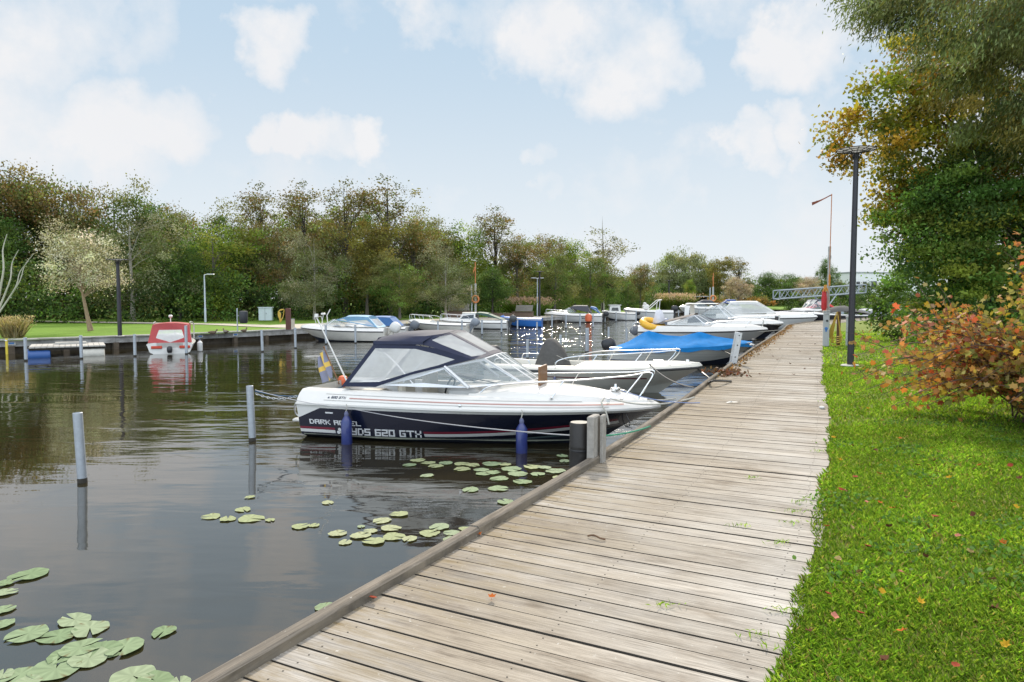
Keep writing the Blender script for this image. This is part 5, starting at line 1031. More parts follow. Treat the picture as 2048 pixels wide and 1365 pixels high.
s_ = MB(); s_.lathe([(.03, .72), (.06, .66), (.085, .4), (.085, .1), (.06, .02), (.02, 0)], n=14); s_.build('bag', M('red bag cloth', (.50, .025, .03), .6, var=.15, bump=.3), lb_)
s_ = MB()
for k in range(7): s_.tube(bez([(.0, -.03, .78), (.05*math.cos(k), -.08, .7), (.09*math.cos(k*1.7), -.09, .6+.02*k), (.04*math.sin(k), -.08, .84), (0, -.04, .8)], 12), .011, 5)
s_.tube(bez([(.02, -.05, .05), (.06, -.06, -.03), (-.05, -.06, -.05), (0, -.04, .03), (.03, -.04, -.15)], 12), .012, 5); s_.build('cord', M('yellow orange cord', (.62, .30, .05), .8), lb_)
hp = empty('hose_post', (10.62, 22.75, .77), R(-20), 'brown timber post carrying a hanging yellow hose', 'hose post')
s_ = MB(); s_.box((0, 0, .56), (.11, .11, 1.12), ch=.01); s_.build('post', M('brown timber post', (.13, .07, .035), .8, var=.3, scale=9), hp)
hs = empty('garden_hose', (10.56, 22.66, .77), R(-20), 'yellow hose hung in long loops on the brown post by the boardwalk', 'hose'); s_ = MB()
for k in range(9):
    w_ = .05+.018*k; b0 = .12+.06*(k % 4); s_.tube(bez([(-.05, -.02, 1.1), (-.07-w_*.5, -.05-.006*k, .75), (-.10-w_, -.06-.008*k, .35), (-.11-w_*.3, -.07, b0), (.02+w_*.4, -.07-.006*k, b0+.03), (.03+w_*.2, -.06, .5), (-.03, -.03, 1.1)], 24), .012, 6)
s_.tube(bez([(-.1, -.08, .3), (-.22, -.12, .05), (-.05, -.16, .02), (.1, -.12, .03)], 14), .012, 6); s_.build('loops', M('yellow hose', (.52, .34, .05), .5), hs)
gp = empty('power_post', (10.86, 22.55, .77), R(-24), 'plain grey metal post right of the brown hose post', 'power post'); s_ = MB(); s_.box((0, 0, .46), (.17, .17, .92), ch=.015); s_.build('body', GP, gp); s_ = MB(); s_.box((0, 0, .94), (.2, .2, .03), ch=.01); s_.build('cap', M('pale lamp housing'), gp)
# ---------------------------------------------------------------- gangway, building, shed, benches
gw = empty('gangway', (0, 0, 0), 0, 'long galvanised truss gangway sloping up to the right beyond the boats', 'gangway'); GS = M('gangway galvanised steel', (.30, .335, .35), .55, .3, var=.15)
A0, A1 = Vector((41.2, 108, 2.45)), Vector((56.5, 112, 3.45)); nb = 8; dd = (A1-A0)/nb; HT = 1.3; nrm_ = Vector((-dd.y, dd.x, 0)).normalized()*1.6
for nm, o_ in (('truss_side', Vector()), ('truss_side', nrm_)):
    s_ = MB()
    for z_ in (0, HT): s_.tube([A0+o_+Vector((0, 0, z_)), A1+o_+Vector((0, 0, z_))], .10, 4)
    for k in range(nb+1): s_.tube([A0+o_+dd*k, A0+o_+dd*k+Vector((0, 0, HT))], .10, 4) if k in (0, nb) else None
    for k in range(nb):
        a, b_ = A0+o_+dd*k, A0+o_+dd*(k+1); m_ = (a+b_)/2+Vector((0, 0, HT)); s_.tube([a, m_], .06, 4); s_.tube([m_, b_], .06, 4)
    s_.build(nm, GS, gw)
s_ = MB(); s_.add([A0+Vector((0, 0, -.1)), A1+Vector((0, 0, -.1)), A1+nrm_+Vector((0, 0, -.1)), A0+nrm_+Vector((0, 0, -.1))], [(0, 1, 2, 3)]); s_.build('deck', GS, gw)
s_ = MB(); m_ = A0+dd*4.2+Vector((0, 0, -.1)); s_.tube([A0+dd*3.2, Vector((m_.x, m_.y, .7))], .12, 4); s_.tube([A0+dd*5.2, Vector((m_.x, m_.y, .7))], .12, 4); s_.tube([(m_.x, m_.y, 2.9), (m_.x, m_.y, .4)], .1, 6); s_.box((m_.x, m_.y, .35), (5, 1.8, .7)); s_.build('support', GS, gw)
bl = empty('building', (107, 205, 1), R(12), 'white flat-roofed building half hidden behind the right hand trees', 'building'); WB_ = M('white render', (.66, .66, .65), .8, var=.04, scale=2)
s_ = MB(); s_.box((2, 6, 4.6), (22, 12, 9.2)); s_.build('wall', WB_, bl); s_ = MB(); s_.box((2, 6, 9.3), (22.4, 12.4, .35)); s_.build('roof_edge', M('grey roof edge', (.3, .31, .32), .6), bl)
for x, z_, w_, h_ in ((-6.8, 5.9, .9, 1.3), (-4.6, 5.9, .9, 1.3), (-1.5, 5.6, 1.6, 2.2), (3, 5.6, 2.2, 2.2), (-6.8, 2.4, .9, 1.3), (-2, 2.4, 2.4, 1.6)):
    f_ = MB(); f_.box((x, -.03, z_), (w_+.2, .1, h_+.2)); f_ = f_.build('window', M('dark window frame', (.06, .06, .065), .5), bl); g_ = MB(); g_.box((x, -.09, z_), (w_, .03, h_)); g_.build('pane', DGLASS(), f_)
sh = empty('shelter', (PX(1372, 124), 124, QZ+.1), 0, 'low dark slatted shelter behind the far dark-covered cruiser', 'shelter'); s_ = MB(); s_.box((0, 1, 1.1), (6.8, .1, 2.2)); s_.box((-3.35, 0, 1.1), (.1, 2, 2.2)); s_.box((3.35, 0, 1.1), (.1, 2, 2.2)); s_.build('wall', M('dark slats', (.05, .045, .042), .8), sh); s_ = MB(); s_.box((0, 0, 2.27), (7.2, 2.6, .12)); s_.build('roof', M('grey roof edge'), sh)
def bench(px, Y, label, wid=1.9, rz=0., back=True, hgt=.42):
    e = empty('bench', (PX(px, Y), Y, QZ+.04), rz, label, 'bench', 'timber benches on the quay'); s_ = MB()
    for y in (-.22, -.08, .06, .2): s_.box((0, y, hgt), (wid, .12, .05), ch=.008)
    s_.build('seat', M('brown bench timber', (.16, .11, .08), .8, var=.3, scale=10), e); s_ = MB(); s_.box((0, 0, hgt/2-.02), (wid*.94, .4, hgt-.04), ch=.02); s_.build('plinth', M('brown bench timber'), e)
    if back:
        s_ = MB()
        for k in range(5): s_.box((0, .3+.07*k, hgt+.12+.12*k), (wid*.8, .035, .1), ch=.006)
        s_.build('backrest', GT, e)
    return e
bench(918, 60.5, 'timber bench with tall slatted back behind the green-hooded boat', 2.3, .1, hgt=.7); bench(1002, 66, 'long low brown bench without back on the quay', 2.6, .1, False); bench(1046, 69.5, 'timber bench with backrest beside the grass plumes', 2.2, -.3, hgt=.5)
# lifebuoy masts
def buoy_mast(px, Y, h, ho, label, base=QZ+.04, pole_top=True, sc=1.):
    e = empty('lifebuoy_mast', (PX(px, Y), Y, base), 0, label, 'lifebuoy mast', 'lifebuoy masts on the far bank'); s_ = MB(); s_.tube([(0, 0, 0), (0, 0, h*.62)], .1*sc, 10); s_.build('mast', M('weathered white pole'), e)
    s_ = MB(); s_.tube([(-.34*sc, 0, 0), (-.34*sc, 0, h*.6)], .07*sc, 8); s_.build('second_mast', GALV(), e)
    s_ = MB(); s_.tube([(0, -.05, h*.3), (0, -.05, h)], .045*sc, 8); s_.build('orange_rod', M('orange rod paint'), e)
    s_ = MB(); s_.grid([[(0, -.05, h*.93), (0, -.05, h*.86)], [(-.12, -.08, h*.9), (-.14, -.04, h*.83)], [(-.2, -.05, h*.84), (-.2, -.05, h*.78)]]); s_.build('pennant', M('orange rod paint'), e)
    s_ = MB(); rr_ = .3*sc; s_.tube([(rr_*math.cos(a), -.16, ho+rr_*math.sin(a)) for a in np.linspace(0, 2*math.pi, 21)[:-1]], .075*sc, 8, closed=True); s_.build('lifebuoy', M('orange lifebuoy', (.62, .20, .06), .5), e); return e
buoy_mast(951, 63.5, 5.1, 1.75, 'white mast with orange rod and lifebuoy above the green-hooded boat'); e_ = buoy_mast(1425, 128, 6.6, 2.0, 'far white mast with red and white ring by the blue-hooded boat', sc=1.6)
# ---------------------------------------------------------------- far left bank furniture
bp_ = P(577, 660, QZ+.04); hp2 = empty('hose_post', bp_, 0, 'thick red-brown post with yellow hose at the quay corner', 'hose post'); s_ = MB(); s_.box((0, 0, .6), (.24, .24, 1.2), ch=.015); s_.build('post', M('red brown timber', (.10, .035, .025), .75, var=.25), hp2)
hs2 = empty('garden_hose', bp_+Vector((-.3, -.05, .1)), 0, 'yellow hose hung on the red-brown post at the quay corner', 'hose'); s_ = MB()
for k in range(6): s_.tube(bez([(.12, -.1, 1.05), (-.1-.02*k, -.1, 1.02-.02*k), (-.22+.03*k, -.1, .8), (-.12, -.1, .5-.04*k), (.05, -.1, .6), (.12, -.1, 1.0)], 18), .02, 6)
s_.build('loops', M('yellow hose'), hs2)
o = empty('quay_fender_post', P(588, 676, 0), 0, 'pale square timber post against the quay below the red-brown post', 'post'); s_ = MB(); s_.box((-.25, .55, .35), (.22, .2, 1.5), ch=.012); s_.build('post', M('pale timber', (.40, .36, .31), .8, var=.2), o); s_ = MB(); s_.box((-.25, .55, 1.11), (.24, .22, .02)); s_.build('cap', GALV(), o)
lb2 = P(479, 663, QZ+.08); e = empty('litter_bin', lb2, 0, 'dark litter bin hung beside a pale post on the left lawn', 'litter bin'); s_ = MB(); s_.lathe([(.17, .42), (.21, .5), (.22, 1.0), (.2, 1.04), (.12, 1.06)], (.22, 0, 0), 16); s_.build('bin', M('dark bin plastic', (.02, .022, .026), .5), e); s_ = MB(); s_.tube([(-.1, 0, 0), (-.1, 0, 1.2)], .035, 8); s_.tube([(-.1, 0, .8), (.08, 0, .8)], .02, 6); s_.build('post', GALV(), e)
cbp = P(532, 642, QZ+.15); e = empty('electrical_cabinet', cbp, .1, 'pale grey electrical cabinet standing before the trees', 'cabinet'); s_ = MB(); s_.box((0, 0, .5), (.95, .45, .95), ch=.01); s_.build('body', M('cabinet grey', (.42, .47, .49), .5, var=.08), e); s_ = MB(); s_.box((0, 0, 1.0), (1.05, .55, .06), ch=.01); s_.build('roof', M('cabinet grey'), e)
s_ = MB(); s_.box((-.01, -.23, .5), (.015, .012, .88)); s_.box((.08, -.235, .55), (.03, .02, .1)); s_.build('door_seam', BLACK(), e)
s_ = MB(); s_.box((0, 0, .3), (.09, .05, .7), ch=.01); o = s_.build('yellow_marker', M('yellow paint', (.6, .47, .04), .5)); o.location = P(14, 709, 0); tag(o, 'short yellow marker post at the quay wall left of the raft', 'marker'); s_ = MB(); s_.box((0, -.03, .58), (.1, .012, .05)); s_.build('reflector', WHITE(), o)
for px, py, lb in ((1006, 660, 'second'),):
    s_ = MB(); s_.box((0, 0, .3), (.09, .05, .7), ch=.01); o = s_.build('yellow_marker', M('yellow paint')); o.location = P(814, 664, 0); tag(o, 'short yellow marker by the long white open boat', 'marker'); s_ = MB(); s_.box((0, -.03, .58), (.1, .012, .05)); s_.build('reflector', WHITE(), o)
for px, py, lb in ((68, 694, 'blue and white number plate on the quay beam left of the raft'), (475, 677, 'blue and white number plate on the quay beam below the ducks'), (537, 671, 'blue and white number plate on the quay beam near the brown post')):
    q = P(px, py, QZ-.12); i = int(np.argmin([(a[0]-q.x)**2+(a[1]-q.y)**2 for a in qs])); d = Vector(qs[min(i+1, len(qs)-1)]-qs[i]).normalized(); nn = Vector((d.y, -d.x))
    o = empty('number_plate', (qs[i][0]+nn.x*.06, qs[i][1]+nn.y*.06, QZ-.125), math.atan2(d.y, d.x), lb, 'sign', 'quay number plates'); s_ = MB(); s_.box((0, 0, 0), (.30, .02, .13)); s_.build('plate', M('white gelcoat'), o); s_ = MB(); s_.box((0, -.014, 0), (.2, .01, .07)); s_.build('blue_field', M('blue sticker'), o)
# raft on barrels
rf = empty('raft', P(143, 706, 0), R(32), 'grey plank raft floating on blue and white barrels', 'raft'); rf.location = (-18.3, 28.8, 0); s_ = MB()
for k in range(13): s_.box((-1.2+.2*k, 0, .40), (.185, 2.3, .05))
s_.build('deck', M('bleached raft planks', (.42, .40, .36), .85, var=.2, scale=6), rf)
s_ = MB()
for y in (-1.05, 1.05): s_.box((0, y, .34), (2.6, .08, .1))
s_.build('frame', M('dark wet timber'), rf); s_ = MB(); s_.box((.1, .5, .47), (1.1, .5, .08)); s_.build('step', M('bleached raft planks'), rf)
BLB = M('blue barrel', (.02, .08, .26), .4); WHB = M('white barrel', (.50, .48, .42), .5, var=.2)
for i, (x, y, z_, ax, m_) in enumerate([(-1.0, -.9, 0.08, (0, 1, 0), BLB), (.85, -.9, .08, (0, 1, 0), WHB), (.98, -.1, .08, (0, 1, 0), BLB), (.98, .62, .08, (0, 1, 0), WHB), (-1.0, .3, .08, (0, 1, 0), WHB), (1.02, 1.25, .08, (0, 1, 0), BLB)]):
    s_ = MB(); s_.lathe([(.1, -.42), (.24, -.4), (.26, -.3), (.25, -.1), (.265, 0), (.25, .1), (.26, .3), (.24, .4), (.1, .42)], (x, y, z_), 16, axis=(1, 0, 0) if i in (0, 1) else ax); s_.build('barrel', m_, rf)
# ducks resting on the quay
def duck(px, py, yaw, label, head=True):
    e = empty('duck', P(px, py, QZ+.05), yaw, label, 'duck', 'ducks resting on the quay'); e.scale = (.72,)*3; BR = M('brown duck plumage', (.13, .09, .06), .85, var=.5, scale=22); HD_ = M('dark duck head', (.03, .045, .035), .6)
    s_ = MB(); rows = []
    for x, w_, z0, z1 in ((-.30, .015, .15, .17), (-.22, .07, .08, .19), (-.1, .11, .02, .22), (.03, .12, .0, .23), (.14, .10, .01, .22), (.2, .065, .05, .25), (.235, .045, .13, .30), (.26, .046, .2, .345), (.30, .04, .24, .35), (.335, .02, .265, .32)):
        rows.append([(x, w_*math.cos(a), (z0+z1)/2+(z1-z0)/2*math.sin(a)) for a in np.linspace(0, 2*math.pi, 13)[:-1]])
    s_.grid(rows, wrap=True); s_.poly(rows[0]); s_.poly(rows[-1]); s_.build('body', BR, e); s_ = MB(); s_.box((.365, 0, .285), (.09, .035, .018), ch=.005); s_.build('bill', M('yellow paint'), e)
    s_ = MB(); rows = []
    for x, w_, h_ in ((-.26, .01, .02), (-.15, .03, .09), (.0, .03, .11), (.1, .015, .06)): rows.append([(x, .1+w_*math.cos(a), .14+h_*.5*math.sin(a)) for a in np.linspace(0, 2*math.pi, 9)[:-1]])
    s_.grid(rows, wrap=True); s_.build('wing', M('grey wing', (.22, .2, .18), .8, var=.3, scale=20), e); return e
duck(425, 669, .3, 'dark duck resting on the quay, leftmost of the three'); duck(452, 667, 2.6, 'brown duck with a pale flank resting in the middle of the three'); duck(488, 665, 1.2, 'brown duck sitting hunched on the quay near the litter bin')
# ---------------------------------------------------------------- lily pads
LILY = [leaf_mat('lily pad', .04, .75, .08)]
def pad_mesh(seed):
    r_ = np.random.default_rng(seed); n = 40; gap = .16; ang = np.linspace(gap, 2*math.pi-gap, n); v = [(0, 0, .006)]; ph = r_.random(4)*6
    for q, zz in ((.5, .004), (1., .0)):
        for a in ang:
            k = q*(1+.05*math.sin(3*a+ph[0])+.03*math.sin(7*a+ph[1])); sx = 1.0+.12*math.cos(a)
            v.append((k*math.cos(a)*sx, k*math.sin(a)*.9, zz+(.02*max(0, math.sin(4*a+ph[2]))+.012*max(0, math.sin(9*a+ph[3])) if q == 1 else 0)+.006*math.cos(a*18)*(q < 1)))
    f = [(0, 1+i, 2+i) for i in range(n-1)]+[(1+i, 1+n+i, 2+n+i, 2+i) for i in range(n-1)]
    me = bpy.data.meshes.new('lily_pad'); me.from_pydata(v, [], f); at = me.color_attributes.new('Col', 'FLOAT_COLOR', 'POINT'); base = np.array([(.20, .26, .15), (.24, .29, .18), (.17, .23, .125), (.27, .30, .16), (.30, .32, .19)][seed % 5])
    cs_ = []
    for i, p in enumerate(v): 
        k = 1+.12*math.sin(math.atan2(p[1], p[0])*9+seed)*(i > 0); c_ = base*k*(1+r_.normal()*.06); 
        if i > n and r_.random() < .05: c_ = np.array((.12, .09, .04))
        cs_.append(tuple(np.clip(c_, 0, 1))+(1,))
    at.data.foreach_set('color', np.array(cs_, np.float32).ravel()); me.materials.append(LILY[0]); me.polygons.foreach_set('use_smooth', [True]*len(f)); return me
PADS = [pad_mesh(i) for i in range(10)]
PG = 'lily pads floating by the boardwalk'
def pad(px, py, wpx, m, label):
    p = P(px, py, .008+.004*rng.random()); o = bpy.data.objects.new('lily_pad', PADS[m]); C.objects.link(o); o.location = p; d = math.hypot(p.x, p.y); s_ = wpx/F*p.y/2*.97; o.scale = (s_, s_, .8*s_+.1); o.rotation_euler = (rng.normal()*.02, rng.normal()*.02, rng.random()*6.28); tag(o, label, 'lily pad', PG)
lab = {'a': 'dull green lily pad in the cluster at the bottom left corner', 'b': 'yellowish lily pad in the small group out on the open water', 'c': 'pale lily pad in the patch beside the kerb reflection', 'd': 'light green lily pad in the raft of pads under the navy hull'}
for c_, px, py, wp in [('a', 62, 1148, 74), ('a', 8, 1166, 40), ('a', 8, 1185, 46), ('a', 5, 1220, 46), ('a', 5, 1248, 50), ('a', 58, 1267, 80), ('a', 150, 1240, 66), ('a', 180, 1256, 78), ('a', 118, 1272, 74), ('a', 160, 1296, 90), ('a', 250, 1292, 84), ('a', 200, 1302, 86), ('a', 130, 1310, 70), ('a', 178, 1318, 84), ('a', 112, 1338, 108), ('a', 40, 1350, 70), ('a', 6, 1350, 46), ('a', 265, 1352, 96), ('a', 310, 1362, 80), ('a', 55, 1364, 60), ('a', 328, 1262, 52), ('a', 650, 1213, 44), ('a', 360, 1366, 50),
 ('b', 424, 1033, 38), ('b', 456, 1038, 36), ('b', 486, 1019, 34), ('b', 500, 1037, 54), ('b', 540, 1040, 22), ('b', 600, 1053, 38), ('b', 628, 1051, 24), ('b', 500, 994, 22),
 ('c', 674, 1067, 40), ('c', 720, 1071, 46), ('c', 750, 1082, 48), ('c', 690, 1085, 30), ('c', 780, 1056, 44), ('c', 765, 1041, 40), ('c', 786, 1073, 48), ('c', 800, 1028, 40), ('c', 880, 1053, 44), ('c', 858, 1067, 44), ('c', 905, 1066, 36), ('c', 900, 1078, 34), ('c', 655, 1005, 26), ('c', 722, 1053, 18), ('c', 930, 1058, 30), ('c', 742, 1062, 30), ('c', 820, 1077, 34),
 ('d', 835, 921, 32), ('d', 820, 930, 30), ('d', 858, 926, 32), ('d', 872, 932, 34), ('d', 893, 926, 30), ('d', 922, 928, 34), ('d', 925, 938, 36), ('d', 962, 940, 34), ('d', 985, 928, 40), ('d', 855, 951, 30), ('d', 965, 948, 32), ('d', 985, 945, 30), ('d', 1000, 957, 40), ('d', 1022, 938, 44), ('d', 1034, 948, 42), ('d', 1046, 964, 42), ('d', 1066, 934, 40), ('d', 1112, 942, 44), ('d', 1125, 912, 26), ('d', 1130, 922, 26), ('d', 995, 977, 44), ('d', 942, 979, 36), ('d', 1012, 1004, 38), ('d', 1090, 935, 30), ('d', 1075, 948, 34), ('d', 1118, 955, 30), ('d', 1010, 929, 30), ('d', 945, 930, 30)]:
    m = {'a': rng.integers(0, 3), 'b': 3, 'c': rng.choice([1, 4, 3, 4]), 'd': rng.choice([0, 1, 0, 2, 3])}[c_]; m = int(m)+int(rng.integers(0, 2))*5; pad(px, py, wp, m, lab[c_])
# ---------------------------------------------------------------- fallen leaves and small litter
def fallen_mesh(k, col):
    me_v = []; T = TPL['maple'] if k % 2 == 0 else TPL['oval']; curl = 1.3+.6*(k % 3)
    v = [(x, y*.9, .12+curl*(x*x+y*y)*.5+.05*math.sin(x*8+k)) for x, y in T]+[(0, 0, .1)]; n = len(T); f = [(i, (i+1) % n, n) for i in range(n)]
    mb = MB(); mb.add(v, f); mb.tube([(-.5, 0, .2), (-.8, .05, .12)], .02, 4); o = mb.build('fallen_leaf', M('fallen leaf %s' % 'abcdef'[k], col, .8, var=.3, scale=5, spec=.1)); return o
FL = [fallen_mesh(k, c_) for k, c_ in enumerate([(.40, .10, .015), (.26, .05, .025), (.45, .27, .02), (.42, .16, .11), (.12, .05, .025), (.34, .25, .10)])]
LFG = 'fallen leaves on the lawn'; used = set()
def leaf_at(px, py, k, s_, label, grp, z=None):
    p = P(px, py, .80 if z is None else z); src = FL[k]; o = src if k not in used else src.copy()
    if k in used: C.objects.link(o)
    used.add(k); p.z = (z if z is not None else .80)+.012; o.location = p; o.scale = (s_,)*3; o.rotation_euler = (rng.normal()*.3, rng.normal()*.3, rng.random()*6.28); tag(o, label, 'fallen leaf', grp)
lname = ['orange', 'rust red', 'yellow', 'pinkish tan', 'dark brown', 'straw coloured']
for (px, py, k) in [(1905, 1010, 0), (2032, 1020, 2), (1786, 1022, 0), (1760, 1010, 0), (1690, 986, 3), (1681, 985, 1), (1733, 1010, 3), (1654, 1058, 0), (1914, 1078, 3), (1675, 1127, 5), (2012, 1296, 2), (1758, 952, 0), (1835, 935, 1), (1710, 960, 1), (1860, 978, 4), (1778, 1060, 4), (1960, 935, 0), (2020, 935, 1), (1720, 1150, 4), (1760, 1190, 2), (1880, 1165, 5), (1985, 1165, 3), (1850, 1120, 4), (1940, 1110, 5), (1735, 1100, 1), (1805, 1270, 0), (1620, 1270, 4), (1912, 1340, 1), (1700, 1290, 5), (1990, 1225, 4), (1705, 895, 1), (1668, 880, 2), (1750, 905, 4), (1800, 880, 0), (1862, 900, 0), (1935, 870, 2), (1690, 840, 1), (1735, 820, 2), (1765, 845, 1), (1680, 925, 2), (1812, 1000, 4), (1870, 1040, 1), (1945, 1035, 4), (2005, 1090, 0), (1655, 1195, 1), (1668, 1240, 3), (1700, 1060, 5), (1720, 1235, 1), (1800, 1150, 3), (1770, 1330, 4), (1840, 1210, 2), (1680, 780, 4), (1700, 790, 1), (1740, 775, 0), (1830, 840, 1), (1900, 960, 2), (2040, 960, 4), (1870, 925, 1)]:
    leaf_at(px, py, k, (.036+.02*rng.random()), lname[k]+' fallen leaf lying on the lawn beside the boardwalk', LFG)
for (px, py, k, lb) in [(957, 1073, 0, 'orange leaf caught against the kerb beam'), (746, 1205, 1, 'rust red leaf lying by the kerb beam'), (984, 1201, 0, 'orange leaf lying on the near boardwalk planks')]: leaf_at(px, py, k, .05, lb, None, DECKZ)
for (px, py) in [(1590, 674), (1612, 668), (1530, 690), (1560, 700), (1600, 705), (1630, 690), (1545, 715), (1580, 730), (1610, 740), (1620, 720), (1640, 705), (1526, 706), (1600, 690), (1570, 668), (1555, 722), (1588, 752), (1519, 751), (1605, 665), (1624, 674), (1540, 702), (1508, 716), (1577, 690)]: leaf_at(px, py, 4, .07, 'dark brown leaf scattered on the far boardwalk planks', 'leaves scattered on the far boardwalk', DECKZ)
# drift of brown leaves along the kerb further on
n = 1500; ss = KS[0]+np.interp(np.array([13.5, 42.]), KL[:, 1], KS)[0]+(np.interp(42., KL[:, 1], KS)-np.interp(13.5, KL[:, 1], KS))*rng.random(n)**.8; cen = []
for s in ss:
    k_, d_, n_ = kerb_at(s); q = k_+n_*abs(rng.normal()*.13+.02); cen.append((q.x, q.y, DECKZ+.012+.03*rng.random()**2))
me = leaf_mesh('leaf_litter', np.array(cen), .06, pal([(.14, .08, .045), (.2, .11, .05), (.09, .055, .03), (.24, .13, .05)], n), .7, 'oval', upb=1.2, mat=LEAFR); o = bpy.data.objects.new('leaf_litter', me); C.objects.link(o); tag(o, 'drift of brown leaf litter along the inside of the kerb', 'leaf litter', kind='stuff')
cpts = []; cc_ = P(1455, 750, DECKZ)
for i in range(160): cpts.append((cc_.x+rng.normal()*.16, cc_.y+rng.normal()*.3, DECKZ+.01+.1*rng.random()))
me = leaf_mesh('leaf_pile', np.array(cpts), .09, pal([(.10, .06, .04), (.15, .06, .04), (.07, .04, .03)], 160), .6, 'oval', mat=LEAFR); o = bpy.data.objects.new('leaf_pile', me); C.objects.link(o); tag(o, 'small heap of dark withered leaves against the kerb by the black rope', 'leaf heap', kind='stuff')
s_ = MB(); s_.add([(-.09, -.02, .01), (-.02, -.035, .02), (.05, -.02, .018), (.10, -.03, .03), (.11, .02, .012), (.04, .025, .02), (-.03, .03, .03), (-.1, .015, .012)], [tuple(range(8))]); s_.add([(-.1, .0, .005), (-.03, -.01, .03), (.0, .0, .02), (-.05, .02, .01)], [(0, 1, 2, 3)]); o = s_.build('paper_scrap', M('grey white paper', (.55, .55, .53), .7, var=.2)); o.location = P(1466, 807, DECKZ+.003); o.rotation_euler = (0, 0, .1); tag(o, 'crumpled grey white scrap lying on the middle of the boardwalk', 'paper')
s_ = MB(); s_.lathe([(.01, 0), (.06, .01), (.07, .04), (.05, .07), (.01, .08)], n=9); o = s_.build('paper_scrap', M('grey white paper')); o.location = P(1644, 818, DECKZ); o.scale = (.55, .7, .5); tag(o, 'crumpled white paper at the grass edge of the boardwalk', 'paper')
s_ = MB(); s_.tube(bez([(-.06, 0, .01), (-.02, .01, .02), (.03, -.005, .015), (.06, .01, .008)], 8), .006, 5); o = s_.build('twig', M('brown timber post')); o.location = P(1192, 1079, DECKZ+.004); o.rotation_euler = (0, 0, -.6); tag(o, 'short brown twig lying on the boardwalk planks', 'twig')
# ================================================================ PLANTS
BK = bark('grey brown bark', (.13, .11, .09)); BKD = bark('dark bark', (.06, .05, .04)); BKP = bark('pale bark', (.30, .27, .22))
G_DARK = [(.040, .072, .019), (.053, .098, .023), (.029, .053, .015), (.066, .112, .027)]
G_OLIVE = [(.115, .136, .040), (.143, .151, .050), (.093, .115, .036), (.172, .165, .065)]
G_BROWN = [(.156, .121, .047), (.133, .113, .043), (.195, .136, .051), (.101, .105, .035), (.172, .109, .047)]
G_LIME = [(.146, .199, .030), (.185, .239, .034), (.106, .159, .026), (.212, .239, .040)]
G_SILV = [(.181, .194, .104), (.217, .217, .121), (.133, .151, .073), (.254, .242, .145)]
G_GREEN = [(.077, .133, .028), (.099, .162, .034), (.063, .112, .025), (.126, .176, .042)]
def ells(h, w, top=1., n=9, low=.03, seed=0):
    r_ = np.random.default_rng(seed); e = [(0, 0, h*.52, w*.38, w*.38, h*.34)]
    for i in range(n):
        a = r_.random()*6.28; q = r_.random()**.6; z_ = h*(low+.1+(.78-low)*r_.random()); rr = w*.5*(1-abs(z_/h-.45)*.9)*q; k = w*(.16+.12*r_.random())*top
        e.append((rr*math.cos(a), rr*math.sin(a), z_, k, k, k*.9))
    return e
KIND = {}
def proto(k, *a, **kw): KIND[k] = (tree_proto(*a, **kw), False)
H0, W0 = 12., 8.5
proto('dark', 'broadleaf_tree', H0, .2, ells(H0, W0, seed=1), 150, 13000, 1.1, .25, G_GREEN+G_DARK, BKD)
proto('olive', 'broadleaf_tree', H0, .2, ells(H0, W0, seed=2), 150, 13000, 1.05, .24, G_OLIVE+G_GREEN[:2], BK)
proto('brown', 'broadleaf_tree', H0, .2, ells(H0, W0*.9, seed=3, n=12, low=.2), 130, 9500, .95, .23, G_BROWN+G_OLIVE+G_OLIVE[:1], BK, nlimb=26)
proto('sparse', 'tall_thin_tree', H0, .16, ells(H0, W0*.6, seed=4, n=10, low=.3)+[(0, 0, 10., 1.5, 1.5, 2.0)], 110, 3000, .6, .2, G_BROWN+G_OLIVE, BKD, nlimb=40, trunkh=H0)
proto('silver', 'willow_tree', H0, .2, ells(H0, W0*1.05, seed=5, n=12), 160, 14000, .95, .24, G_SILV+G_OLIVE+G_SILV[:2], BKP, wid=.4, nlimb=18, leafm=LEAFP)
proto('lime', 'broadleaf_tree', H0, .2, ells(H0, W0, seed=6), 140, 12000, 1.05, .25, G_LIME+G_GREEN[:1], BK)
proto('beige', 'ornamental_tree', H0, .2, ells(H0, W0*1.15, seed=8, n=10, low=.18), 150, 10000, 1.0, .27, [(.40, .30, .20), (.44, .34, .24), (.33, .25, .16), (.36, .29, .18)], BK, leafm=LEAFP)
proto('gold', 'broadleaf_tree', H0, .2, ells(H0, W0*.85, seed=9, n=10), 140, 12000, 1.0, .25, [(.15, .13, .03), (.18, .14, .035), (.12, .11, .03), (.10, .10, .03)], BK)
proto('weep', 'weeping_willow', H0, .35, [(0, 0, 6.2, 6.2, 6.2, 5.0), (-3, 0, 4.2, 3.6, 3.6, 3.8), (3, 0, 4.2, 3.6, 3.6, 3.8)], 240, 20000, 1.2, .5, [(.17, .19, .09), (.20, .22, .11), (.13, .155, .07)], BK, wid=.3, droop=1.2)
proto('birch', 'birch_tree', H0, .13, ells(H0, W0*.5, seed=11, n=9, low=.35), 70, 1900, .6, .2, [(.16, .15, .06), (.13, .12, .05)], BKP, nlimb=46, trunkh=H0)
WG = 'trees of the far bank wood'
def tree(kind, px, ytop, Y, label, wf=1., base=None):
    o, usd = KIND[kind]
    if usd: o = dup(o)
    KIND[kind] = (KIND[kind][0], True)
    zb = QZ+.15 if base is None else base; h = HC-zb+(YH-ytop)/F*Y; s = h/H0*.97
    o.location = (PX(px, Y), Y, zb); o.scale = (s*wf, s*wf, s); o.rotation_euler = (0, 0, rng.random()*6.28); tag(o, label, 'tree', WG)
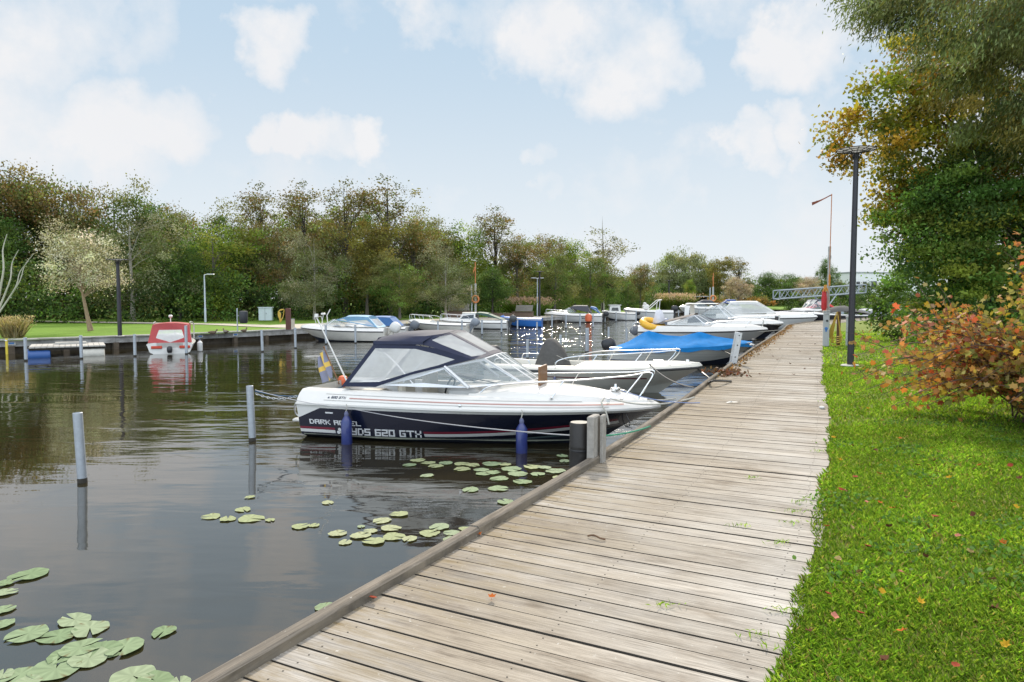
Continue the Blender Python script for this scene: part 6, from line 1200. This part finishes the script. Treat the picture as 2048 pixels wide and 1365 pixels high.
T = [('brown', -70, 285, 56, 'brown leafed tree at the extreme left edge of the wood', 1.), ('brown', 30, 300, 60, 'tall brown leafed tree above the dead white branches', 1.), ('dark', -20, 400, 54, 'dark green tree behind the dead white branches', 1.1), ('dark', 95, 350, 62, 'green crowned tree between two brown trees on the left', .9),
 ('brown', 150, 322, 60, 'tall brown tree rising behind the pale leaning tree', .85), ('olive', 235, 352, 62, 'tall olive tree behind the charcoal lamp', .9), ('silver', 265, 412, 52, 'broad silvery green willow right of the charcoal lamp', 1.25), ('dark', 325, 378, 64, 'dark green pointed tree above the slim side-arm lamp', .75), ('brown', 370, 388, 68, 'rusty tree on the shoulder behind the lime green one', .9),
 ('lime', 428, 425, 58, 'lime green tree behind the slim side-arm lamp', 1.15), ('dark', 360, 470, 55, 'dark green tree close behind the red-hooded boat', 1.1), ('olive', 490, 425, 68, 'olive tree right of the lime green one', .9), ('sparse', 527, 368, 64, 'thin bare-topped tree, leftmost of the four tall thin ones', 1.1), ('brown', 560, 420, 62, 'brown tree between the first two tall thin ones', .95),
 ('olive', 582, 396, 74, 'olive crown filling the gap behind the first thin tree', .9), ('brown', 668, 392, 76, 'russet crown filling the gap behind the third thin tree', .85), ('olive', 738, 398, 76, 'olive crown filling the gap left of the tallest thin tree', .8), ('olive', 855, 412, 78, 'olive crown right of the tallest thin tree on the skyline', .9), ('olive', 455, 402, 72, 'olive crown between lime green tree and thin trees', .9), ('sparse', 610, 365, 65, 'thin brown tree, second of the four tall thin ones', 1.15), ('silver', 630, 455, 56, 'rounded silver green tree with several stems at mid wood', .95), ('brown', 655, 412, 70, 'broad brown tree behind the rounded silver one', 1.), ('sparse', 692, 362, 66, 'thin brown tree, third of the four tall thin ones', 1.2), ('gold', 735, 436, 62, 'golden olive tree below the tallest thin ones', 1.05),
 ('sparse', 778, 354, 66, 'tallest thin tree with dark stems, last of the four', 1.35), ('brown', 830, 415, 70, 'russet tree right of the tallest thin one', 1.), ('olive', 800, 500, 58, 'low olive tree before the tallest thin one', 1.15), ('silver', 892, 475, 60, 'silver green tree left of the lifebuoy mast', .95), ('brown', 880, 437, 76, 'low russet tree on the skyline behind the silver one', .9),
 ('lime', 938, 428, 78, 'fresh green tree on the skyline above the lifebuoy mast', .9), ('sparse', 990, 415, 80, 'feathery thin tree right of the lifebuoy mast', 1.4), ('brown', 1035, 452, 78, 'russet tree between the lifebuoy mast and the twin lamps', 1.), ('dark', 985, 520, 68, 'dark green bushy tree behind the benches', 1.1), ('brown', 1095, 448, 92, 'russet topped tree behind the twin lamps', .9),
 ('olive', 1110, 490, 80, 'yellow green tree right of the twin lamps', 1.1), ('lime', 1150, 462, 92, 'bright green tree on the skyline right of the twin lamps', .85), ('olive', 1180, 500, 86, 'olive tree above the grey-canopied cruiser', 1.1), ('birch', 1205, 428, 102, 'bare birch standing above the end of the wood', 1.6), ('dark', 1205, 530, 96, 'dark green tree above the small wheelhouse boat', 1.),
 ('brown', 1280, 515, 122, 'brown green rounded tree above the sport boat', 1.05), ('olive', 1255, 548, 116, 'low olive tree left of the sport boat arch', .9), ('weep', 1368, 492, 160, 'great pale weeping willow at the head of the basin', 1.0), ('lime', 1377, 552, 128, 'young green tree in front of the weeping willow', .75), ('gold', 1438, 512, 150, 'golden tree right of the weeping willow', .95),
 ('sparse', 1475, 515, 165, 'russet thin tree between golden tree and round green trees', 1.9), ('beige', 1476, 546, 134, 'beige flowering tree on the green slope', 1.05), ('dark', 1530, 535, 180, 'round green tree right of the beige flowering one', 1.5), ('dark', 1585, 538, 190, 'second round green tree left of the rescue pole', 1.6), ('beige', 1612, 546, 170, 'beige tree directly behind the gangway', 1.1),
 ('dark', 1648, 503, 175, 'slim dark green tree behind the rescue pole', .55), ('olive', 1680, 556, 185, 'small olive tree in front of the white building', .8), ('dark', 1320, 560, 150, 'dark green tree filling the gap left of the weeping willow', 1.6), ('dark', 1415, 560, 158, 'dark green tree filling the gap right of the weeping willow', 1.3)]
for a in T: tree(*a)
for k_, (o, u) in KIND.items():
    if not u: bpy.data.objects.remove(o)
# undergrowth and the depth of the wood behind (uncountable)
UL = [(-75, 44), (-45, 45.5), (-33, 47), (-26, 50), (-20.5, 54), (-15, 59), (-9, 64.5), (-4.5, 70), (0, 76), (5, 86), (11, 99), (20, 116), (30, 138), (44, 160), (70, 178), (100, 190), (140, 205)]
def along(pl, n, depth, zf, off=0., pw=1.6):
    s = np.array(arclen(pl)); P_ = np.array(pl); q = 25+rng.random(n)**pw*(s[-1]-25); x = np.interp(q, s, P_[:, 0]); y = np.interp(q, s, P_[:, 1]); d = rng.random(n)*depth+off
    return np.stack([x-d*.55, y+d*.83, zf(n, d, q)], 1)
nc = 2600; cc = along(UL, nc, 4., lambda n, d, q: QZ+.2+(3.6+.9*np.sin(q*.5))*rng.random(n)*(.4+.6*np.minimum(1, d/1.6)), .2); base = pal(G_DARK+G_GREEN+G_DARK+G_OLIVE[:1], nc, .28); nl = 90000; i = rng.integers(0, nc, nl); pts = cc[i]+rng.normal(size=(nl, 3))*.36; pts[:, 2] = np.maximum(pts[:, 2], QZ+.05)
me = leaf_mesh('undergrowth', pts, .21, np.clip(base[i]*(1+rng.normal(size=(nl, 1))*.18), .004, 1), .65, mat=LEAF); o = bpy.data.objects.new('undergrowth', me); C.objects.link(o); tag(o, 'dark undergrowth along the foot of the far bank wood', 'undergrowth', kind='stuff')
nc = 2400; cc = along(UL, nc, 6, lambda n, d, q: QZ+.3+6.0*rng.random(n)**1.4, 10.); base = pal(G_DARK+G_OLIVE[:2]+G_BROWN[:2], nc, .25); nl = 120000; i = rng.integers(0, nc, nl); pts = cc[i]+rng.normal(size=(nl, 3))*.62
me = leaf_mesh('woodland', pts, .45, np.clip(base[i]*(1+rng.normal(size=(nl, 1))*.15), .004, 1), .7, mat=LEAF); o = bpy.data.objects.new('woodland', me); C.objects.link(o); tag(o, 'dense wood closing the view behind the nearer trees', 'wood', kind='stuff')
e = empty('hedge', (66, 134, .5), 0, 'dark hedge behind the gangway and the boats below it', 'hedge'); cc, cen, col, sz = crown_arrays([(x_, (x_*.1), 1.4, 3.4, 1.6, 2.0) for x_ in range(-11, 26, 4)], 160, 14000, .9, .3, G_DARK+G_GREEN[:2]); me = leaf_mesh('foliage', cen, sz, col, mat=LEAF); o = bpy.data.objects.new('foliage', me); C.objects.link(o); o.parent = e; t_ = trunk_mb(1.4, .05, cc, nlimb=10); t_.build('stems', BKD, e)
# small leaning pale tree on the left lawn
lt = tree_proto('leaning_tree', 4.6, .11, [(-.75, 0, 3.6, 1.5, 1.4, 1.2), (.45, 0, 2.9, 1.35, 1.2, .8), (-1.2, 0, 4.5, .9, .9, .8), (.2, 0, 3.9, 1.1, 1.1, .9), (-1.6, 0, 2.6, .8, .8, .6)], 90, 7000, .55, .13, [(.46, .42, .30), (.54, .49, .36), (.38, .34, .22), (.28, .27, .15)], bark('leaning bark', (.26, .18, .11)), lean=(-.2, 0), nlimb=22, start=.45, wid=.4, trunkh=3.6, leafm=LEAFP)
lt.location = P(182, 662, QZ+.1); lt.scale = (1.02, 1.02, 1.06); tag(lt, 'small pale-leaved tree leaning left on the far lawn', 'tree')
dt = empty('dead_tree', (PX(-10, 45), 45, QZ+.3), 0, 'bare white dead branches at the left edge of the wood', 'dead tree'); s_ = MB(); rng2 = np.random.default_rng(3)
for (x, z_, r0) in ((.9, 5.6, .09), (1.6, 4.6, .07), (2.2, 3.9, .06), (.3, 4.4, .06), (2.6, 4.4, .05)):
    p_ = [Vector((0, 0, .2)), Vector((x*.35, .1, z_*.35)), Vector((x*.6+.15, 0, z_*.6)), Vector((x*.8-.1, .1, z_*.82)), Vector((x+.1, 0, z_))]; s_.tube(bez(p_, 14), list(np.linspace(r0, r0*.25, 13)), 6)
s_.build('branches', M('bleached dead wood', (.42, .39, .33), .8, var=.2), dt); s_ = MB(); s_.tube([(0, 0, -.3), (0, 0, .4), (.1, 0, 1.2)], [.2, .15, .1], 8); s_.build('trunk', BKP, dt)
# grass plumes
def plume(px, Y, label, w_, h_, tuft, green, z0=QZ+.05, n=1500):
    e = empty('plume_grass', (PX(px, Y), Y, z0), 0, label, 'ornamental grass', 'clumps of plume grass'); nB = n; a = rng.random(nB)*6.28; q = rng.random(nB)**.5*w_*.35; L = h_*(.6+.4*rng.random(nB)); lean = rng.normal(size=(nB, 2))*.3
    b0 = np.stack([q*np.cos(a), q*np.sin(a), np.zeros(nB)], 1); tip = b0+np.stack([lean[:, 0]*L+b0[:, 0]*.35, lean[:, 1]*L+b0[:, 1]*.35, L], 1); side = np.stack([np.cos(a*3), np.sin(a*3), 0*a], 1)*.02*h_; mid = b0*.5+tip*.5+np.array([0, 0, .08])*h_
    v = np.stack([b0-side, b0+side, mid+side*.7, tip, mid-side*.7], 1).reshape(-1, 3); me = raw_mesh('blades', v, nB, 5, np.repeat(pal(green, nB), 5, axis=0), GRASSM); o = bpy.data.objects.new('blades', me); C.objects.link(o); o.parent = e
    k = rng.integers(0, nB, n); pts = tip[k]+rng.normal(size=(n, 3))*.05*h_; me = leaf_mesh('plumes', pts, .10*h_, pal(tuft, n), .35, axis=np.tile(np.array([[0, 0, 1.]]), (n, 1)), mat=LEAFR); o = bpy.data.objects.new('plumes', me); C.objects.link(o); o.parent = e; return e
plume(26, 30.5, 'dry straw coloured grass clump on the left quay edge', 1.1, .95, [(.42, .32, .2), (.36, .28, .17)], [(.30, .25, .13), (.22, .2, .09), (.36, .3, .18)], n=500)
plume(1055, 75, 'pink plumed green grass clump left of the twin lamps', 5.2, 1.9, [(.42, .26, .22), (.38, .24, .19), (.34, .24, .16)], [(.10, .17, .03), (.13, .2, .04), (.09, .14, .03)], n=2600)
plume(1350, 116, 'pink plumed grass clump behind the far dark-covered cruiser', 6.5, 2.7, [(.44, .30, .25), (.4, .28, .2)], [(.12, .15, .04), (.1, .13, .03)], n=2400)
for px, Y, lb, w_ in ((1415, 132, 'rust orange low shrub left of the beige flowering tree', 5), (1512, 136, 'rust orange low shrub right of the beige flowering tree', 4.5)):
    e = empty('shrub', (PX(px, Y), Y, 1.0), 0, lb, 'shrub'); cc, cen, col, sz = crown_arrays([(0, 0, 1.0, w_*.8, 1.5, 1.0)], 40, 2600, .7, .25, [(.26, .13, .04), (.3, .17, .05), (.18, .12, .04), (.12, .12, .04)]); me = leaf_mesh('foliage', cen, sz, col, mat=LEAF); o = bpy.data.objects.new('foliage', me); C.objects.link(o); o.parent = e; t_ = trunk_mb(1.2, .05, cc, nlimb=8); t_.build('stems', BKD, e)
# ---------------------------------------------------------------- right bank: big trees
def big(name, loc, h, r, el, nclump, nleaf, rc, size, cols, barkm, label, wid, shape, nlimb=30, lean=(0, 0), axis=None, leafm=None, shell=.45, start=.25, cat='tree', bake=None, flat=.7):
    e = empty(name, loc, 0, label, cat); cc, cen, col, sz = crown_arrays(el, nclump, nleaf, rc, size, cols, shell, flat)
    if bake is not None: cen, col, sz = bake(cen, col, sz)
    me = leaf_mesh('crown', cen, sz, col, wid, shape, axis(len(cen)) if axis else None, mat=leafm or LEAF); o = bpy.data.objects.new('crown', me); C.objects.link(o); o.parent = e
    trunk_mb(h, r, cc, lean, nlimb, start).build('trunk', barkm, e); return e
G_HOLM = [(.069, .135, .031), (.098, .182, .039), (.135, .244, .048), (.053, .103, .027), (.182, .293, .062)]
big('dark_tree', (12.9, 16.6, .8), 6.6, .2, [(0, 0, 2.6, 3.4, 2.4, 2.5), (-1.9, -.4, 3.4, 1.8, 1.6, 1.6), (-2.6, -.3, 1.9, 1.3, 1.3, 1.5), (2, 0, 3.6, 2.6, 2.4, 2.2), (-1.0, -.3, 1.1, 2.4, 1.8, 1.1), (-2.9, .2, 3.0, 1.1, 1.1, .9), (-3.5, 0, 2.4, .7, .7, .4), (-3.3, 0, 4.0, .6, .6, .35)], 560, 115000, .5, .08, G_HOLM+[(.16, .19, .03), (.12, .17, .03)], BKD, 'dense dark green tree behind the red and yellow shrub', .55, 'oval', flat=.38, shell=.6)
big('maple_tree', (11.75, 17.6, .8), 8.5, .16, [(-2.2, 0, 6.5, 1.3, 1, .9), (-2.6, 0, 5.1, 1.2, 1, .7), (-1.4, 0, 7.4, 1.2, 1, .8), (-.8, 0, 5.6, 1.6, 1.2, 1.3), (-2.0, 0, 3.9, .9, .8, .6), (.5, 0, 6.5, 1.8, 1.4, 1.6), (-3.2, 0, 5.8, .65, .6, .35), (-.2, 0, 4.2, 1.4, 1., 1.), (-1.9, 0, 4.6, 1.0, .8, .9), (-1.2, 0, 3.2, .9, .8, .8)], 190, 34000, .42, .085, [(.31, .25, .035), (.25, .24, .04), (.33, .20, .03), (.20, .22, .035), (.16, .20, .035), (.14, .18, .03), (.36, .28, .045)], BK, 'yellow and orange leafed tree behind the tall charcoal lamp', .85, 'maple', leafm=LEAFR)
dr_ = lambda n: np.tile(np.array([[-.45, -.2, -.8]]), (n, 1))
big('willow_tree', (13.9, 14.6, .8), 11.5, .32, [(-2.2, -.5, 6.4, 3.2, 2.6, 1.9), (-5.2, -.6, 6.9, 1.9, 1.6, .9), (-4.6, 0, 8.1, 2.6, 1.8, .9), (-.5, 0, 8.3, 3.5, 3, 1.9), (1.5, -1., 5.6, 2.8, 2.2, 2.6), (-1.6, -.4, 4.9, 2.6, 2.0, 1.3), (-6.4, -.6, 7.5, .9, .8, .6), (-3.4, 0, 5.6, 1.6, 1.4, 1.0)], 620, 170000, .48, .12, [(.14, .17, .065), (.17, .20, .08), (.11, .14, .045), (.22, .24, .10), (.08, .11, .035), (.22, .19, .05)], BKD, 'large narrow-leaved willow overhanging the upper right of the lawn', .21, 'rhomb', nlimb=60, axis=dr_)
big('laurel_bush', (14.3, 24.5, .8), 2.6, .06, [(0, 0, 1.1, 1.6, 1.4, 1.3), (1.6, 0, 1.0, 1.6, 1.4, 1.2)], 90, 12000, .4, .12, G_GREEN+[(.10, .16, .03)], BKD, 'bright green bush low behind the charcoal lamp', .6, 'oval', nlimb=16, cat='bush')
big('hedge_bush', (19.5, 24.5, .8), 4, .1, [(0, 0, 2.2, 4.5, 2.5, 2.6)], 120, 14000, .7, .17, G_DARK, BKD, 'dark hedge closing the lawn behind the dense green tree', .6, 'oval', cat='hedge')
# red and yellow shrub close on the right
RB_COL = [(.42, .06, .04), (.38, .10, .06), (.20, .22, .05), (.28, .26, .06), (.24, .16, .10), (.30, .20, .035), (.26, .22, .05), (.34, .12, .04), (.38, .07, .04), (.20, .20, .05), (.42, .25, .10), (.30, .10, .06), (.16, .18, .05), (.40, .22, .04)]
def redshrub():
    base = Vector((6.6, 8.1, .8)); e = empty('autumn_shrub', base, 0, 'spreading shrub with red and yellow autumn leaves at the right edge', 'shrub'); s_ = MB(); cen = []; col = []; r_ = np.random.default_rng(21); cols = np.array(RB_COL)
    for k in range(225):
        a = r_.random()*6.28; el = .08+r_.random()**.8*1.35; L = 1.0+1.25*r_.random(); 
        if r_.random() < .35: a = math.pi+r_.normal()*.7; el = .05+.6*r_.random(); L *= 1.15
        d = Vector((math.cos(a)*math.cos(el), math.sin(a)*math.cos(el), math.sin(el)*.95)); p0 = Vector((r_.normal()*.25, r_.normal()*.25, 0)); p3 = p0+d*L; 
        p1 = p0.lerp(p3, .35)+Vector((0, 0, .22*L*(1-el*.4))); p2 = p0.lerp(p3, .7)+Vector((0, 0, .16*L)); pts = bez([p0, p1, p2, p3], 12); s_.tube(pts, list(np.linspace(.011, .003, len(pts))), 5, caps=False)
        tw = [(pts, .42)]
        for j in range(5):
            q = pts[int(len(pts)*(.35+.6*r_.random()))-1]; dd_ = (d+Vector((r_.normal(), r_.normal(), r_.normal()*.6))*.7).normalized(); e2 = q+dd_*(.25+.3*r_.random()); tp = [q, q.lerp(e2, .5)+Vector((0, 0, .03)), e2-Vector((0, 0, .03))]; s_.tube(tp, [.004, .003, .0015], 4, caps=False); tw.append((bez(tp, 6), 0.))
        cb_ = cols[r_.integers(0, len(cols))]
        for pts_, st in tw:
            m_ = len(pts_)
            for u in np.linspace(st, 1, 10 if st == 0 else 14):
                q = pts_[min(m_-1, int(u*(m_-1)))]
                if r_.random() < .85: cen.append(tuple(q+Vector((r_.normal(), r_.normal(), r_.normal()))*.045)); c_ = cb_*.5+cols[r_.integers(0, len(cols))]*.5; col.append(c_*(1+r_.normal()*.2))
    s_.build('stems', M('red brown twigs', (.085, .05, .035), .8, var=.3), e); n = len(cen); me = leaf_mesh('leaves', np.array(cen), (.045+.05*rng.random(n)), np.clip(np.array(col)*1.0, .01, .8), .95, 'maple', upb=.5, mat=LEAFR, fold=.3); o = bpy.data.objects.new('leaves', me); C.objects.link(o); o.parent = e
redshrub()
# ---------------------------------------------------------------- grass
def blades(n, ylo, yhi, omax, hgt, wd, cols, dens=1.):
    slo, shi = np.interp([ylo, yhi], KL[:, 1], KS); s = slo+(shi-slo)*rng.random(n); o = .03+omax*rng.random(n)
    kx = np.interp(s, KS, KL[:, 0]); ky = np.interp(s, KS, KL[:, 1]); dx = np.interp(s+.3, KS, KL[:, 0])-np.interp(s-.3, KS, KL[:, 0]); dy = np.interp(s+.3, KS, KL[:, 1])-np.interp(s-.3, KS, KL[:, 1]); L = np.hypot(dx, dy); nx, ny = dy/L, -dx/L
    wv_ = .02*np.sin(s*2.3)+.02*np.sin(s*5.1+1)+.02*np.sin(s*.7)-.02
    x = kx+nx*(BW+o+wv_); y = ky+ny*(BW+o+wv_); oc = np.clip(o, 0, 1); z = DECKZ-.014+oc*.05+.02*np.sin(x*1.7+y*.9)*oc+.02*np.sin(y*1.3-x*.6)*oc
    keep = (x < y*.80+.8) & (y > 1.6); x, y, z, o = x[keep], y[keep], z[keep], o[keep]; n = len(x)
    pn = np.sin(x*2.1+1.3*np.sin(y*1.7))*np.cos(y*2.4+x)+.6*np.sin(x*5.3-y*4.1); h = hgt*(.55+.6*rng.random(n))*(1+.22*pn)*np.where(o < .1, 1.15, 1.); a = rng.random(n)*6.28; ln = (.35+.5*rng.random(n))*h; w_ = wd*(.6+.6*rng.random(n))
    b0 = np.stack([x, y, z], 1); sd = np.stack([-np.sin(a), np.cos(a), 0*a], 1)*w_[:, None]*.5; fw = np.stack([np.cos(a), np.sin(a), 0*a], 1)
    mid = b0+fw*(ln*.3)[:, None]+np.stack([0*h, 0*h, h*.62], 1); tip = b0+fw*ln[:, None]*1.1+np.stack([0*h, 0*h, h*(.85+.2*rng.random(n))], 1)
    v = np.stack([b0-sd, b0+sd, mid+sd*.8, tip, mid-sd*.8], 1).reshape(-1, 3); col = pal(cols, n, .2)*(1+.26*pn[:, None]); dry = rng.random(n) < .05+.12*np.clip(pn-.35, 0, 1); col[dry] = pal([(.34, .29, .13), (.25, .2, .09)], dry.sum())
    return v, n, np.clip(col, .005, .8)
GC = [(0.143, 0.259, 0.028), (0.198, 0.328, 0.036), (0.111, 0.211, 0.023), (0.273, 0.376, 0.058), (0.173, 0.259, 0.038)]
vs, cs_, nn_ = [], [], 0
for a in ((120000, 1.4, 4.6, 3.4, .036, .0055), (105000, 4.6, 9., 4.6, .04, .008), (70000, 9., 17, 7., .045, .014), (46000, 17, 34, 13., .05, .03)):
    v, n, c_ = blades(*a, GC); vs.append(v); cs_.append(np.repeat(c_, 5, axis=0)); nn_ += n
me = raw_mesh('grass', np.concatenate(vs), nn_, 5, np.concatenate(cs_), GRASSM); o = bpy.data.objects.new('grass', me); C.objects.link(o); tag(o, 'short green lawn grass beside the boardwalk', 'grass', kind='stuff')
# broad-leaved weeds and clover in the near turf
n = 5200; s = np.interp(1.5, KL[:, 1], KS)+(np.interp(9, KL[:, 1], KS)-np.interp(1.5, KL[:, 1], KS))*rng.random(n); cen = []
cl_ = rng.random((70, 2))*np.array([1, 3.2]); 
for q in s:
    c_ = cl_[rng.integers(0, 70)]; sq_ = np.interp(1.5, KL[:, 1], KS)+c_[0]*9.5+rng.normal()*.12; k_, d_, n_ = kerb_at(sq_); p_ = k_+n_*(BW+.1+c_[1]+rng.normal()*.12); cen.append((p_.x, p_.y, lawn_z(p_.x, p_.y, max(0, .1+c_[1]))+.02+.025*rng.random()))
me = leaf_mesh('clover', np.array(cen), .022+.016*rng.random(n), pal([(.06, .13, .025), (.08, .16, .03), (.11, .19, .05)], n), .8, 'oval', upb=1.2, mat=GRASSM); o = bpy.data.objects.new('clover', me); C.objects.link(o); tag(o, 'clover and small weeds growing in the near turf', 'weeds', kind='stuff')
# tufts growing up between the planks at the grass edge
tp = []; 
for (px, py) in [(1552, 1090), (1480, 1055), (1600, 1008), (1590, 1049), (1520, 1275), (1560, 1300), (1570, 1225), (1505, 959), (1340, 1215), (1590, 1027), (1650, 805), (1635, 905), (1620, 1000)]:
    c_ = P(px, py, DECKZ)
    for i in range(16): tp.append((c_.x+rng.normal()*.05, c_.y+rng.normal()*.012, DECKZ+.012+.012*rng.random()))
n = len(tp); me = leaf_mesh('grass_tufts', np.array(tp), .04, pal(GC, n), .16, axis=rng.normal(size=(n, 3))*.5+np.array([0, 0, .5]), mat=GRASSM); o = bpy.data.objects.new('grass_tufts', me); C.objects.link(o); tag(o, 'thin grass tufts growing between the planks', 'grass', kind='stuff')
